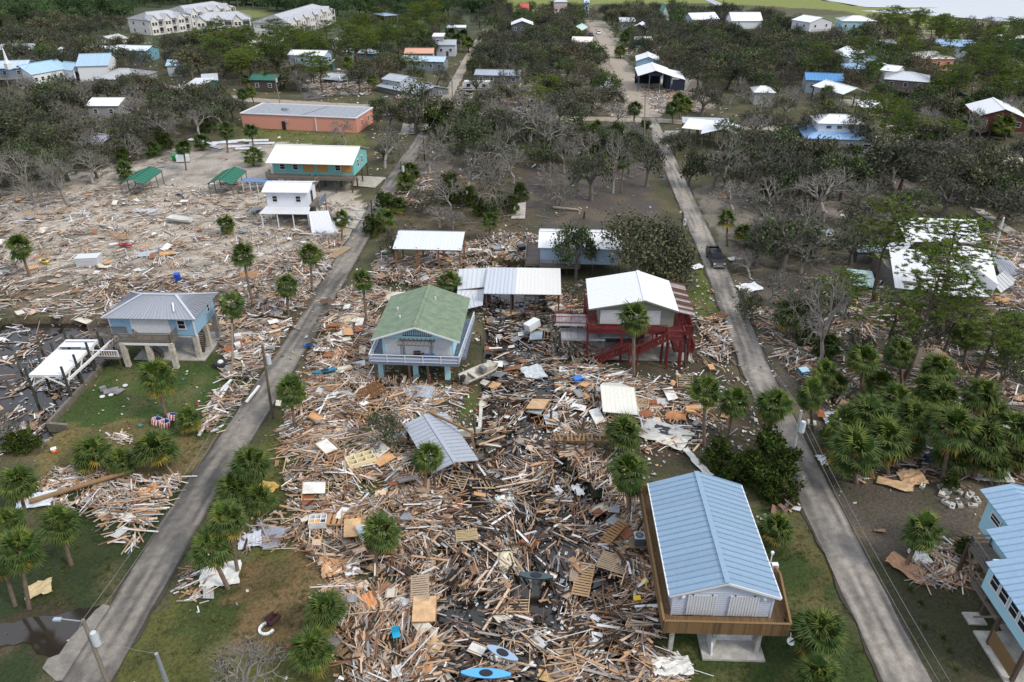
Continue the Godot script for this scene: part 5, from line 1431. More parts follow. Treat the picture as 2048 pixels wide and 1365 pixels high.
func build_vehicles() -> void:
	var t := car("black pickup truck with chrome grille driving down the right lane", "pickup_truck", "truck", P(1430, 524, 0.06), -0.02, Color(0.006, 0.007, 0.009), true)
	mark(t.position, "black pickup truck")
	car("white pickup truck parked beside the coral building's right end", "pickup_truck", "truck", P(776, 232), -1.3, Color(0.3, 0.32, 0.33), true)
	car("white car parked on the far right lane near the treeline", "car", "car", P(1197, 68), 0.0, Color(0.7, 0.7, 0.72), false)
	car("dark car on the far right lane before the tree tunnel", "car", "car", P(1182, 72), 0.1, Color(0.02, 0.03, 0.05), false)
	car("dark green car parked under palms near the right edge", "car", "car", P(1918, 194), 1.3, Color(0.01, 0.03, 0.035), false)
	car("white car at the cross street under the oaks", "car", "car", P(1040, 226), 1.4, Color(0.7, 0.72, 0.74), false)
	# travel trailer
	var r := thing("travel_trailer", "white travel trailer with grey stripes parked under an oak by the left lane", "trailer", P(953, 183), -0.1)
	mark(r.position, "white travel trailer")
	var b := MB.new()
	b.prism([Vector2(-4.3, 0.6), Vector2(-4.4, 2.6), Vector2(-3.9, 3.2), Vector2(4.2, 3.3), Vector2(4.4, 3.0), Vector2(4.4, 0.6)], -1.2, 1.2)
	part(r, "body", b, mat(Color(0.7, 0.7, 0.71), "plain", 0.4))
	for x in [-2.4, 0.4, 2.6]: window(r, Vector3(x, 2.1, 1.22), "front", 1.0, 0.8, mat(Color(0.05, 0.05, 0.05)))
	brick(r, "stripe", Vector3(0, 1.1, 1.21), Vector3(8.4, 0.3, 0.02), mat(Color(0.1, 0.1, 0.11)))
	brick(r, "door", Vector3(-0.9, 1.8, 1.22), Vector3(0.8, 1.9, 0.04), mat(Color(0.6, 0.6, 0.62)))
	for x in [0.3, 1.4]: wheel(r, Vector3(x, 0.35, 1.1), 0.35, 0.25)
	# skiff beside the green-roofed house
	r = thing("skiff", "muddy white open skiff stranded beside the green-roofed house", "boat", P(961, 752, 0.4), 0.6)
	mark(r.position, "stranded skiff")
	boat_hull(r, 5.6, 1.9, 0.8, mat(srgb(206, 202, 192), "worn", 0.6), mat(srgb(150, 140, 124), "worn"))
	brick(r, "console", Vector3(0, 0.85, 0.3), Vector3(0.8, 0.7, 0.6), mat(Color(0.2, 0.2, 0.2)))
	brick(r, "bench", Vector3(0, 0.62, -1.2), Vector3(1.6, 0.12, 0.5), mat(srgb(190, 186, 178)))
	brick(r, "outboard_motor", Vector3(0, 0.8, -2.9), Vector3(0.4, 0.8, 0.5), mat(Color(0.03, 0.03, 0.03)))
	r.rotation = Vector3(0.05, 2.35, 0.1)
	r = thing("boat", "white boat hull lying on the left debris field", "boat", P(362, 443, 0.4), 1.2)
	boat_hull(r, 5.2, 1.8, 0.7, mat(srgb(220, 218, 212), "plain", 0.5), mat(srgb(200, 198, 190), "worn"))
	var K := func(px, py, h, yaw, col, l, w, label):
		var o := thing("kayak", label, "kayak", P(px, py, h), yaw)
		boat_hull(o, l, w, 0.34, mat(col, "plain", 0.35), null)
		var q := MB.new()
		q.lathe([Vector2(0.0, 0.36), Vector2(0.26, 0.4), Vector2(0.3, 0.33)], 12, Vector3(0, 0.02, 0), Basis.from_scale(Vector3(1, 1, 1.7)))
		part(o, "cockpit", q, mat(Color(0.02, 0.02, 0.03)))
	K.call(972, 1353, 0.5, PI / 2 - 0.05, srgb(90, 170, 222), 3.6, 0.85, "light-blue kayak at the bottom edge of the debris field")
	K.call(1005, 1312, 0.4, PI / 2 - 0.5, srgb(150, 172, 196), 2.6, 0.8, "pale blue kayak half buried in boards above the bottom-edge one")
	K.call(1072, 1157, 0.3, PI / 2 - 0.1, srgb(64, 78, 84), 2.9, 0.8, "dark grey kayak floating beside a wooden stair section")
	K.call(619, 694, 0.3, PI / 2, srgb(20, 110, 200), 1.7, 0.7, "bright blue kayak end at the edge of the left lane")
	K.call(650, 746, 0.5, PI / 2 + 0.35, srgb(26, 110, 140), 3.0, 0.8, "teal kayak lying in boards left of the green-roofed house")
	K.call(88, 525, 0.2, 1.1, srgb(230, 200, 40), 2.4, 0.8, "yellow kayak on the sand of the left field")
	K.call(250, 492, 0.3, 1.3, srgb(200, 30, 40), 2.6, 0.9, "red kayak on the sand of the left field")

func boat_hull(r: Node3D, l: float, w: float, h: float, m: Material, inner: Material) -> void:
	var b := MB.new()
	var n := 12
	var rows := []
	for i in n + 1:
		var t := float(i) / n
		var z := -l / 2 + l * t
		var k := (sin(PI * clampf(t, 0.02, 0.98)) ** 0.55) if inner == null else (1.0 if t < 0.45 else sqrt(maxf(0.0, 1.0 - pow((t - 0.45) / 0.55, 2.2))))
		var x := maxf(0.02, w / 2 * k)
		rows.append([Vector3(-x, h, z), Vector3(-x * 0.7, h * 0.3, z), Vector3(0, 0.0 if k > 0.5 else h * 0.3, z), Vector3(x * 0.7, h * 0.3, z), Vector3(x, h, z)])
	for i in n:
		for j in 4: b.quad(rows[i][j], rows[i + 1][j], rows[i + 1][j + 1], rows[i][j + 1])
	if inner == null:
		for i in n:
			b.quad(rows[i][0], rows[i][4], rows[i + 1][4], rows[i + 1][0])
	else:
		for j in 4: b.tri(rows[0][j], rows[0][j + 1], Vector3(0, h, -l / 2))
		for i in n:
			for s in [0, 4]: b.beam(rows[i][s], rows[i + 1][s], 0.08, 0.06)
		var q := MB.new()
		for i in n: q.quad(rows[i][1] + Vector3.UP * 0.06, rows[i][3] + Vector3.UP * 0.06, rows[i + 1][3] + Vector3.UP * 0.06, rows[i + 1][1] + Vector3.UP * 0.06)
		part(r, "floor", q, inner)
	part(r, "hull", b, m)

var pole_tops := {}
func pole(key: String, top: Vector2, foot: Vector2, h: float, label: String, kit := "", col := Color(0.14, 0.12, 0.1)) -> void:
	var a := P(foot.x, foot.y)
	var b := P(top.x, top.y, h)
	if Vector2(b.x - a.x, b.z - a.z).length() > h * 0.3: b = a + (b - a).normalized() * h
	var r := thing("utility_pole", label, "utility pole", a)
	var q := MB.new()
	q.tube(Vector3(0, -0.5, 0), b - a, 0.17, 0.12, 8, true)
	part(r, "pole", q, mat(col, "bark"))
	var t := b - a
	if "arm" in kit: stick(r, "crossarm", t + Vector3(-1.1, -0.5, 0), t + Vector3(1.1, -0.5, 0), 0.1, 0.12, mat(srgb(120, 110, 100)))
	if "can" in kit:
		q = MB.new()
		q.tube(t + Vector3(0.4, -2.3, 0.1), t + Vector3(0.4, -1.3, 0.1), 0.28, 0.28, 12, true)
		q.tube(t + Vector3(0.4, -1.3, 0.1), t + Vector3(0.4, -1.15, 0.1), 0.3, 0.2, 12, true)
		part(r, "transformer", q, mat(srgb(196, 202, 208), "plain", 0.5))
	if "lamp" in kit:
		stick(r, "lamp_arm", t + Vector3(0, -0.2, 0), t + Vector3(-1.3, 0.3, 0.2), 0.06, 0.06, mat(srgb(150, 156, 164)))
		brick(r, "lamp_head", t + Vector3(-1.5, 0.28, 0.22), Vector3(0.5, 0.14, 0.26), mat(srgb(160, 170, 190)))
	pole_tops[key] = b

func wire(a: Vector3, b: Vector3, sag: float, label: String) -> void:
	var q := MB.new()
	var p := a
	for i in 12:
		var t := (i + 1) / 12.0
		var n := a.lerp(b, t) - Vector3.UP * sag * 4.0 * t * (1.0 - t)
		q.tube(p, n, 0.017, 0.017, 4)
		p = n
	later(tag(part(self, "power_line", q, mat(Color(0.22, 0.22, 0.23))), label, "power line", "power lines strung between the utility poles"), label)
	pending[-1][2] = (a + b) * 0.5

func build_poles() -> void:
	pole("a", Vector2(165, 1240), Vector2(228, 1400), 7.5, "leaning grey utility pole with white transformer at bottom left", "can lamp", srgb(128, 120, 108))
	pole("b", Vector2(312, 1308), Vector2(338, 1380), 5.0, "short grey metal pole at the bottom edge, right of the left lane", "", srgb(150, 158, 164))
	pole("c", Vector2(524, 690), Vector2(545, 838), 8.5, "dark utility pole with transformer beside the left lane, near the lone palm", "can", srgb(92, 82, 70))
	pole("d", Vector2(741, 388), Vector2(746, 458), 8.0, "slim brown utility pole on the left lane near the concrete driveway", "", srgb(96, 84, 72))
	pole("e", Vector2(800, 308), Vector2(803, 352), 6.5, "pole with small white transformer right of the turquoise beach house", "can", srgb(140, 132, 122))
	pole("f", Vector2(846, 258), Vector2(849, 322), 9.5, "dark utility pole on the left lane opposite the wet apron", "", srgb(70, 64, 58))
	pole("g", Vector2(903, 148), Vector2(906, 218), 10.5, "white utility pole at the left lane's crossroads", "arm can", srgb(150, 146, 140))
	pole("h", Vector2(1603, 822), Vector2(1576, 962), 8.5, "tall pale utility pole with transformer beside the right lane", "can", srgb(168, 168, 160))
	pole("i", Vector2(1368, 412), Vector2(1364, 462), 6.5, "grey pole with box on the right lane above the big oak", "can", srgb(104, 104, 104))
	pole("j", Vector2(1291, 172), Vector2(1289, 284), 12.0, "tall thin pole at the right lane crossroads", "arm", srgb(120, 114, 106))
	pole("k", Vector2(1170, 415), Vector2(1168, 434), 3.5, "short dark post standing on the grey mud lot", "", srgb(70, 66, 62))
	pole("l", Vector2(548, 148), Vector2(560, 210), 9.0, "white-topped utility pole behind the coral building", "arm can", srgb(150, 146, 140))
	pole("m", Vector2(350, 145), Vector2(358, 180), 7.0, "pale utility pole beside the teal corner shop", "arm can", srgb(150, 146, 140))
	pole("n", Vector2(1240, 78), Vector2(1240, 108), 8.0, "utility pole with white box on the far right lane", "can", srgb(120, 116, 110))
	pole("o", Vector2(1367, 172), Vector2(1363, 222), 8.0, "thin white pole in front of the navy barn", "", srgb(180, 176, 170))
	pole("p", Vector2(1950, 142), Vector2(1942, 206), 9.5, "brown utility pole near the dark red house", "arm", srgb(128, 112, 98))
	pole("q", Vector2(2009, 435), Vector2(1988, 508), 6.5, "leaning bright white pole beside the torn white-roofed house", "", srgb(226, 226, 228))
	pole("r", Vector2(1168, 8), Vector2(1166, 46), 12.0, "dark tall pole at the end of the far right lane", "", srgb(70, 66, 62))
	pole("s", Vector2(1631, 222), Vector2(1628, 256), 5.5, "short white pole left of the blue hip-roofed house", "arm", srgb(190, 190, 190))
	pole("t", Vector2(1412, 122), Vector2(1411, 142), 5.0, "short white pole among oaks right of the navy barn", "", srgb(200, 200, 200))
	pole("u", Vector2(463, 640), Vector2(464, 738), 5.6, "thin pale pole beside the grey hip-roofed house", "", srgb(140, 130, 118))
	pole("v", Vector2(1372, 640), Vector2(1371, 738), 5.4, "thin dark pole beside the red decks", "", srgb(60, 50, 48))
	var up := Vector3.UP
	var T: Vector3 = pole_tops["h"]
	wire(T, P(1935, 1420, 7.0), 0.6, "thin power line along the right lane")
	wire(T + up * -0.8, P(1900, 1400, 6.2), 0.6, "lower power line along the right lane")
	wire(T, pole_tops["i"], 1.0, "power line running up the right lane")
	wire(pole_tops["i"], pole_tops["j"], 1.0, "power line reaching the right crossroads")
	wire(pole_tops["a"], pole_tops["c"], 0.8, "power line along the left lane")
	wire(pole_tops["a"] + up * -1.0, pole_tops["c"] + up * -1.0, 0.8, "lower power line along the left lane")
	wire(pole_tops["a"], P(60, 1440, 7.0), 0.3, "power line crossing the bottom left corner")
	wire(pole_tops["a"] + up * -1.4, pole_tops["b"], 0.3, "service line between the two bottom left poles")
	wire(pole_tops["c"], pole_tops["d"], 1.0, "power line up the left lane")
	wire(pole_tops["d"], pole_tops["f"], 1.0, "power line past the beach house")
	wire(pole_tops["f"], pole_tops["g"], 1.0, "power line to the left crossroads")
	wire(pole_tops["g"], pole_tops["j"], 1.2, "power line along the cross street")
	wire(pole_tops["l"], pole_tops["g"], 1.2, "power line behind the coral building")
	wire(pole_tops["m"], pole_tops["l"], 1.0, "power line by the teal shop")

func build_docks() -> void:
	var wood := mat(srgb(96, 84, 70), "bark")
	var spots := [[962, 690], [1000, 640], [1062, 655], [985, 735], [1080, 735], [1120, 700], [40, 740], [20, 780], [82, 700], [1165, 860], [1170, 905], [1100, 850], [950, 860], [1130, 905]]
	for s in spots:
		var y := ground_y(P(s[0], s[1]).x, P(s[0], s[1]).z)
		var r := thing("dock_piling", "", "piling", P(s[0], s[1], y), 0, "dock pilings left standing in the canals")
		var q := MB.new()
		q.tube(Vector3(0, -1, 0), Vector3(rng.randf_range(-0.15, 0.15), rng.randf_range(1.4, 2.4), rng.randf_range(-0.15, 0.15)), 0.15, 0.13, 8, true)
		part(r, "post", q, wood)
		later(r, "dark wooden piling standing in debris")
	var f := thing("timber_walkway", "broken timber walkway frame crossing the canal below the crushed shed", "walkway", P(1190, 885, 0))
	for k in 2: stick(f, "stringer", Vector3(-4.6, 0.9, k * 0.9), Vector3(4.2, 0.7, k * 0.9 + 0.2), 0.12, 0.22, mat(srgb(134, 104, 74), "wood"))
	for k in 5: brick(f, "post", Vector3(-4.0 + k * 2.0, 0.0, 0.45), Vector3(0.2, 2.6, 0.2), mat(srgb(120, 96, 70), "wood"))
	for k in 12: brick(f, "plank", Vector3(-4.2 + k * 0.42, 1.0, 0.45), Vector3(0.22, 0.05, 1.3), mat(srgb(140, 112, 80), "wood"), Basis(Vector3.UP, rng.randf_range(-0.25, 0.25)))

# ---------- trees ----------
var blockers := []     # [x, z, half width, half depth] that scattered trees keep clear of
var leaf_tints := [Color(1, 1, 1), Color(0.75, 0.82, 0.75), Color(1.25, 1.15, 1.0), Color(0.9, 1.15, 0.7)]

class Oak:
	var wood := MB.new()
	var leaf := MB.new()
	var g := RandomNumberGenerator.new()
	var leafy := 1.0
	var ls := 1.0
	var ln := 1.0
	func leaves(p: Vector3, n: int, rad: float, base: Color) -> void:
		for i in n:
			var o := Vector3(g.randfn(0, 1), g.randfn(0, 0.7), g.randfn(0, 1)) * rad * 0.5
			var s := g.randf_range(0.09, 0.19) * ls
			var a := Vector3(g.randfn(0, 1), g.randfn(0, 1), g.randfn(0, 1)).normalized() * s
			var b := a.cross(Vector3(g.randfn(0, 1), g.randfn(0, 1), g.randfn(0, 1)).normalized()).normalized() * s * 0.75
			leaf.col = base * g.randf_range(0.65, 1.4)
			leaf.tri(p + o - a, p + o + b, p + o + a * 1.1)
			leaf.tri(p + o - a, p + o + a * 1.1, p + o - b)
	func branch(p: Vector3, d: Vector3, l: float, r: float, level: int) -> void:
		var m := p + d * l * 0.5 + Vector3(g.randfn(0, 0.07), g.randfn(0, 0.05), g.randfn(0, 0.07)) * l
		d = (d + Vector3(g.randfn(0, 0.28), g.randfn(0.03, 0.2), g.randfn(0, 0.28))).normalized()
		var e := m + d * l * 0.5
		var k := 6 if level < 2 else 4 if level < 3 else 3
		wood.col = Color(0.9, 0.9, 0.9) * g.randf_range(0.75, 1.2)
		wood.tube(p, m, r, r * 0.8, k)
		wood.tube(m, e, r * 0.8, r * 0.55, k)
		if level >= 4:
			for i in 3:          # fine twigs
				var td := (d + Vector3(g.randfn(0, 0.7), g.randfn(0.1, 0.5), g.randfn(0, 0.7))).normalized()
				var b := p.lerp(e, g.randf_range(0.3, 1.0))
				var sd := td.cross(Vector3(g.randfn(0, 1), g.randfn(0, 1), g.randfn(0, 1)).normalized()).normalized() * 0.026 * ls
				wood.col = Color(1, 1, 1) * g.randf_range(0.35, 0.8)
				wood.tri(b - sd, b + td * g.randf_range(0.5, 1.1), b + sd)
			var n := maxi(1, int(g.randf_range(7, 22) * leafy * ln))
			if g.randf() < 0.25 + leafy * 0.8:
				var t := g.randf()
				leaves(e, n, 0.85, Color(0.048, 0.056, 0.037).lerp(Color(0.125, 0.135, 0.082), t * t))
			return
		var kids := [5, 4, 3, 3, 3][level] as int
		for i in kids:
			var az := TAU * (i + g.randf() * 0.7) / kids
			var s := d.cross(Vector3.UP if absf(d.y) < 0.9 else Vector3.RIGHT).normalized()
			var q := d.cross(s)
			var spread := g.randf_range(0.45, 1.0) if level > 0 else g.randf_range(0.7, 1.25)
			var nd := (d + (s * cos(az) + q * sin(az)) * spread + Vector3(0, 0.12 - 0.1 * level * 0.3, 0)).normalized()
			branch(e if i or level == 0 else e, nd, l * g.randf_range(0.55, 0.8), r * 0.55, level + 1)

func make_oak(s: int, leafy: float, trunk: float, ls := 1.0) -> Array:      # nominal crown radius about 6, height about 8
	var o := Oak.new()
	o.g.seed = s
	o.leafy = leafy
	o.ls = ls
	o.ln = 1.0 / (ls * ls)
	o.branch(Vector3(0, -0.2, 0), Vector3(o.g.randfn(0, 0.08), 1, o.g.randfn(0, 0.08)).normalized(), trunk, 0.34, 0)
	var far := 0.0
	var top := 0.0
	for p in o.wood.v:
		far = maxf(far, Vector2(p.x, p.z).length())
		top = maxf(top, p.y)
	var t := Transform3D(Basis.from_scale(Vector3(6.0 / far, 8.0 / top, 6.0 / far)), Vector3.ZERO)
	o.wood.v = t * o.wood.v
	o.leaf.v = t * o.leaf.v
	return [o.wood, o.leaf]

func make_pine(s: int, flat: float) -> Array:       # nominal height 14, crown radius about 3.5
	var g := RandomNumberGenerator.new()
	g.seed = s
	var w := MB.new()
	var f := MB.new()
	var p := Vector3(0, -0.3, 0)
	var spine := [p]
	for i in 10:
		p += Vector3(g.randfn(0, 0.12), 1.4, g.randfn(0, 0.12))
		spine.append(p)
	for i in 10:
		w.col = Color(1, 1, 1) * g.randf_range(0.8, 1.1)
		w.tube(spine[i], spine[i + 1], 0.26 * (1 - i / 11.0), 0.26 * (1 - (i + 1) / 11.0), 7)
	for i in 58:
		var t := g.randf_range(0.58, 1.0) if g.randf() < 0.85 else g.randf_range(0.4, 0.6)
		var k := t * 9.99
		var a: Vector3 = spine[int(k)].lerp(spine[int(k) + 1], fmod(k, 1.0))
		var l := (3.9 * sqrt(maxf(0.08, 1.0 - pow((t - 0.72) / 0.3, 2.0)))) * g.randf_range(0.4, 1.1)
		var az := g.randf() * TAU
		var d := Vector3(cos(az), g.randf_range(-0.05, 0.5) * (1.0 - flat * 0.5), sin(az)).normalized()
		var e := a + d * l
		w.tube(a, e, 0.07, 0.03, 3)
		if g.randf() < 0.12: continue
		for c in int(3 + l * 2.6):
			var q := a.lerp(e, g.randf_range(0.45, 1.05)) + Vector3(g.randfn(0, 0.35), g.randfn(0.1, 0.15), g.randfn(0, 0.35)) * (0.5 + l * 0.4)
			var shade := g.randf_range(0.6, 1.25)
			for n in 34:
				var nd := Vector3(g.randfn(0, 1), g.randfn(0.3, 0.4), g.randfn(0, 1)).normalized()
				var sd := nd.cross(Vector3(g.randfn(0, 1), 0.3, g.randfn(0, 1))).normalized() * 0.034
				f.col = Color(0.16, 0.22, 0.035).lerp(Color(0.08, 0.125, 0.028), g.randf()) * shade
				var b0 := q + nd * 0.05
				f.tri(b0 - sd, q + nd * g.randf_range(0.18, 0.42), b0 + sd)
	return [w, f]

func make_frond(s: int) -> MB:           # a sabal fan leaf along +z: stalk 0.75 long, fan about 1 across
	var g := RandomNumberGenerator.new()
	g.seed = s
	var b := MB.new()
	var hub := Vector3(0, 0.06, 0.75)
	b.col = Color(0.11, 0.15, 0.035)
	b.beam(Vector3(0, 0, 0.08), Vector3(0, 0.07, 0.45), 0.045, 0.02)
	b.beam(Vector3(0, 0.07, 0.45), hub, 0.035, 0.018)
	var n := 20
	for i in n:
		var t := (i + 0.5) / n * 2.0 - 1.0
		var a := t * 1.9
		var l := g.randf_range(0.85, 1.1) * (1.05 - 0.35 * absf(t))
		var d := Vector3(sin(a), 0.12 - 0.2 * absf(t), cos(a)).normalized()
		var side := Vector3(cos(a), 0, -sin(a))
		var m := hub + d * l * 0.55
		var e := hub + d * l + Vector3(0, -g.randf_range(0.14, 0.5), 0)
		var up := Vector3(0, 0.02, 0)
		var tone := g.randf_range(0.7, 1.25)
		var c0 := Color(0.04, 0.073, 0.017) * tone
		b.col = c0
		b.tri(hub, m - side * 0.055, m + up)
		b.tri(hub, m + up, m + side * 0.055)
		b.col = c0.lerp(Color(0.17, 0.19, 0.07), g.randf_range(0.05, 0.5))
		b.tri(m - side * 0.055, e, m + up)
		b.tri(m + up, e, m + side * 0.055)
	return b

var fronds := []
var crowns := []
var frond_mat := []
var trunk_mesh: ArrayMesh

func palm_parts() -> void:
	for i in 5: fronds.append(make_frond(40 + i))
	for c in [Color(1, 1, 1), Color(1.5, 1.35, 1.0), Color(0.72, 0.8, 0.72), Color(3.0, 1.6, 1.2)]: frond_mat.append(mat(c, "leaf", 0.62))
	for k in 3:
		var b := MB.new()
		for t in frond_places(300 + k, 34, 0.0): b.add(fronds[t[0]], t[1])
		crowns.append(b.mesh())
	for i in 5: fronds[i] = fronds[i].mesh()
	var b := MB.new()
	var prev := 0.2
	for i in 12:
		var r := 0.17 - 0.003 * i
		b.col = Color(1, 1, 1) * (0.85 + 0.2 * (i % 2))
		b.tube(Vector3(0, i / 12.0, 0), Vector3(0, (i + 1) / 12.0, 0), prev, r + (0.03 if i > 9 else 0.0), 8)
		prev = r
	trunk_mesh = b.mesh()

func frond_places(s: int, n: int, low: float) -> Array:
	var g := RandomNumberGenerator.new()
	g.seed = s
	var wind := Vector2(g.randf_range(0.0, 0.35), g.randf_range(-0.15, 0.15))
	var sag := g.randf_range(-0.25, 0.2)
	n = int(n * g.randf_range(0.85, 1.25))
	var o := []
	for i in n:
		var t := (i + 0.5) / n
		var el := lerpf(1.35, -0.95 + low + sag, pow(t, 0.85)) + g.randfn(0, 0.1)
		var az := i * 2.39996 + g.randfn(0, 0.2)
		var b := Basis(Vector3.UP, az) * Basis(Vector3.RIGHT, -el) * Basis(Vector3.BACK, g.randfn(0, 0.25))
		if t > 0.1: b = Basis(Vector3.BACK, -wind.x * sin(el + 1.0)) * Basis(Vector3.RIGHT, wind.y) * b
		if g.randf() < 0.06: continue
		o.append([g.randi() % 5, Transform3D(b.scaled(Vector3.ONE * g.randf_range(0.85, 1.12)), Vector3(0, g.randf_range(-0.12, 0.12), 0)), t])
	return o

func plane_hit(px: float, py: float, z: float) -> Vector3:      # the point of the upright plane at z that the survey photo shows at px, py
	var u := px - 1024.0
	var v := py - 682.5
	var d := Vector3(u, -v * cos(pitch) - FOC * sin(pitch), v * sin(pitch) - FOC * cos(pitch))
	return Vector3(0, CAM_H, 0) + d * (z / d.z)

func palm(px: float, py: float, dia: float, bx: float, by: float, near: bool) -> void:
	var a := P(bx, by)
	var c := plane_hit(px, py, a.z)
	if c.y < 0.7: c.y = 0.7
	var depth := (c - Vector3(0, CAM_H, 0)).dot(Vector3(0, -sin(pitch), -cos(pitch)))
	var rad := clampf(dia * 0.56 * depth / FOC, 0.9, 3.0)
	var s := rad / 1.62
	var low := by - py < dia * 0.55
	var r := thing("palmetto" if low else "sabal_palm", "", "palm", a, 0.0, "low palmetto clumps" if low else "cabbage palms with round fan crowns")
	if c.y > 1.0:
		var t := put(r, "trunk", trunk_mesh, mat(srgb(124, 108, 94), "bark"))
		var d := c - a
		var y := d.normalized()
		var x := Vector3.BACK.cross(y).normalized() * -1.0
		x = y.cross(Vector3.BACK).normalized()
		t.transform = Transform3D(Basis(x * (s * 0.9), d, x.cross(y) * (s * 0.9)), Vector3.ZERO)
	var seed2 := int(px * 7 + py)
	if near:
		var n := 36 if dia > 60 else 28
		for f in frond_places(seed2, n, 0.5 if low else 0.0):
			var tone := 0
			var k := rng.randf()
			if f[2] < 0.1: tone = 1
			elif f[2] > 0.84 and k < 0.55: tone = 3
			elif k < 0.25: tone = 2
			elif k < 0.4: tone = 1
			var o := put(r, "frond", fronds[f[0]], frond_mat[tone])
			o.transform = Transform3D(Basis.from_scale(Vector3.ONE * s), c - a) * f[1]
	else:
		var o := put(r, "crown", crowns[seed2 % 3], frond_mat[seed2 % 3])
		o.transform = Transform3D(Basis(Vector3.UP, px).scaled(Vector3.ONE * s), c - a)
	later(r, ("small " if dia < 45 else "big " if dia > 95 else "") + ("palmetto clump" if low else "cabbage palm"))

func build_palms() -> void:
	palm_parts()
	var near := [[312, 755, 72, 331, 832], [38, 495, 54, 60, 555], [485, 512, 52, 506, 614], [620, 510, 48, 624, 580], [574, 573, 50, 576, 628], [462, 610, 54, 466, 690], [725, 562, 48, 733, 645], [683, 440, 38, 684, 480], [580, 783, 64, 590, 858], [1268, 638, 70, 1267, 752], [1410, 785, 72, 1408, 892], [1470, 805, 66, 1452, 885], [1548, 812, 74, 1536, 895], [1245, 868, 76, 1254, 905], [1258, 948, 88, 1259, 1032], [857, 917, 62, 846, 985], [762, 1068, 82, 749, 1132], [650, 1225, 84, 652, 1265], [622, 1305, 88, 618, 1345], [455, 1040, 78, 476, 1148], [418, 1098, 90, 456, 1178], [502, 930, 74, 514, 990], [468, 985, 74, 470, 1010], [520, 1000, 64, 520, 1020], [36, 968, 74, 56, 1052], [18, 1045, 62, 30, 1100], [118, 1050, 82, 142, 1130], [38, 1100, 84, 58, 1218], [2, 1120, 76, 30, 1212], [185, 912, 82, 186, 940], [312, 905, 88, 314, 938], [242, 925, 60, 243, 945], [1638, 1268, 104, 1640, 1320], [1636, 1358, 90, 1640, 1400], [1552, 1062, 72, 1556, 1092], [1845, 1065, 84, 1812, 1132], [1690, 848, 74, 1692, 905], [1650, 745, 54, 1651, 800], [1622, 790, 66, 1624, 860], [1726, 722, 70, 1722, 800], [1800, 705, 66, 1806, 790], [1588, 632, 88, 1590, 672], [1876, 745, 76, 1884, 830], [1730, 830, 84, 1735, 900], [1790, 800, 74, 1796, 860], [1770, 880, 90, 1776, 950], [1705, 905, 104, 1712, 965], [1822, 840, 80, 1798, 925], [1905, 860, 92, 1885, 958], [1880, 800, 76, 1882, 870], [1960, 790, 78, 1962, 870], [1965, 880, 92, 1948, 955], [2025, 860, 84, 2030, 940], [1935, 672, 66, 1928, 735], [2025, 690, 62, 2008, 740], [1660, 690, 54, 1662, 720], [1248, 323, 34, 1242, 384], [980, 443, 38, 978, 482], [898, 566, 54, 900, 600], [1455, 438, 42, 1454, 492], [1490, 470, 46, 1492, 492], [818, 345, 46, 816, 360], [812, 368, 44, 812, 382], [796, 412, 40, 796, 424], [1000, 400, 40, 1000, 412], [985, 420, 32, 985, 430], [768, 440, 44, 769, 462], [452, 448, 38, 452, 470], [506, 312, 42, 506, 332], [376, 842, 52, 378, 868], [1672, 880, 70, 1674, 900], [1815, 890, 70, 1817, 915], [1905, 915, 80, 1908, 945], [1985, 930, 76, 1988, 955], [2030, 905, 80, 2034, 930], [1760, 770, 62, 1764, 800], [1668, 770, 60, 1672, 795], [1985, 830, 70, 1990, 860], [1780, 850, 76, 1786, 895], [1855, 780, 70, 1858, 850]]
	for p in near: palm(p[0], p[1], p[2], p[3], p[4], true)
	var far := [[452, 262, 36, 455, 304], [502, 262, 32, 506, 292], [366, 296, 34, 372, 340], [302, 300, 38, 303, 312], [402, 284, 36, 404, 300], [248, 340, 36, 249, 358], [412, 245, 44, 414, 262], [455, 200, 24, 456, 226], [484, 190, 26, 488, 222], [500, 185, 24, 510, 212], [1269, 218, 34, 1268, 256], [1344, 218, 32, 1346, 248], [1370, 212, 34, 1372, 246], [1358, 200, 30, 1360, 236], [744, 160, 24, 748, 180], [695, 125, 24, 697, 172], [658, 122, 22, 660, 142], [646, 132, 20, 647, 150], [630, 128, 20, 632, 146], [586, 126, 22, 588, 146], [912, 80, 30, 913, 104], [925, 70, 30, 926, 95], [900, 68, 28, 901, 92], [936, 85, 26, 937, 104], [945, 130, 32, 946, 152], [890, 86, 22, 892, 108], [1655, 215, 34, 1656, 236], [1655, 185, 30, 1656, 212], [1530, 142, 24, 1531, 162], [1345, 115, 24, 1346, 138], [1250, 75, 26, 1251, 92], [1240, 102, 26, 1241, 116], [1875, 175, 38, 1876, 206], [1900, 160, 36, 1902, 196], [1812, 158, 36, 1814, 182], [1932, 216, 40, 1934, 240], [1990, 186, 40, 1992, 208], [1888, 205, 36, 1889, 225], [2010, 250, 44, 2012, 280], [1745, 140, 32, 1746, 166], [1760, 140, 28, 1762, 160], [1945, 245, 40, 1946, 270], [1730, 58, 22, 1731, 78], [1882, 62, 22, 1883, 80], [100, 96, 26, 102, 112], [60, 132, 34, 62, 150], [210, 98, 22, 212, 112], [530, 155, 24, 532, 178], [490, 160, 22, 491, 182], [600, 150, 22, 601, 172], [622, 148, 22, 623, 168], [568, 150, 22, 570, 170], [20, 282, 44, 21, 298], [95, 295, 36, 96, 312], [225, 280, 40, 226, 296], [1195, 255, 30, 1196, 272], [1030, 180, 24, 1031, 200], [940, 250, 40, 941, 268], [1200, 150, 24, 1201, 166]]
	for p in far: palm(p[0], p[1], p[2], p[3], p[4], false)

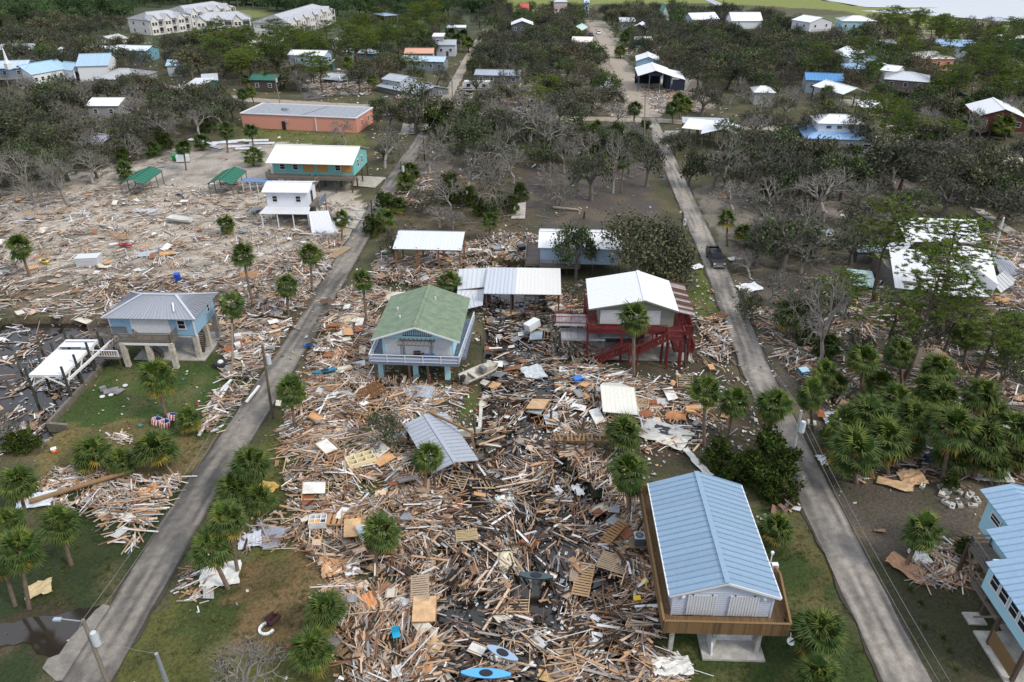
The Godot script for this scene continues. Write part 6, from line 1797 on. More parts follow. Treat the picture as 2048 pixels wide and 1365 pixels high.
var oak_meshes := []
var pine_meshes := []
func place_oak(kind: int, at: Vector3, rad: float, h: float, called := "oak_tree") -> Node3D:
	var r := thing(called, "", "tree", at, rng.randf() * TAU, "storm-stripped live oaks")
	var s := Vector3(rad / 6.0, h / 8.0, rad / 6.0)
	var bare := kind < 3
	var m: Array = oak_meshes[kind]
	var t := put(r, "trunk", m[0], mat(srgb(156, 150, 144) if bare else srgb(122, 115, 108), "plain", 0.95))
	t.scale = s
	var c := put(r, "crown", m[1], mat(leaf_tints[rng.randi() % 4], "leaf", 0.7))
	c.scale = s
	later(r, ["leafless grey oak", "leafless grey oak", "thin-leaved oak", "thin-leaved oak", "sparse dark oak", "sparse dark oak", "dense dark oak", "dense dark oak", "huge spreading oak"][kind])
	return r

func oak(cx: float, cy: float, wpx: float, bx: float, by: float, kind: int) -> void:
	var a := P(bx, by)
	var c := plane_hit(cx, cy, a.z)
	var depth := (c - Vector3(0, CAM_H, 0)).dot(Vector3(0, -sin(pitch), -cos(pitch)))
	var rad := wpx * 0.5 * depth / FOC
	place_oak(kind, a, rad, clampf(c.y / 0.62, 3.0, 14.0))

func place_pine(kind: int, at: Vector3, h: float, wide: float) -> void:
	var r := thing("pine_tree", "", "tree", at, rng.randf() * TAU, "bright green pines")
	var s := Vector3(wide, h / 14.0, wide)
	var t := put(r, "trunk", pine_meshes[kind][0], mat(srgb(96, 84, 76), "plain", 0.95))
	t.scale = s
	var c := put(r, "crown", pine_meshes[kind][1], mat([Color(1, 1, 1), Color(1.25, 1.2, 1.0), Color(0.75, 0.85, 0.85)][rng.randi() % 3], "leaf", 0.6))
	c.scale = s
	later(r, "tall bright pine" if h > 13.0 else "bright green pine")

func free_spot(p: Vector3) -> bool:
	for b in blockers:
		if absf(p.x - b[0]) < b[2] + 1.0 and p.z > b[1] - b[3] - 1.0 and p.z < b[1] + b[3] + b[4]: return false
	return not on_road(p.x, p.z, 3.6 if p.z > -190.0 or p.x < 0.0 else 7.0)

func build_trees() -> void:
	var all_w := []
	for k in 9:
		var m := make_oak(11 + k, [0.07, 0.16, 0.3, 0.45, 0.5, 0.65, 0.85, 1.0, 0.95][k], [1.8, 2.6, 2.2, 1.6, 2.4, 2.0, 1.7, 2.2, 1.6][k], 0.55 if k == 8 else 1.0)
		var both := MB.new()
		for i in m[0].v.size(): m[0].c[i] = m[0].c[i]
		both.add(m[0], Transform3D.IDENTITY)
		for i in both.c.size(): both.c[i] = Color(0.19, 0.17, 0.16) * both.c[i].r
		both.add(m[1], Transform3D.IDENTITY)
		oak_meshes.append([m[0].mesh(), m[1].mesh()])
		all_w.append(both.mesh())
	for k in 4:
		var m := make_pine(70 + k, [0.2, 0.9, 0.6, 1.0][k])
		pine_meshes.append([m[0].mesh(), m[1].mesh()])
	# trees read off the photograph one by one
	for t in [[1245, 486, 290, 1244, 582, 8], [1300, 482, 180, 1304, 565, 8], [1555, 455, 150, 1556, 512, 1], [1530, 440, 120, 1530, 505, 0], [1600, 430, 130, 1604, 500, 2], [1150, 490, 110, 1152, 560, 7], [1062, 215, 150, 1062, 292, 1], [1010, 320, 120, 1026, 366, 1], [975, 355, 130, 986, 424, 2], [1155, 320, 90, 1156, 388, 0], [1215, 300, 90, 1226, 386, 1], [1130, 290, 80, 1128, 345, 0], [1288, 310, 90, 1292, 374, 3], [860, 300, 110, 860, 346, 1], [775, 278, 110, 770, 336, 2], [1418, 295, 170, 1424, 372, 2], [1372, 320, 76, 1378, 372, 6], [1490, 290, 110, 1495, 340, 4], [1545, 330, 150, 1546, 400, 3], [1440, 345, 120, 1442, 385, 5], [1600, 340, 130, 1600, 390, 5], [1720, 420, 130, 1720, 470, 4], [1830, 400, 120, 1830, 440, 5], [1500, 520, 110, 1500, 555, 2], [1700, 480, 120, 1700, 530, 3], [1480, 600, 90, 1488, 640, 3], [1530, 560, 110, 1532, 610, 2], [1600, 500, 120, 1602, 545, 1], [1350, 280, 90, 1352, 310, 5], [1265, 275, 70, 1266, 300, 6], [1180, 270, 100, 1182, 300, 6], [1035, 240, 110, 1036, 275, 3], [970, 300, 100, 972, 335, 3], [1100, 340, 80, 1100, 372, 1], [30, 250, 130, 30, 300, 4], [1562, 470, 190, 1566, 540, 3], [1500, 478, 120, 1506, 532, 4], [1080, 250, 190, 1082, 318, 1], [1000, 275, 150, 1002, 340, 2], [1180, 330, 120, 1182, 400, 3], [1120, 370, 110, 1122, 410, 2], [930, 330, 140, 932, 392, 2], [900, 380, 110, 900, 420, 1], [1255, 300, 90, 1258, 350, 4], [1460, 385, 140, 1464, 430, 1], [1540, 380, 150, 1544, 430, 2], [1690, 380, 150, 1694, 440, 2], [1760, 440, 130, 1764, 480, 1], [1860, 350, 140, 1862, 400, 4], [1930, 350, 130, 1932, 400, 5], [1650, 300, 120, 1652, 350, 6], [1560, 290, 110, 1562, 330, 5], [830, 330, 90, 832, 352, 1], [70, 380, 110, 72, 430, 1], [1815, 640, 130, 1818, 720, 4], [1700, 690, 100, 1702, 745, 3], [1985, 720, 120, 1988, 790, 4], [1885, 640, 110, 1888, 705, 3], [1640, 610, 90, 1642, 660, 4], [160, 260, 130, 160, 305, 3], [210, 300, 90, 210, 330, 5], [1650, 370, 190, 1645, 440, 1], [1610, 250, 80, 1612, 300, 4], [1780, 320, 170, 1784, 394, 6], [1700, 255, 90, 1702, 310, 5], [1890, 380, 130, 1886, 430, 3], [1975, 400, 140, 1992, 452, 3], [2030, 360, 120, 2036, 400, 4], [1640, 470, 170, 1634, 520, 1], [1575, 585, 190, 1600, 660, 2], [1660, 560, 170, 1634, 740, 1], [1560, 420, 150, 1562, 470, 4], [1450, 260, 90, 1452, 300, 5], [835, 195, 130, 832, 266, 4], [690, 255, 80, 690, 290, 1], [835, 240, 60, 834, 262, 3], [920, 270, 90, 918, 300, 6], [1085, 300, 110, 1086, 330, 5], [60, 330, 130, 62, 402, 1], [135, 335, 120, 138, 410, 0], [185, 320, 110, 186, 368, 1], [20, 310, 120, 20, 360, 2], [100, 270, 120, 100, 320, 4], [262, 262, 100, 262, 312, 4], [330, 240, 100, 330, 290, 3], [600, 150, 70, 602, 182, 0], [585, 130, 60, 586, 170, 1], [905, 430, 70, 905, 460, 0], [765, 300, 60, 765, 320, 5], [770, 850, 110, 772, 892, 3], [740, 880, 60, 745, 905, 2], [500, 1345, 260, 500, 1440, 1], [10, 830, 90, 0, 900, 2], [850, 395, 110, 850, 425, 3], [880, 425, 110, 880, 455, 1], [785, 480, 70, 790, 525, 4], [2030, 500, 90, 2046, 560, 4], [1990, 640, 110, 1990, 690, 6], [1930, 620, 90, 1930, 670, 4], [1500, 610, 70, 1503, 640, 4], [1185, 190, 110, 1185, 226, 5], [1140, 195, 100, 1140, 230, 4], [980, 190, 90, 982, 215, 5], [1225, 185, 70, 1226, 220, 6]]:
		oak(t[0], t[1], t[2], t[3], t[4], t[5])
	for p in [[1748, 598, 15.5, 1.15, 1], [1803, 775, 17, 1.25, 3], [1866, 628, 14, 1.45, 1], [1655, 668, 9, 0.9, 2], [1950, 775, 10, 1.2, 0], [1770, 720, 9, 1.1, 2], [1690, 640, 7, 0.8, 0], [1780, 330, 12, 1.1, 1], [1758, 300, 13, 1.0, 3], [1720, 285, 12, 1.0, 0], [1788, 292, 11, 1.1, 2], [1835, 300, 8, 1.3, 2], [1870, 310, 8, 1.4, 0], [1086, 216, 10, 1.3, 2], [1072, 232, 8, 1.2, 0], [1705, 168, 15, 1.2, 1], [1632, 172, 13, 1.4, 0], [1650, 176, 12, 1.2, 2], [420, 120, 12.2, 1.6, 2], [450, 150, 12.2, 1.7, 0], [475, 130, 13.0, 1.5, 3], [500, 128, 13.7, 1.4, 1], [520, 140, 11.5, 1.4, 2], [545, 120, 12.2, 1.5, 0], [565, 150, 13.0, 1.3, 1], [590, 118, 12.2, 1.4, 2], [610, 110, 11.5, 1.4, 3], [630, 142, 11.5, 1.0, 1], [480, 170, 10.8, 1.2, 3], [655, 100, 11.5, 1.5, 0], [690, 90, 11.5, 1.5, 2], [715, 110, 11.5, 1.6, 0], [735, 130, 10.1, 1.4, 2], [725, 85, 12.2, 1.6, 1], [440, 100, 12.2, 1.6, 3], [560, 90, 10.8, 1.5, 0], [1870, 100, 14, 1.5, 1], [1905, 104, 13, 1.4, 3], [1935, 120, 12, 1.2, 2], [1890, 128, 13, 1.0, 0], [1775, 62, 12, 1.8, 2], [1990, 140, 12, 1.4, 0], [1950, 150, 11, 1.4, 2], [2030, 200, 10, 1.5, 0], [1870, 155, 10, 1.5, 0], [2010, 110, 10, 1.5, 2]]:
		place_pine(p[4], P(p[0], p[1]), p[2], p[3])
	# the woods between the houses
	var woods := [
		[[[-60, 150], [60, 165], [300, 170], [470, 200], [470, 262], [330, 300], [240, 350], [60, 395], [-60, 400]], 8.0, 0],
		[[[-60, 50], [480, 60], [480, 165], [330, 170], [220, 165], [-60, 160]], 9.5, 1],
		[[[480, 55], [930, 45], [905, 130], [870, 190], [700, 190], [480, 185]], 9.0, 2],
		[[[960, 30], [1180, 30], [1190, 70], [1255, 220], [960, 222], [930, 120]], 8.5, 0],
		[[[1205, 30], [1480, 34], [1720, 90], [1690, 240], [1400, 240], [1390, 165], [1260, 140]], 8.5, 0],
		[[[1720, 66], [2060, 66], [2060, 300], [1740, 250], [1700, 160]], 9.5, 2],
		[[[1390, 240], [1760, 262], [1860, 300], [2060, 340], [2060, 460], [1900, 400], [1560, 420], [1440, 330]], 8.0, 0],
		[[[760, 235], [1240, 245], [1290, 280], [1270, 325], [1000, 330], [820, 330]], 7.6, 0]]
	var spots := []
	var grid := {}
	for w in woods:
		var p := poly(w[0])
		var q := Rect2(p[0], Vector2.ZERO)
		for v in p: q = q.expand(v)
		for i in int(q.get_area() / (w[1] * w[1]) * 3.0):
			var at := Vector3(rng.randf_range(q.position.x, q.end.x), 0, rng.randf_range(q.position.y, q.end.y))
			if not inside(at.x, at.z, p) or not free_spot(at): continue
			var ok := true
			var c := Vector2i(int(floor(at.x / 8.0)), int(floor(at.z / 8.0)))
			for dx in [-1, 0, 1]:
				for dz in [-1, 0, 1]:
					for o in grid.get(c + Vector2i(dx, dz), []):
						if o.distance_to(at) < w[1] * 0.68: ok = false
			if not ok: continue
			if not grid.has(c): grid[c] = []
			grid[c].append(at)
			spots.append([at, w[2], rng.randf(), rng.randf_range(0.75, 1.3), rng.randf()])
	spots.sort_custom(func(a, b): return a[0].z > b[0].z)
	var rest := [[], [], [], [], [], [], [], []]
	var tint := [[], [], [], [], [], [], [], []]
	var made := 0
	for s in spots:
		var kind := int(s[2] * 8.0)
		if s[0].z < -260.0: kind = maxi(2, kind)
		if s[1] == 2 and s[4] < 0.35:
			place_pine(int(s[2] * 4.0), s[0], 11.0 * s[3], 1.3)
		elif made < 175:
			made += 1
			place_oak(kind, s[0], 5.6 * s[3], 7.4 * s[3])
		else:
			rest[kind].append(Transform3D(Basis(Vector3.UP, s[4] * TAU).scaled(Vector3(0.95, 1.0, 0.95) * s[3]), s[0]))
			tint[kind].append(leaf_tints[int(s[4] * 3.99)] * (0.75 + 0.5 * s[2]))
	# the far woods beyond the village, too many and too small to tell apart
	var far := [[[-500, 48], [-500, -40], [-100, -70], [700, -70], [1000, -40], [1000, 30], [700, 40], [540, 22], [470, 12], [280, 16], [270, 40], [0, 60]]]
	for f in far:
		var p := poly(f)
		var q := Rect2(p[0], Vector2.ZERO)
		for v in p: q = q.expand(v)
		for i in int(q.get_area() / 60.0):
			var at := Vector3(rng.randf_range(q.position.x, q.end.x), 0, rng.randf_range(q.position.y, q.end.y))
			if at.z < -1500.0 or not inside(at.x, at.z, p) or not free_spot(at): continue
			var kind := rng.randi_range(4, 7)
			rest[kind].append(Transform3D(Basis(Vector3.UP, rng.randf() * TAU).scaled(Vector3(1.0, 1.2, 1.0) * rng.randf_range(0.8, 1.4)), at))
			tint[kind].append(Color(0.8, 1.25, 0.75) * rng.randf_range(0.7, 1.3))
	for k in 8:
		if rest[k].size():
			scatter("distant_woods", all_w[k], mat(Color.WHITE, "leaf", 0.8), rest[k], tint[k], ["far grey leafless woods among the distant houses", "far grey twiggy woods among the distant houses", "far thin-leaved woods among the distant houses", "far grey-green woods among the distant houses", "far olive woods toward the horizon", "far dark green woods toward the horizon", "far dense dark woods toward the horizon", "far full-leaved woods toward the horizon"][k], "woods")

func build_plants() -> void:
	var tw := MB.new()
	var tg := RandomNumberGenerator.new()
	tg.seed = 5
	for i in 7:
		var a := Vector3(tg.randf_range(-0.9, 0.9), 0.05, tg.randf_range(-0.3, 0.3))
		tw.tube(a, a + Vector3(tg.randf_range(-1.1, 1.1), tg.randf_range(0.0, 0.5), tg.randf_range(-1.0, 1.0)), 0.03, 0.008, 3)
	tw.tube(Vector3(-1.2, 0.05, 0), Vector3(1.2, 0.15, 0.2), 0.06, 0.03, 4)
	for f in [[[[1400, 300], [2060, 300], [2060, 900], [1700, 920], [1480, 560]], 0.3, "broken grey branches littering the ground under the right-hand trees"], [[[780, 240], [1300, 240], [1300, 340], [1050, 470], [780, 470]], 0.12, "broken grey branches on the muddy middle lots"], [[[0, 250], [420, 250], [260, 390], [0, 420]], 0.2, "broken grey branches under the bare trees at left"]]:
		var p := poly(f[0])
		var q := Rect2(p[0], Vector2.ZERO)
		for v in p: q = q.expand(v)
		var spots := []
		var cols := []
		for i in int(q.get_area() * f[1]):
			var x := tg.randf_range(q.position.x, q.end.x)
			var z := tg.randf_range(q.position.y, q.end.y)
			if not inside(x, z, p) or on_road(x, z, 0.3): continue
			spots.append(Transform3D(Basis(Vector3.UP, tg.randf() * TAU).scaled(Vector3.ONE * tg.randf_range(0.4, 1.3)), Vector3(x, 0, z)))
			cols.append(Color(0.26, 0.24, 0.225) * tg.randf_range(0.4, 1.2))
		scatter("fallen_branches", tw.mesh(), mat(Color.WHITE, "plain", 0.95), spots, cols, f[2], "branches")
	# cedar bushes by the blue-roofed house, and scrub
	var g := RandomNumberGenerator.new()
	g.seed = 77
	var meshes := []
	for k in 3:
		var w := MB.new()
		var f := MB.new()
		for i in 9:
			var az := g.randf() * TAU
			var e := Vector3(cos(az) * g.randf_range(0.2, 0.8), g.randf_range(0.9, 2.0), sin(az) * g.randf_range(0.2, 0.8))
			w.tube(Vector3.ZERO, e, 0.05, 0.02, 4)
		for c in 60:
			var az := g.randf() * TAU
			var h := pow(g.randf(), 0.8)
			var p := Vector3(cos(az), 0, sin(az)) * sqrt(g.randf()) * (1.35 - h * 0.8) + Vector3(0, 0.15 + h * 2.1, 0)
			var shade := g.randf_range(0.55, 1.3)
			for i in 26:
				var d := Vector3(g.randfn(0, 1), g.randfn(0.5, 0.8), g.randfn(0, 1)).normalized()
				var s := d.cross(Vector3(g.randfn(0, 1), 0.3, g.randfn(0, 1))).normalized() * 0.06
				f.col = Color(0.05, 0.075, 0.016) * shade * g.randf_range(0.7, 1.3)
				var q := p + Vector3(g.randfn(0, 0.13), g.randfn(0, 0.13), g.randfn(0, 0.13))
				f.tri(q - s, q + d * g.randf_range(0.2, 0.36), q + s)
		meshes.append([w.mesh(), f.mesh()])
	for b in [[1432, 935, 72], [1475, 960, 64], [1534, 925, 84], [1560, 965, 90], [1520, 985, 76], [1545, 1000, 60], [1500, 950, 60], [1580, 1005, 40], [1455, 968, 50], [2030, 930, 50], [1925, 1110, 44], [680, 340, 36], [900, 405, 60], [1020, 425, 40], [940, 410, 40], [960, 430, 36], [1040, 400, 36], [870, 270, 60], [895, 250, 50], [940, 270, 60], [1180, 300, 50], [1230, 288, 44], [1150, 290, 50], [1060, 280, 44], [1000, 270, 50], [1100, 300, 46], [770, 425, 46], [745, 470, 44], [1290, 268, 30], [330, 300, 40], [250, 330, 36], [1360, 300, 36], [1470, 330, 50], [1580, 330, 50], [1700, 350, 60], [1850, 330, 60], [60, 900, 50], [30, 905, 46], [1610, 690, 50], [1640, 720, 50], [1900, 980, 40]]:
		var at := P(b[0], b[1])
		var rad: float = b[2] * 0.5 / (0.872 * (b[1] - HORIZON) / CAM_H)
		var r := thing("evergreen_bush", "", "bush", at, g.randf() * TAU, "evergreen bushes")
		var k := g.randi() % 3
		var s := Vector3(rad / 1.3, rad / 1.25, rad / 1.3)
		put(r, "stems", meshes[k][0], mat(srgb(96, 84, 76), "plain")).scale = s
		put(r, "foliage", meshes[k][1], mat(Color(1, 1, 1), "leaf", 0.6)).scale = s
		later(r, "dark evergreen bush")
	# grass tufts
	var tuft := MB.new()
	for i in 9:
		var a := TAU * i / 9.0 + g.randf()
		var d := Vector3(cos(a), 0, sin(a))
		var s := Vector3(-d.z, 0, d.x) * 0.05
		tuft.tri(d * 0.1 - s, d * g.randf_range(0.15, 0.45) + Vector3(0, g.randf_range(0.2, 0.5), 0), d * 0.1 + s)
	var tm := tuft.mesh()
	var lawns := [[[[560, 840], [700, 1420], [200, 1420], [430, 1080]], 3.0, 0.35, Color(0.10, 0.095, 0.035)], [[[40, 1000], [380, 960], [230, 1200], [60, 1230]], 3.0, 0.3, Color(0.05, 0.07, 0.018)], [[[40, 930], [130, 845], [430, 870], [400, 950]], 3.0, 0.3, Color(0.13, 0.11, 0.05)], [[[235, 700], [440, 720], [440, 860], [110, 840]], 2.0, 0.22, Color(0.06, 0.085, 0.02)], [[[1520, 1000], [1620, 980], [1790, 1420], [1330, 1420], [1330, 1300]], 3.0, 0.3, Color(0.06, 0.075, 0.022)], [[[1690, 1130], [1830, 1140], [2060, 1300], [1840, 1420]], 1.0, 0.3, Color(0.07, 0.08, 0.03)], [[[1370, 520], [1420, 520], [1470, 650], [1390, 660]], 2.0, 0.3, Color(0.08, 0.1, 0.03)], [[[930, 235], [1330, 250], [1290, 320], [900, 300]], 0.8, 0.5, Color(0.07, 0.09, 0.03)], [[[470, 245], [740, 270], [740, 290], [480, 290]], 0.8, 0.4, Color(0.1, 0.11, 0.03)], [[[760, 390], [1000, 340], [1060, 480], [760, 480]], 1.0, 0.45, Color(0.085, 0.08, 0.035)], [[[1840, 310], [2060, 340], [2060, 380], [1860, 370]], 0.8, 0.4, Color(0.08, 0.1, 0.03)]]
	var tf := []
	var tc := []
	for l in lawns:
		var p := poly(l[0])
		var q := Rect2(p[0], Vector2.ZERO)
		for v in p: q = q.expand(v)
		for i in int(q.get_area() * l[1]):
			var x := g.randf_range(q.position.x, q.end.x)
			var z := g.randf_range(q.position.y, q.end.y)
			if not inside(x, z, p) or on_road(x, z, 0.2) or wobble.get_noise_2d(x * 4.0, z * 4.0) < -0.12: continue
			var s := l[2] * g.randf_range(0.5, 1.6) as float
			tf.append(Transform3D(Basis(Vector3.UP, g.randf() * TAU).scaled(Vector3(s * 1.8, s, s * 1.8)), Vector3(x, -0.02, z)))
			tc.append(l[3] * g.randf_range(0.6, 1.5))
	scatter("grass", tm, mat(Color.WHITE, "leaf", 0.8), tf, tc, "short uneven grass of the lawns and verges", "grass")
	for w in [[1850, 1255], [1842, 1205], [1886, 1275], [1898, 1302], [1912, 1340], [1820, 1180]]:
		var r := thing("grass_clump", "", "grass clump", P(w[0], w[1]), 0, "pale grass clumps in the dark verge")
		var b := MB.new()
		for i in 60:
			var a := g.randf() * TAU
			var d := Vector3(cos(a), 0, sin(a)) * g.randf_range(0.1, 0.6)
			b.col = Color(0.11, 0.13, 0.05) * g.randf_range(0.6, 1.4)
			b.tri(d * 0.3 - Vector3(0.03, 0, 0), d + Vector3(0, g.randf_range(0.3, 0.6), 0), d * 0.3 + Vector3(0.03, 0, 0))
		part(r, "blades", b, mat(Color.WHITE, "leaf", 0.7))
		later(r, "pale grass clump")

# ---------- wreckage ----------
func sheet(called: String, label: String, cat: String, px: float, py: float, w: float, d: float, yaw: float, tilt: float, col: Color, look := "worn", y := -9.0, ridges := 0, group := "") -> Node3D:
	var at := P(px, py)
	var base := ground_y(at.x, at.z)
	if y > -8.0: base = y
	at = P(px, py, base + 0.3)
	var r := thing(called, label, cat, at, yaw, group)
	r.rotation = Vector3(tilt, yaw, tilt * 0.6)
	var b := MB.new()
	var n := 7
	var rows := []
	for i in n + 1:
		var row := []
		for j in n + 1: row.append(Vector3(-w / 2 + w * i / n, wobble.get_noise_2d(px + i * 9.0, py + j * 9.0) * 0.22, -d / 2 + d * j / n) + (Vector3(rng.randf_range(-0.1, 0.1), 0, rng.randf_range(-0.1, 0.1)) if i in [0, n] or j in [0, n] else Vector3.ZERO))
		rows.append(row)
	for i in n:
		for j in n: b.slab(rows[i][j + 1], rows[i][j], rows[i + 1][j], rows[i + 1][j + 1], 0.03)
	for k in ridges:
		var x := -w / 2 + w * (k + 0.5) / ridges
		for j in n: b.beam(Vector3(x, rows[clampi(int((k + 0.5) * n / ridges), 0, n)][j].y + 0.02, rows[0][j].z), Vector3(x, rows[clampi(int((k + 0.5) * n / ridges), 0, n)][j + 1].y + 0.02, rows[0][j + 1].z), 0.07, 0.05)
	part(r, "sheet", b, mat(col, look, 0.6))
	return r

func pallet(label: String, called: String, cat: String, px: float, py: float, w: float, d: float, yaw: float, tilt: float, slats: int, col: Color, h := 0.0) -> Node3D:
	var at := P(px, py)
	at = P(px, py, ground_y(at.x, at.z) + 0.55 + h)
	var r := thing(called, label, cat, at, yaw)
	r.rotation = Vector3(tilt, yaw, tilt * 0.4)
	var m := mat(col, "wood", 0.9)
	for s in [-0.45, 0.45] if w < 2.6 else [-0.47, 0.0, 0.47]: brick(r, "runner", Vector3(s * w, 0, 0), Vector3(0.1, 0.14, d), m)
	for i in slats: brick(r, "slat", Vector3(rng.randf_range(-0.03, 0.03), 0.09, -d / 2 + d * (i + 0.5) / slats), Vector3(w, 0.03, d / slats * 0.66), m, Basis(Vector3.UP, rng.randf_range(-0.03, 0.03)))
	return r

func build_wreckage() -> void:
	var white := mat(Color(0.74, 0.74, 0.73), "worn", 0.6)
	for m in [[1276, 1100, "air-conditioning unit"], [722, 928, "cream cabinet frame"], [637, 1050, "yellow-and-white drawer unit"], [1167, 1160, "wooden stair section"], [1072, 1157, "dark grey kayak"], [972, 1353, "bottom-edge kayak"], [699, 792, "white tank"], [745, 1215, "L-shaped orange plywood"], [933, 1072, "floating pallet"], [1606, 752, "turquoise-blue crate"], [1890, 985, "spilled concrete blocks"], [1860, 722, "tan collapsed roof deck"], [1579, 950, "tall pale utility pole"], [180, 530, "grey-white metal box"], [250, 492, "red kayak"], [88, 525, "yellow kayak"], [362, 443, "white boat hull"], [533, 976, "mustard-yellow board"], [200, 1330, "bottom-left transformer pole"], [165, 972, "long fallen pole"], [329, 842, "striped tyres"], [1330, 868, "white roof slab"], [650, 746, "teal kayak"], [1130, 418, "fallen tree trunk"], [1066, 656, "tipped refrigerator"], [545, 838, "left-lane transformer pole"], [793, 1278, "cyan chair"], [1118, 985, "white door"], [1820, 1130, "leaning-palm lumber heap"]]:
		mark(P(m[0], m[1]), m[2])
	var r: Node3D
	# air conditioner
	r = thing("air_conditioner", "grey outdoor air-conditioning unit standing on a wooden stand beside the golden deck", "air conditioner", P(1276, 1100, 0))
	brick(r, "stand", Vector3(0, 0.75, 0), Vector3(1.6, 0.08, 1.2), mat(srgb(120, 96, 70), "wood"))
	for x in [-0.7, 0.7]:
		for z in [-0.5, 0.5]: brick(r, "stand_leg", Vector3(x, 0.35, z), Vector3(0.1, 0.75, 0.1), mat(srgb(120, 96, 70), "wood"))
	brick(r, "cabinet", Vector3(0, 1.22, 0), Vector3(0.85, 0.85, 0.85), mat(srgb(90, 96, 104), "plain", 0.5))
	brick(r, "top_cover", Vector3(0, 1.67, 0), Vector3(0.9, 0.06, 0.9), mat(srgb(176, 184, 192), "plain", 0.5))
	var q := MB.new()
	q.tube(Vector3(0, 1.69, 0), Vector3(0, 1.715, 0), 0.35, 0.35, 20, true)
	part(r, "fan_well", q, mat(Color(0.01, 0.01, 0.01)))
	q = MB.new()
	for i in 4: q.box(Vector3(0, 1.725, 0), Vector3(0.62, 0.008, 0.08), Basis(Vector3.UP, PI * i / 4))
	q.tube(Vector3(0, 1.72, 0), Vector3(0, 1.75, 0), 0.08, 0.08, 10, true)
	part(r, "fan", q, mat(srgb(130, 134, 138)))
	for i in 6: brick(r, "louvre", Vector3(0, 0.9 + i * 0.12, 0.43), Vector3(0.78, 0.03, 0.02), mat(srgb(60, 64, 70)))
	# loose stairs, pallets, slatted panels
	pallet("wooden stair section lying among boards left of the golden deck", "stair_section", "stairs", 1167, 1160, 1.5, 3.6, -0.25, 0.05, 13, srgb(168, 138, 104), 0.2)
	pallet("grey slatted wooden panel standing out of the boards near the lone palm", "slatted_platform", "panel", 840, 1178, 1.5, 2.6, 0.1, 0.1, 12, srgb(170, 150, 128), 0.3)
	pallet("slatted pallet floating in dark water, upper centre of the debris", "pallet", "pallet", 933, 1072, 2.0, 1.4, 0.15, 0.02, 9, srgb(176, 156, 120), 0.1)
	pallet("broken slatted deck panel below the air conditioner", "slatted_platform", "panel", 1230, 1128, 2.8, 2.0, -0.45, 0.06, 11, srgb(190, 164, 136), 0.1)
	pallet("ladder-like brown stair flight above the air conditioner", "stair_section", "stairs", 1228, 1065, 1.0, 3.0, -0.7, 0.1, 9, srgb(150, 112, 72), 0.2)
	pallet("brown slatted deck piece in front of the green-roofed house", "slatted_platform", "panel", 738, 785, 2.6, 3.6, -0.9, 0.12, 14, srgb(120, 82, 46), 0.2)
	pallet("wooden ladder frame lying left of the lone central palm", "ladder", "ladder", 698, 1042, 1.3, 4.2, 1.55, 0.02, 8, srgb(176, 136, 96), 0.0)
	pallet("long wooden rack of slats beside the bottom lawn palmettos", "slatted_platform", "panel", 690, 1295, 1.6, 3.4, 0.9, 0.03, 6, srgb(126, 100, 72), -0.3)
	pallet("tan boardwalk piece lying along the left lane's upper bend", "boardwalk_piece", "boardwalk", 678, 505, 1.5, 4.4, -0.45, 0.03, 16, srgb(176, 150, 120), -0.3)
	pallet("red-brown deck piece beside the red decks, right side", "slatted_platform", "panel", 1428, 637, 1.4, 4.4, -1.0, 0.06, 14, srgb(140, 100, 66), 0.0)
	pallet("low wooden frame in the grass under the dark right oaks", "slatted_platform", "panel", 1448, 393, 2.4, 2.2, 0.1, 0.02, 5, srgb(170, 120, 70), -0.4)
	# kitchen cabinets
	r = thing("cabinet_frame", "cream kitchen cabinet frame with open compartments lying on its back", "cabinet", P(722, 928, 0.4), 0.5)
	var cream := mat(srgb(226, 214, 176), "plain", 0.7)
	for k in 4: brick(r, "upright", Vector3(-1.35 + k * 0.9, 0.4, 0), Vector3(0.09, 0.8, 1.5), cream)
	for z in [-0.72, 0.0, 0.72]: brick(r, "rail", Vector3(0, 0.5, z), Vector3(2.8, 0.6, 0.09), cream)
	brick(r, "back", Vector3(0, 0.02, 0), Vector3(2.8, 0.05, 1.5), mat(srgb(120, 108, 90)))
	r = thing("drawer_box", "small white drawer unit with yellow compartments on the left debris edge", "drawers", P(637, 1050, 0.2), 0.1)
	for k in 4: brick(r, "divider", Vector3(-0.75 + k * 0.5, 0.4, 0), Vector3(0.06, 0.7, 1.1), white)
	for z in [-0.55, 0.0, 0.55]: brick(r, "rail", Vector3(0, 0.4, z), Vector3(1.56, 0.7, 0.06), white)
	for k in 3: brick(r, "drawer", Vector3(-0.5 + k * 0.5, 0.3, 0.27), Vector3(0.4, 0.6, 0.45), mat(srgb(226, 160, 60) if k < 2 else srgb(50, 50, 54)))
	# dock floats
	for p in [[961, 893], [977, 880], [993, 897], [980, 905], [1000, 884], [1013, 859], [942, 916], [960, 920], [985, 880]]:
		r = thing("dock_float", "", "float", P(p[0], p[1], -0.7), rng.randf_range(-0.5, 0.5), "black dock floats drifting in the canal")
		q = MB.new()
		q.prism([Vector2(-0.5, -0.3), Vector2(-0.6, 0.2), Vector2(-0.48, 0.42), Vector2(0.48, 0.42), Vector2(0.6, 0.2), Vector2(0.5, -0.3)], -0.55, 0.55)
		part(r, "shell", q, mat(srgb(62, 60, 54), "worn", 0.7))
		brick(r, "top_lip", Vector3(0, 0.44, 0), Vector3(0.8, 0.05, 0.9), mat(srgb(92, 88, 78), "worn"))
		later(r, "dark dock float")
	# tank
	r = thing("water_tank", "white cylindrical tank lying in boards in front of the green-roofed house", "tank", P(699, 792, 0.5), -0.6)
	q = MB.new()
	q.tube(Vector3(-0.8, 0, 0), Vector3(0.8, 0, 0), 0.42, 0.42, 16, true)
	q.tube(Vector3(0.8, 0, 0), Vector3(-0.8, 0, 0), 0.42, 0.42, 16, true)
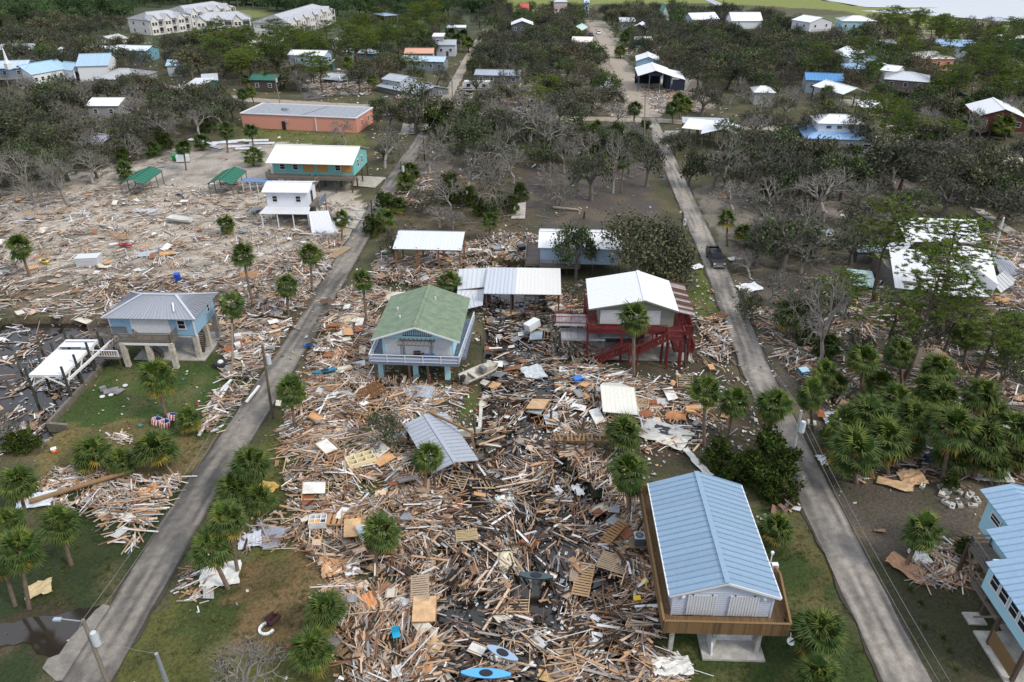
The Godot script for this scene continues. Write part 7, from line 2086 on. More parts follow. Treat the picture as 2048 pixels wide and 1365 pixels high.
	part(r, "shell", q, mat(srgb(216, 214, 210), "plain", 0.5))
	for x in [-0.5, 0.5]:
		q = MB.new()
		q.tube(Vector3(x - 0.03, 0, 0), Vector3(x + 0.03, 0, 0), 0.44, 0.44, 16)
		part(r, "band", q, mat(srgb(150, 150, 150)))
	# tyres
	var tyre := func(called, label, px, py, rad, bands, yaw, tilt):
		var o := thing(called, label, "tyre", P(px, py, 0.35), yaw)
		o.rotation = Vector3(tilt, yaw, 0)
		var n := 26
		for i in n:
			var b := MB.new()
			var a0 := TAU * i / n
			var a1 := TAU * (i + 1) / n
			var pr := [Vector2(rad * 0.58, -0.3), Vector2(rad * 0.94, -0.32), Vector2(rad, -0.16), Vector2(rad, 0.16), Vector2(rad * 0.94, 0.32), Vector2(rad * 0.58, 0.3)]
			for j in 6:
				var p0: Vector2 = pr[j]
				var p1: Vector2 = pr[(j + 1) % 6]
				b.quad(Vector3(cos(a0) * p0.x, p0.y, sin(a0) * p0.x), Vector3(cos(a0) * p1.x, p1.y, sin(a0) * p1.x), Vector3(cos(a1) * p1.x, p1.y, sin(a1) * p1.x), Vector3(cos(a1) * p0.x, p0.y, sin(a1) * p0.x))
			var m := mat(Color(0.03, 0.03, 0.032), "plain", 0.9)
			if bands: m = mat(srgb(30, 60, 140)) if i < 8 else mat(srgb(220, 214, 212)) if i % 2 else mat(srgb(170, 40, 46))
			part(o, "tread", b, m)
		if bands:
			for i in 6: brick(o, "white_star", Vector3(cos(TAU * (i + 0.8) / 20.0) * rad * 0.8, 0.335, sin(TAU * (i + 0.8) / 20.0) * rad * 0.8), Vector3(0.08, 0.012, 0.08), mat(Color(0.75, 0.75, 0.75)), Basis(Vector3.UP, 0.7))
	tyre.call("painted_tyre", "tyre painted in red, white and blue stripes, left of three on the lawn", 314, 843, 0.62, true, 2.4, 0.3)
	tyre.call("painted_tyre", "tyre painted in red, white and blue stripes, lowest of three", 329, 848, 0.62, true, 2.0, 0.2)
	tyre.call("painted_tyre", "tyre painted in red, white and blue stripes, right one by the palm foot", 345, 834, 0.62, true, 2.8, 0.4)
	tyre.call("tractor_tyre", "large dark tyre lying flat with a white pot inside", 441, 728, 0.8, false, 0.0, 0.05)
	r = thing("white_pot", "white domed pot sitting inside the large dark tyre", "pot", P(441, 727, 0.3))
	q = MB.new()
	q.lathe([Vector2(0.4, 0), Vector2(0.38, 0.25), Vector2(0.2, 0.42), Vector2(0, 0.46)], 14)
	part(r, "dome", q, white)
	# appliances and boxes
	var box := func(called, label, cat, px, py, h, s: Vector3, yaw, tilt, col, lid):
		var o := thing(called, label, cat, P(px, py, h), yaw)
		o.rotation = Vector3(tilt, yaw, tilt * 0.5)
		brick(o, "body", Vector3(0, s.y / 2, 0), s, mat(col, "plain", 0.5))
		brick(o, "lid", Vector3(0, s.y + 0.04, 0), Vector3(s.x * 1.04, 0.07, s.z * 1.04), mat(lid, "plain", 0.5))
		brick(o, "handle", Vector3(0, s.y * 0.75, s.z / 2 + 0.03), Vector3(s.x * 0.5, 0.06, 0.05), mat(lid))
	var W := srgb(222, 224, 226)
	box.call("refrigerator", "white refrigerator tipped over between the two near stilt houses", "refrigerator", 1066, 656, 0.3, Vector3(1.2, 0.9, 1.9), -0.9, 0.2, W, W)
	box.call("washing_machine", "white washing machine near the thin pole beside the grey hip-roofed house", "appliance", 478, 682, 0.1, Vector3(0.8, 0.9, 0.7), 0.2, 0.1, W, W)
	box.call("appliance", "second white appliance just below the washing machine", "appliance", 477, 696, 0.1, Vector3(0.7, 0.7, 0.6), 0.5, 0.2, W, W)
	box.call("crate", "open turquoise-blue crate beside the right lane", "crate", 1606, 752, 0.1, Vector3(1.0, 0.9, 0.9), 0.2, 0.1, srgb(40, 130, 180), srgb(190, 226, 236))
	box.call("cooler", "blue cooler among boards below the red-decked house", "cooler", 1156, 762, 0.3, Vector3(1.0, 0.5, 0.7), 0.3, 0.2, srgb(40, 96, 176), srgb(60, 120, 200))
	box.call("crate", "yellow crate against the golden deck's left side, upper one", "crate", 1289, 1168, 0.3, Vector3(0.5, 0.35, 0.4), 0.5, 0.2, srgb(236, 200, 20), srgb(230, 190, 20))
	box.call("crate", "yellow crate against the golden deck's left side, lower one", "crate", 1274, 1204, 0.3, Vector3(0.55, 0.5, 0.4), 0.1, 0.2, srgb(236, 186, 10), srgb(230, 180, 10))
	box.call("bin", "blue barrel-like bin in the left debris field", "bin", 356, 560, 0.2, Vector3(0.8, 1.0, 0.8), 0.2, 0.1, srgb(20, 80, 180), srgb(20, 80, 180))
	box.call("bin", "blue bin sunk near the right palms' pond", "bin", 1858, 925, 0.0, Vector3(0.9, 0.9, 0.8), 0.2, 0.2, srgb(20, 50, 130), srgb(20, 50, 130))
	box.call("trailer_box", "grey-white metal box lying on the left sand", "metal box", 180, 530, 0.0, Vector3(3.4, 1.5, 1.8), 0.1, 0.03, srgb(190, 194, 200), srgb(206, 208, 212))
	box.call("container", "white-hooded farm machine on the sand behind the left canopies", "machine", 366, 322, 0.2, Vector3(2.6, 1.2, 1.6), 0.2, 0.0, srgb(214, 218, 222), srgb(196, 206, 216))
	box.call("container", "low green farm machine beside the white-hooded one", "machine", 352, 318, 0.2, Vector3(1.8, 0.9, 1.4), 0.4, 0.0, srgb(20, 120, 60), srgb(24, 140, 70))
	box.call("bucket", "orange bucket lying on the dry grass at left", "bucket", 109, 904, 0.05, Vector3(0.5, 0.4, 0.4), 0.6, 0.1, srgb(226, 110, 40), srgb(240, 240, 236))
	r = thing("armchair", "maroon armchair tipped on the dry lawn at the bottom left", "chair", P(552, 1246, 0.35), 0.6)
	r.rotation = Vector3(-1.0, 0.6, 0.3)
	var maroon := mat(srgb(52, 22, 26), "worn", 0.9)
	brick(r, "seat", Vector3(0, 0.2, 0), Vector3(0.7, 0.3, 0.7), maroon)
	brick(r, "backrest", Vector3(0, 0.55, -0.38), Vector3(0.8, 0.75, 0.18), maroon)
	for x in [-0.42, 0.42]: brick(r, "armrest", Vector3(x, 0.3, 0), Vector3(0.16, 0.45, 0.75), maroon)
	r = thing("curved_pipe", "white C-shaped plastic piece beside the maroon armchair", "plastic piece", P(533, 1258, 0.1), 0.4)
	for k in 7: stick(r, "segment", Vector3(cos(0.6 + k * 0.6), 0, sin(0.6 + k * 0.6)) * 0.55, Vector3(cos(1.2 + k * 0.6), 0, sin(1.2 + k * 0.6)) * 0.55, 0.2, 0.16, white)
	box.call("dark_box", "dark sunken box beside the long silver shed", "box", 1044, 480 + 20, 0.0, Vector3(1.2, 0.8, 1.0), 0.2, 0.1, srgb(52, 52, 54), srgb(70, 70, 72))
	r = thing("chair", "bright cyan plastic chair at the bottom of the debris field", "chair", P(793, 1278, 0.5), 0.3)
	var cyan := mat(srgb(40, 160, 196), "plain", 0.4)
	brick(r, "seat", Vector3(0, 0.42, 0), Vector3(0.55, 0.05, 0.55), cyan)
	brick(r, "backrest", Vector3(0, 0.75, -0.27), Vector3(0.55, 0.6, 0.05), cyan)
	for x in [-0.25, 0.25]:
		for z in [-0.25, 0.25]: brick(r, "leg", Vector3(x, 0.2, z), Vector3(0.05, 0.42, 0.05), cyan)
	r = thing("fire_pit_wreck", "broken grey stone bench slabs with white plates on the lawn", "stone bench", P(222, 783), 0.3)
	for s in [[0, 0.1, 0, 1.6, 0.12, 1.0, 0.2], [-0.9, 0.3, -0.4, 0.7, 0.5, 0.4, 0.6], [0.9, 0.12, 0.5, 1.2, 0.1, 0.7, 0.9]]: brick(r, "slab", Vector3(s[0], s[1], s[2]), Vector3(s[3], s[4], s[5]), mat(srgb(130, 128, 130), "worn"), Basis(Vector3.UP, s[6]))
	for s in [[1.4, -0.8], [0.1, 0.9], [-0.8, 1.0]]:
		q = MB.new()
		q.lathe([Vector2(0.3, 0), Vector2(0.26, 0.06), Vector2(0, 0.06)], 12)
		part(r, "plate", q, white).position = Vector3(s[0], 0.05, s[1])
	r = thing("fallen_log", "long weathered timber pole lying across the bottom-left debris pile", "log", P(165, 972, 0.6), 0)
	q = MB.new()
	q.tube(P(58, 1004, 0.5) - r.position, P(262, 942, 0.7) - r.position, 0.26, 0.2, 10, true)
	part(r, "trunk", q, mat(srgb(140, 112, 82), "bark"))
	r = thing("fallen_log", "pale fallen tree trunk on the grey mud lot", "log", P(1130, 418, 0.2), 0)
	q = MB.new()
	q.tube(Vector3(-2.2, 0, -0.8), Vector3(2.6, 0.1, 0.9), 0.3, 0.22, 9, true)
	part(r, "trunk", q, mat(srgb(160, 148, 136), "bark"))
	r = thing("porch_furniture", "broken brown porch chairs heaped under the cedar bushes", "chairs", P(1556, 1022), 0.3)
	for k in 5:
		brick(r, "slat_back", Vector3(rng.randf_range(-1, 1), rng.randf_range(0.2, 0.8), rng.randf_range(-0.6, 0.6)), Vector3(0.9, 0.06, 0.7), mat(srgb(126, 96, 84), "wood"), Basis.from_euler(Vector3(rng.randf_range(-0.8, 0.8), rng.randf() * 3, rng.randf_range(-0.6, 0.6))))
		brick(r, "leg", Vector3(rng.randf_range(-1, 1), rng.randf_range(0.2, 0.7), rng.randf_range(-0.6, 0.6)), Vector3(0.07, 0.07, 1.0), mat(srgb(126, 96, 84), "wood"), Basis.from_euler(Vector3(rng.randf_range(-0.8, 0.8), rng.randf() * 3, 0)))
	brick(r, "white_tube", Vector3(1.5, 0.4, -0.4), Vector3(1.5, 0.25, 0.25), white, Basis(Vector3.UP, 0.5))
	for k in 16:
		var bl := thing("concrete_block", "", "concrete block", P(1842 + rng.randf_range(0, 115), 965 + rng.randf_range(0, 50)), rng.randf() * 3, "white concrete blocks spilled on the dark mud")
		brick(bl, "block", Vector3(0, 0.12, 0), Vector3(0.8, 0.3, 0.42), mat(srgb(196, 192, 184), "worn"), Basis.from_euler(Vector3(rng.randf_range(-0.3, 0.3), 0, rng.randf_range(-0.2, 0.2))))
		for s in [-0.18, 0.18]: brick(bl, "core_hole", Vector3(s, 0.27, 0), Vector3(0.22, 0.02, 0.22), mat(srgb(70, 66, 62)))
		later(bl, "white concrete block")
	# white beams beside the hip-roofed house's lane
	for k in [[397, 872, 455, 772, "long white beam leaning on the heap by the left lane, lower one"], [415, 812, 462, 760, "shorter white beam on top of the heap by the left lane"], [492, 805, 518, 772, "white plank on the left lane's edge"]]:
		r = thing("white_beam", k[4], "beam", P((k[0] + k[2]) / 2.0, (k[1] + k[3]) / 2.0, 0.5))
		stick(r, "beam", P(k[0], k[1], 0.25) - r.position, P(k[2], k[3], 0.9) - r.position, 0.3, 0.14, white)
		stick(r, "edge_strip", P(k[0], k[1], 0.34) - r.position, P(k[2], k[3], 0.99) - r.position, 0.12, 0.06, white)
	# sheets and panels that can be told apart
	var TAN := srgb(206, 158, 112)
	var PAPER := srgb(222, 220, 214)
	var GREY := srgb(142, 146, 152)
	for s in [
		[1345, 1332, 2.9, 1.6, 0.05, 0.03, PAPER, "large white sheet on the grass at the bottom edge"],
		[1013, 1002, 1.6, 2.0, 0.4, 0.1, srgb(214, 228, 230), "pale blue-white board tilted in the upper central debris"],
		[706, 1132, 1.1, 2.0, 0.15, 0.05, srgb(232, 234, 238), "clean white door panel below the lone central palm"],
		[668, 1128, 2.2, 2.4, 0.3, 0.06, TAN, "brown curled plywood sheet left of the white door panel"],
		[808, 1215, 2.2, 1.5, -0.5, 0.05, PAPER, "white stained sheet right of the L-shaped plywood"],
		[745, 1215, 0.8, 3.2, 0.5, 0.06, srgb(214, 150, 100), "orange L-shaped plywood, long arm"],
		[765, 1236, 1.8, 0.8, 0.5, 0.06, srgb(214, 150, 100), "orange L-shaped plywood, short arm"],
		[828, 1330, 2.4, 2.2, 0.6, 0.1, srgb(190, 136, 90), "brown plywood at the very bottom of the debris"],
		[1113, 1352, 2.8, 1.2, -0.25, 0.03, srgb(214, 176, 120), "tan tabletop board at the bottom edge by the dark hole"],
		[533, 976, 1.9, 1.6, -0.3, 0.05, srgb(202, 168, 84), "mustard-yellow board under the left lane palms"],
		[75, 1178, 2.0, 1.5, 0.5, 0.1, srgb(202, 182, 140), "tan plywood square at the foot of bottom-left palms"],
		[298, 985, 1.6, 1.8, 0.7, 0.1, srgb(190, 140, 92), "brown plywood on the bottom-left pile's right end"],
		[440, 1150, 3.2, 2.4, 0.2, 0.08, PAPER, "torn white-and-brown wallboard behind the two lane palms"],
		[1118, 985, 0.9, 1.9, 0.45, 0.04, srgb(236, 236, 238), "white door lying upper right of the central debris"],
		[1156, 980, 0.8, 1.6, 0.35, 0.04, srgb(232, 232, 232), "smaller white door right of the other white door"],
		[1012, 1120, 1.4, 2.4, 0.2, 0.04, srgb(216, 206, 176), "cream mattress-like board in dark water"],
		[1330, 868, 5.2, 3.6, -0.6, 0.02, srgb(214, 210, 200), "large white roof slab in front of the tall palms"],
		[1318, 858, 2.2, 1.4, -0.5, 0.1, srgb(62, 64, 72), "dark shingled triangle lying on the white roof slab"],
		[1352, 832, 2.2, 1.4, -0.3, 0.15, srgb(190, 130, 84), "orange-brown plywood above the white roof slab"],
		[1395, 925, 0.8, 4.6, 0.35, 0.02, PAPER, "narrow white strip leading to the blue-roofed house"],
		[1068, 745, 2.6, 2.8, 0.4, 0.1, srgb(196, 202, 206), "crumpled pale sheet in the canal between the houses"],
		[1860, 722, 6.2, 5.0, 0.45, 0.1, srgb(176, 150, 124), "tan collapsed roof deck behind the palm cluster"],
		[1665, 838, 1.9, 2.6, 0.05, 0.05, srgb(216, 220, 232), "white wall panel with window beside the right lane palms"],
		[1647, 920, 0.9, 1.5, 0.1, 0.03, srgb(226, 228, 232), "small white board at the right lane's edge"],
		[1825, 955, 2.4, 2.0, 0.1, 0.1, srgb(196, 160, 124), "stained tan wallboard on the dark mud"],
		[1790, 968, 3.2, 1.1, -0.5, 0.04, srgb(206, 172, 134), "long tan plywood strip on the dark mud"],
		[1984, 950, 3.6, 1.8, -0.2, 0.06, PAPER, "crumpled white sheet at the right edge"],
		[1840, 1112, 1.4, 1.6, 0.2, 0.15, PAPER, "white board on the heap under the leaning palm"],
		[1815, 1135, 1.6, 3.2, 0.7, 0.08, srgb(186, 140, 106), "brown plywood sliding off the right-hand heap"],
		[1740, 562, 0.1, 0.1, 0, 0, PAPER, ""],
		[1505, 560, 0.1, 0.1, 0, 0, PAPER, ""],
		[70, 1000, 3.2, 2.0, 0.2, 0.1, srgb(216, 222, 232), "white plastic sheet behind bottom-left palms"],
		[1470, 517, 2.2, 1.0, 0.2, 0.05, PAPER, "white board beside the black truck"],
		[1394, 533, 1.8, 1.4, 0.4, 0.05, srgb(216, 216, 220), "white scrap panel on the verge left of the black truck"],
		[1500, 575, 3.4, 2.4, 0.4, 0.06, srgb(224, 226, 230), "large white sheet under bare branches right of the lane"],
		[1605, 580, 0.1, 0.1, 0, 0, PAPER, ""],
		[700, 640, 2.6, 2.4, 0.3, 0.08, srgb(196, 176, 150), "beige wallboard in the heap left of the green-roofed house"],
		[770, 594, 9.0, 2.6, 0.05, 0.04, srgb(206, 198, 182), "long cream wall lying flat behind the green-roofed house"],
		[1000, 1330, 1.4, 1.6, 0.1, 0.1, PAPER, "square white board at the bottom by the kayak"],
		[1068, 1330, 0.1, 0.1, 0, 0, PAPER, ""]]:
		if s[7] == "": continue
		sheet("wallboard", s[7], "panel", s[0], s[1], s[2], s[3], s[4], s[5], s[6])
	for s in [
		[530, 1072, 3.2, 2.4, -0.3, 0.08, srgb(150, 156, 168), "grey corrugated roof piece by the left lawn", 10],
		[500, 1080, 2.0, 1.6, 0.3, 0.15, srgb(196, 200, 208), "pale bent metal sheet left of the corrugated piece", 6],
		[545, 603 + 20, 2.6, 2.2, 0.3, 0.05, srgb(170, 178, 194), "grey-blue metal sheet in the heap left of the lane", 7],
		[288, 508, 3.6, 2.0, 0.1, 0.06, srgb(176, 182, 192), "silver metal sheet in the left debris field", 8],
		[290, 421, 4.6, 1.6, -0.2, 0.06, srgb(186, 188, 196), "long silver sheet in the upper left debris field", 6],
		[830, 782, 4.4, 2.2, -0.2, 0.06, srgb(176, 182, 190), "silver ribbed sheet under the aqua piers", 10],
		[855, 535, 2.4, 1.4, 0.1, 0.05, srgb(90, 116, 136), "blue-grey sheet under the white-roofed carport", 5],
		[905, 535, 2.6, 1.6, 0.2, 0.08, srgb(120, 124, 132), "grey sheet at the right end of the carport", 5],
		[1040, 672, 3.4, 0.9, 0.9, 0.1, srgb(150, 154, 160), "grey metal strip leaning by the tipped refrigerator", 3],
		[1895, 560, 3.0, 2.4, 0.6, 0.1, srgb(176, 178, 184), "crumpled grey sheet right of the torn white roofs", 8],
		[1990, 535, 4.4, 3.0, 0.5, 0.08, srgb(186, 188, 196), "wide grey sheet at the right edge of the torn roofs", 9],
		[1660, 495 - 30, 2.2, 2.6, 0.2, 0.08, srgb(200, 202, 206), "white metal scrap under the pine right of the lane", 5],
		[968, 262, 6.0, 2.2, 0.1, 0.04, srgb(190, 196, 206), "white roofing sheet on grass right of the left lane", 7],
		[1230, 265, 6.0, 2.2, -0.3, 0.06, srgb(160, 176, 196), "crumpled blue-white sheet near the right crossroads", 6],
		[1215, 168, 7.5, 4.0, 0.4, 0.1, srgb(176, 184, 198), "blue-grey roof slab among oaks by the right lane", 9]]:
		sheet("metal_sheet", s[7], "metal sheet", s[0], s[1], s[2], s[3], s[4], s[5], s[6], "metal", -9.0, s[8])
	for k in 46:
		var a: Array = [[620, 900, 880, 1340], [880, 930, 1270, 1340], [580, 650, 740, 850], [985, 620, 1120, 850], [1160, 770, 1400, 880], [60, 420, 660, 600]][k % 6]
		var x := rng.randf_range(a[0], a[2])
		var y := rng.randf_range(a[1], a[3])
		var w := P(x, y)
		if on_road(w.x, w.z, 2.0) or y < 380 + 0.0: continue
		wall_frame(x, y, rng.randf_range(2.0, 4.2), rng.randf_range(1.6, 2.5), rng.randf() * TAU, rng.randfn(0, 0.12), rng.randi_range(5, 8), k % 3 == 0)
	# scattered loose panels of the debris fields
	var cols := [[PAPER, "white panel"], [TAN, "tan plywood panel"], [GREY, "grey metal panel"], [srgb(150, 92, 60), "red-brown panel"], [srgb(214, 206, 190), "cream panel"]]
	for f in [[[[590, 880], [930, 860], [1300, 1010], [1310, 1360], [700, 1360], [600, 1050]], 40], [[[560, 640], [740, 610], [730, 860], [560, 860]], 22], [[[0, 400], [420, 380], [700, 430], [640, 580], [460, 640], [200, 630], [0, 680]], 50], [[[970, 610], [1120, 600], [1130, 850], [960, 800]], 20], [[[1130, 750], [1480, 740], [1400, 880], [1180, 860]], 16], [[[1480, 570], [2040, 560], [2040, 950], [1650, 940]], 34], [[[440, 650], [590, 650], [480, 850], [400, 850]], 12], [[[760, 500], [1080, 480], [1080, 540], [780, 560]], 14], [[[1260, 185], [1400, 180], [1380, 225], [1290, 225]], 8], [[[580, 150], [740, 150], [740, 190], [640, 196]], 10]]:
		var p := poly(f[0])
		var q2 := Rect2(p[0], Vector2.ZERO)
		for v in p: q2 = q2.expand(v)
		var n := 0
		var tries := 0
		while n < f[1] and tries < 4000:
			tries += 1
			var x := rng.randf_range(q2.position.x, q2.end.x)
			var z := rng.randf_range(q2.position.y, q2.end.y)
			if not inside(x, z, p) or on_road(x, z, 0.6): continue
			n += 1
			var c: Array = cols[rng.randi() % 5]
			var o := thing("plywood_scrap", "", "panel", Vector3(x, ground_y(x, z) + rng.randf_range(0.4, 0.75), z), 0, "loose panels strewn over the debris")
			o.rotation = Vector3(rng.randfn(0, 0.12), rng.randf() * TAU, rng.randfn(0, 0.12))
			var w := rng.randf_range(0.5, 1.25)
			var l := w * rng.randf_range(0.9, 2.2)
			brick(o, "panel", Vector3.ZERO, Vector3(w, 0.04, l), mat(c[0], "worn", 0.7))
			if n % 3 == 0:
				for s in [-0.4, 0.4]: brick(o, "batten", Vector3(s * w, 0.05, 0), Vector3(0.07, 0.06, l), mat(srgb(170, 136, 100), "wood"))
			later(o, c[1])

func wall_frame(px: float, py: float, w: float, h: float, yaw: float, tilt: float, studs: int, covered: bool) -> void:
	var at := P(px, py)
	at.y = ground_y(at.x, at.z) + 0.75
	var r := thing("stud_frame", "", "framing", at, yaw, "broken stud-wall frames thrown among the boards")
	r.rotation = Vector3(tilt, yaw, tilt * 0.7)
	var wood := mat([srgb(190, 150, 112), srgb(206, 176, 140), srgb(150, 112, 78)][rng.randi() % 3], "wood", 0.9)
	for z in [-0.5, 0.5]: brick(r, "plate", Vector3(0, 0, z * h), Vector3(w, 0.1, 0.05), wood)
	for i in studs:
		if rng.randf() < 0.15: continue
		brick(r, "stud", Vector3(-w / 2 + w * (i + 0.5) / studs, 0, 0), Vector3(0.05, 0.1, h * rng.randf_range(0.8, 1.05)), wood, Basis(Vector3.UP, rng.randfn(0, 0.06)))
	if covered:
		brick(r, "sheathing", Vector3(-w * 0.14, 0.07, h * 0.05), Vector3(w * 0.6, 0.02, h * 0.86), mat([srgb(204, 168, 126), srgb(222, 218, 210), srgb(176, 190, 200)][rng.randi() % 3], "worn"))
	later(r, "part-boarded stud-wall frame" if covered else "bare stud-wall frame")

# ---------- the debris fields ----------
const PALETTE := [Color(0.48, 0.29, 0.165), Color(0.62, 0.45, 0.315), Color(0.26, 0.135, 0.08), Color(0.16, 0.09, 0.055), Color(0.30, 0.275, 0.255), Color(0.72, 0.71, 0.70), Color(0.05, 0.032, 0.023), Color(0.36, 0.28, 0.21)]
const WOODS := ["tan board", "pale board", "red-brown board", "brown board", "grey board", "white-painted board", "dark wet board", "weathered board"]

func build_debris() -> void:
	var swirl := FastNoiseLite.new()
	swirl.seed = 31
	swirl.frequency = 0.035
	var heap := FastNoiseLite.new()
	heap.seed = 8
	heap.frequency = 0.09
	heap.fractal_octaves = 3
	var box := MB.new()
	box.box(Vector3.ZERO, Vector3.ONE)
	var cubem := box.mesh()
	# polygon, pieces per square metre, share of white, share of dark, mean length, heap height, label, individuals
	var fields := [
		[[[590, 870], [700, 855], [830, 880], [900, 960], [930, 1380], [700, 1380], [640, 1250], [650, 1160], [590, 1080], [560, 900]], 5.0, 0.11, 0.03, 1.5, 0.5, "splintered lumber covering the grassy bank left of the canal", 85, -0.22],
		[[[960, 850], [1130, 850], [1210, 930], [1290, 1010], [1330, 1300], [1330, 1380], [690, 1380], [760, 1180], [780, 1000], [880, 940]]  , 6.0, 0.10, 0.16, 1.7, 0.7, "splintered lumber choking the dark central canal", 92, -0.22],
		[[[965, 600], [1120, 595], [1135, 860], [960, 850], [985, 690]], 4.2, 0.13, 0.22, 1.4, 0.6, "floating lumber in the canal between the two near houses", 16, -0.22],
		[[[640, 600], [745, 555], [770, 590], [740, 720], [745, 765], [940, 770], [900, 860], [780, 880], [560, 880], [610, 740], [640, 680]], 4.6, 0.15, 0.05, 1.5, 0.6, "heaped lumber around and in front of the green-roofed house", 24, -0.22],
		[[[760, 505], [800, 520], [1000, 470], [1080, 470], [1080, 535], [960, 575], [860, 580], [740, 565]], 3.6, 0.2, 0.08, 1.4, 0.6, "heaped lumber around the white-roofed carport", 0, -0.22],
		[[[-40, 400], [120, 385], [240, 375], [520, 365], [700, 415], [735, 430], [700, 495], [640, 600], [560, 690], [440, 700], [430, 590], [200, 640], [190, 690], [-40, 690]], 1.7, 0.26, 0.10, 1.5, 0.25, "flat litter of lumber over the sandy left field", 0, 0.0],
		[[[200, 560], [440, 560], [640, 480], [700, 480], [640, 600], [540, 640], [440, 640], [430, 590], [210, 630]], 2.2, 0.16, 0.2, 1.6, 0.45, "denser lumber drift behind the grey hip-roofed house", 0, -0.22],
		[[[-40, 690], [195, 690], [150, 770], [90, 845], [0, 930], [-40, 930]], 2.2, 0.26, 0.12, 1.3, 0.25, "floating lumber in the left canal", 4, -0.22],
		[[[440, 640], [600, 650], [520, 745], [490, 830], [440, 870], [400, 865], [445, 760], [440, 700]], 4.4, 0.24, 0.03, 1.4, 0.5, "lumber heap between the hip-roofed house and the left lane", 10, -0.22],
		[[[60, 975], [110, 940], [200, 925], [270, 960], [370, 950], [330, 1010], [300, 1050], [265, 1100], [220, 1080], [200, 1040], [120, 1020]], 5.0, 0.22, 0.02, 1.5, 0.4, "lumber pile on the bottom-left lawn", 12, -0.22],
		[[[215, 865], [260, 870], [265, 895], [215, 895]], 4.0, 0.3, 0.0, 1.2, 0.3, "small lumber pile on the dry grass", 0, -0.22],
		[[[1395, 640], [1470, 640], [1470, 705], [1440, 725], [1395, 700]], 4.0, 0.22, 0.04, 1.3, 0.5, "lumber heap right of the red decks", 4, -0.22],
		[[[1110, 740], [1190, 730], [1330, 775], [1420, 820], [1400, 900], [1290, 900], [1180, 870], [1130, 850]], 3.2, 0.28, 0.06, 1.5, 0.4, "lumber in front of the red-decked house", 10, -0.22],
		[[[1130, 690], [1180, 660], [1190, 720], [1130, 740]], 3.5, 0.15, 0.1, 1.5, 0.4, "lumber beside the red house's lower platform", 0, -0.22],
		[[[1330, 720], [1480, 690], [1560, 820], [1440, 890], [1400, 820]], 0.35, 0.4, 0.05, 1.2, 0.1, "scattered boards on the mud left of the right lane", 0, -0.22],
		[[[1480, 570], [1560, 640], [1640, 700], [1700, 790], [1640, 820], [1560, 720], [1500, 640]], 3.2, 0.22, 0.12, 1.3, 0.45, "lumber along the right lane's far side", 6, -0.22],
		[[[1600, 560], [2060, 560], [2060, 880], [1700, 860], [1640, 740]], 1.5, 0.2, 0.14, 1.3, 0.3, "lumber under the right-hand palms and pines", 0, -0.22],
		[[[1860, 480], [2060, 470], [2060, 620], [1980, 600], [1960, 540]], 3.0, 0.24, 0.06, 1.5, 0.5, "lumber heap right of the torn white roofs", 0, -0.22],
		[[[1640, 860], [1720, 880], [1900, 900], [2060, 900], [2060, 970], [1880, 960], [1680, 960]], 1.8, 0.2, 0.1, 1.6, 0.3, "boards under and below the palm cluster", 6, -0.22],
		[[[1815, 1115], [1850, 1090], [1940, 1080], [1950, 1160], [1900, 1185], [1840, 1165]], 5.5, 0.14, 0.02, 1.7, 0.7, "lumber heap under the leaning right-hand palm", 12, -0.22],
		[[[1030, 1290], [1330, 1290], [1390, 1340], [1330, 1390], [1030, 1390]], 3.4, 0.16, 0.04, 1.6, 0.4, "boards at the bottom edge under the golden deck", 8, -0.22],
		[[[360, 1150], [420, 1110], [450, 1130], [400, 1230], [350, 1190]], 2.6, 0.25, 0.04, 1.0, 0.3, "small heap beside the left lane palms", 4, -0.22],
		[[[480, 1040], [600, 1020], [610, 1100], [480, 1110]], 2.2, 0.2, 0.05, 1.3, 0.3, "boards around the corrugated roof piece", 4, -0.22],
		[[[790, 350], [860, 345], [870, 400], [800, 420]], 1.6, 0.2, 0.02, 1.4, 0.4, "small heap of boards by the left lane palmettos", 0, -0.22],
		[[[580, 145], [740, 140], [740, 190], [650, 195], [590, 175]], 1.6, 0.4, 0.1, 1.6, 0.6, "rubble lot behind the coral building", 0, -0.22],
		[[[910, 170], [1080, 175], [1080, 222], [910, 220]], 0.7, 0.4, 0.1, 1.5, 0.3, "rubble along the cross street", 0, -0.22],
		[[[1040, 110], [1165, 100], [1205, 220], [1060, 220]], 0.6, 0.35, 0.1, 1.4, 0.4, "rubble left of the far right lane", 0, -0.22],
		[[[1260, 178], [1400, 182], [1410, 225], [1300, 228]], 1.8, 0.35, 0.05, 1.5, 0.5, "rubble in front of the navy barn", 0, -0.22],
		[[[1270, 80], [1420, 90], [1420, 125], [1330, 120], [1240, 110]], 0.5, 0.4, 0.1, 1.4, 0.3, "rubble by the far right lane", 0, -0.22],
		[[[800, 160], [880, 165], [870, 205], [790, 200]], 1.4, 0.35, 0.1, 1.5, 0.4, "rubble around the fallen grey roof", 0, -0.22],
		[[[970, 590], [1130, 585], [1190, 610], [1180, 660], [990, 660]], 2.6, 0.2, 0.3, 1.3, 0.5, "dark wreckage under the long silver shed", 0, -0.22]]
	var mats2 := []
	for c in PALETTE: mats2.append(mat(c, "plank", 0.85))
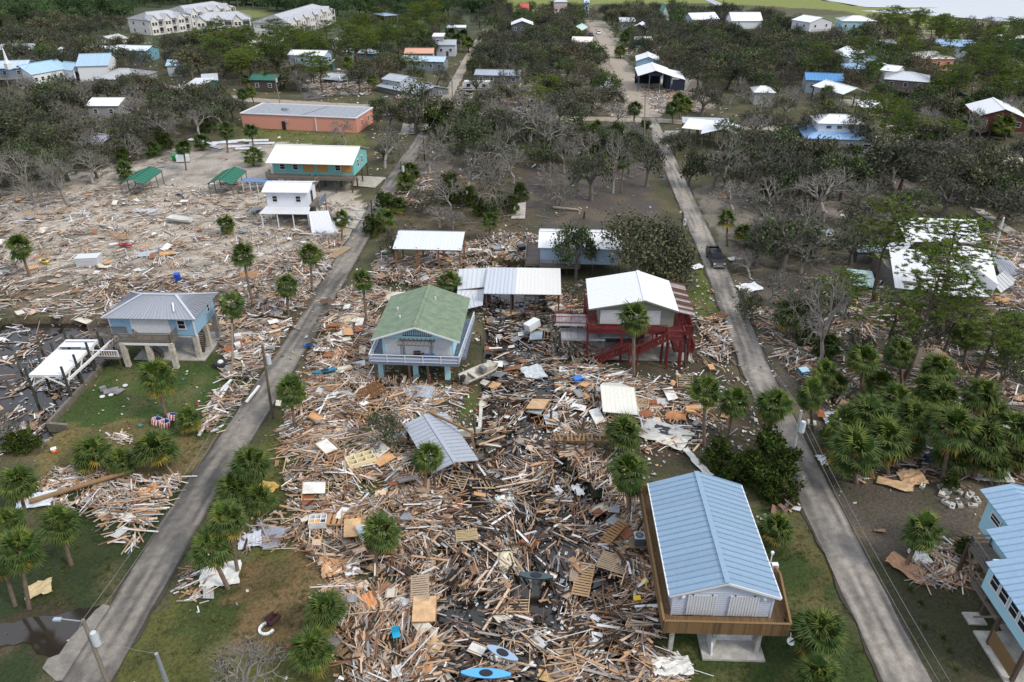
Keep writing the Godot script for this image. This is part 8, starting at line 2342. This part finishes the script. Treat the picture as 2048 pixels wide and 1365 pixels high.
	for f in fields:
		var p := poly(f[0])
		var q := Rect2(p[0], Vector2.ZERO)
		for v in p: q = q.expand(v)
		var spots := []
		var cols := []
		var n := int(q.get_area() * f[1] * 2.9)
		var solo := []
		for i in n:
			var x := rng.randf_range(q.position.x, q.end.x)
			var z := rng.randf_range(q.position.y, q.end.y)
			if not inside(x, z, p): continue
			var edge := wobble.get_noise_2d(x * 5.0, z * 5.0)
			if edge < f[8] and rng.randf() < 0.88: continue
			if on_road(x, z, 0.5) and rng.randf() < 0.97: continue
			if x < -38.4 and x > -50.5 and z < -80 and z > -87.0 and rng.randf() < 0.9: continue
			var g := ground_y(x, z)
			var wet := g < -0.5
			if wet and swirl.get_noise_2d(x * 4.0 + 70.0, z * 4.0) < -0.05 and rng.randf() < 0.9: continue
			var hp: float = maxf(0.0, heap.get_noise_2d(x, z) + 0.25) * f[5] * 2.1
			var a := swirl.get_noise_2d(x, z) * 5.0 + rng.randfn(0, 0.45) as float
			if rng.randf() < 0.24: a = rng.randf() * PI
			var kind := rng.randf()
			var k := 0
			if kind < f[2]: k = 5
			elif kind < f[2] + f[3] * (2.0 if wet else 1.0): k = 6
			elif f[8] > -0.1: k = [1, 1, 0, 7, 5, 2, 4, 1, 7][rng.randi() % 9]
			else: k = [0, 0, 1, 2, 3, 4, 7, 1, 4][rng.randi() % 9]
			var l := f[4] * 0.67 * clampf(exp(rng.randfn(0.0, 0.62)), 0.2, 3.6) as float
			var w := [0.04, 0.055, 0.08, 0.09, 0.13, 0.19][rng.randi() % 6] as float
			var t := rng.randf_range(0.025, 0.07)
			var big := rng.randf()
			if big < 0.03:
				w = rng.randf_range(0.3, 0.9)
				l = w * rng.randf_range(1.0, 2.0)
				t = 0.03
			var y: float = g + 0.06 + hp * rng.randf_range(0.2, 1.0) + rng.randf() * 0.12
			if wet: y = g + 0.03 + hp * rng.randf() + rng.randf() * 0.14
			var tilt := rng.randfn(0, 0.05 + 0.12 * minf(1.0, hp))
			var b := Basis(Vector3.UP, a) * Basis(Vector3.RIGHT, tilt) * Basis(Vector3.BACK, rng.randfn(0, 0.25))
			y += absf(sin(tilt)) * l * 0.35
			var tr := Transform3D(b * Basis.from_scale(Vector3(w, t, l)), Vector3(x, y, z))
			if f[7] > 0 and l > f[4] * 1.35 and big >= 0.03 and k != 6: solo.append([tr, k, y])
			else:
				spots.append(tr)
				cols.append(PALETTE[k] * (rng.randf_range(0.4, 1.0) if wet and k != 5 else rng.randf_range(0.5, 1.12)) as Color)
		solo.sort_custom(func(a, b): return a[0].origin.z + a[2] * 8.0 > b[0].origin.z + b[2] * 8.0)
		for i in solo.size():
			if i < f[7]:
				var o := put(self, "broken_board", cubem, mats2[solo[i][1]])
				o.transform = solo[i][0]
				tag(o, "", "board", "long broken boards lying on top of the debris")
				later(o, ("long " if solo[i][0].basis.z.length() > 3.2 else "") + WOODS[solo[i][1]])
			else:
				spots.append(solo[i][0])
				cols.append(PALETTE[solo[i][1]])
		scatter("debris_lumber", cubem, mat(Color.WHITE, "plank", 0.85), spots, cols, f[6], "debris")
	# small litter: chips, paper, insulation, plastic
	var bit := MB.new()
	bit.slab(Vector3(-0.5, 0.1, 0.5), Vector3(-0.4, 0.3, -0.5), Vector3(0.5, 0.05, -0.4), Vector3(0.45, 0.25, 0.5), 0.1)
	var tints := [Color(0.7, 0.7, 0.68), Color(0.7, 0.7, 0.7), Color(0.62, 0.6, 0.56), Color(0.45, 0.3, 0.18), Color(0.3, 0.18, 0.1), Color(0.05, 0.05, 0.05), Color(0.5, 0.5, 0.48), Color(0.38, 0.3, 0.24), Color(0.6, 0.6, 0.58), Color(0.2, 0.19, 0.18), Color(0.45, 0.44, 0.42), Color(0.55, 0.4, 0.28), Color(0.06, 0.15, 0.36), Color(0.4, 0.06, 0.06), Color(0.06, 0.26, 0.27)]
	for f in [[[[-60, 380], [740, 380], [700, 860], [-60, 950]], 0.55, "small litter over the left lots"], [[[560, 560], [1480, 560], [1640, 960], [1300, 1400], [680, 1400], [560, 900]], 5.0, "small litter over the central debris"], [[[1480, 480], [2060, 440], [2060, 1100], [1700, 1060], [1500, 650]], 0.6, "small litter over the right-hand lots"], [[[1400, 300], [2060, 300], [2060, 480], [1480, 520]], 0.5, "small litter under the right-hand oaks"], [[[700, 240], [1300, 240], [1400, 520], [760, 520]], 0.12, "small litter over the muddy middle lots"], [[[0, 960], [420, 960], [560, 840], [640, 1400], [-40, 1400]], 0.08, "small litter on the bottom-left lawns"], [[[-100, 60], [2100, 60], [2060, 380], [-60, 400]], 0.1, "small litter through the far village"]]:
		var p := poly(f[0])
		var q := Rect2(p[0], Vector2.ZERO)
		for v in p: q = q.expand(v)
		var spots := []
		var cols := []
		for i in int(q.get_area() * f[1]):
			var x := rng.randf_range(q.position.x, q.end.x)
			var z := rng.randf_range(q.position.y, q.end.y)
			if not inside(x, z, p) or wobble.get_noise_2d(x * 3.0 + 40.0, z * 3.0) < rng.randf_range(-0.25, 0.3) or (on_road(x, z) and rng.randf() < 0.8): continue
			var s := rng.randf_range(0.05, 0.27) * (2.4 if z < -170 else 1.6 if z < -130 else 1.0)
			if rng.randf() < 0.05: s *= 2.2
			spots.append(Transform3D(Basis.from_euler(Vector3(rng.randfn(0, 0.3), rng.randf() * TAU, rng.randfn(0, 0.3))) * Basis.from_scale(Vector3(s, s * 0.6, s * rng.randf_range(0.6, 2.0))), Vector3(x, ground_y(x, z) + rng.randf_range(0.0, 0.12), z)))
			cols.append(tints[rng.randi() % (15 if rng.randf() < 0.25 else 12)] * rng.randf_range(0.7, 1.1))
		scatter("storm_litter", bit.mesh(), mat(Color.WHITE, "plain", 0.8), spots, cols, f[2], "litter")
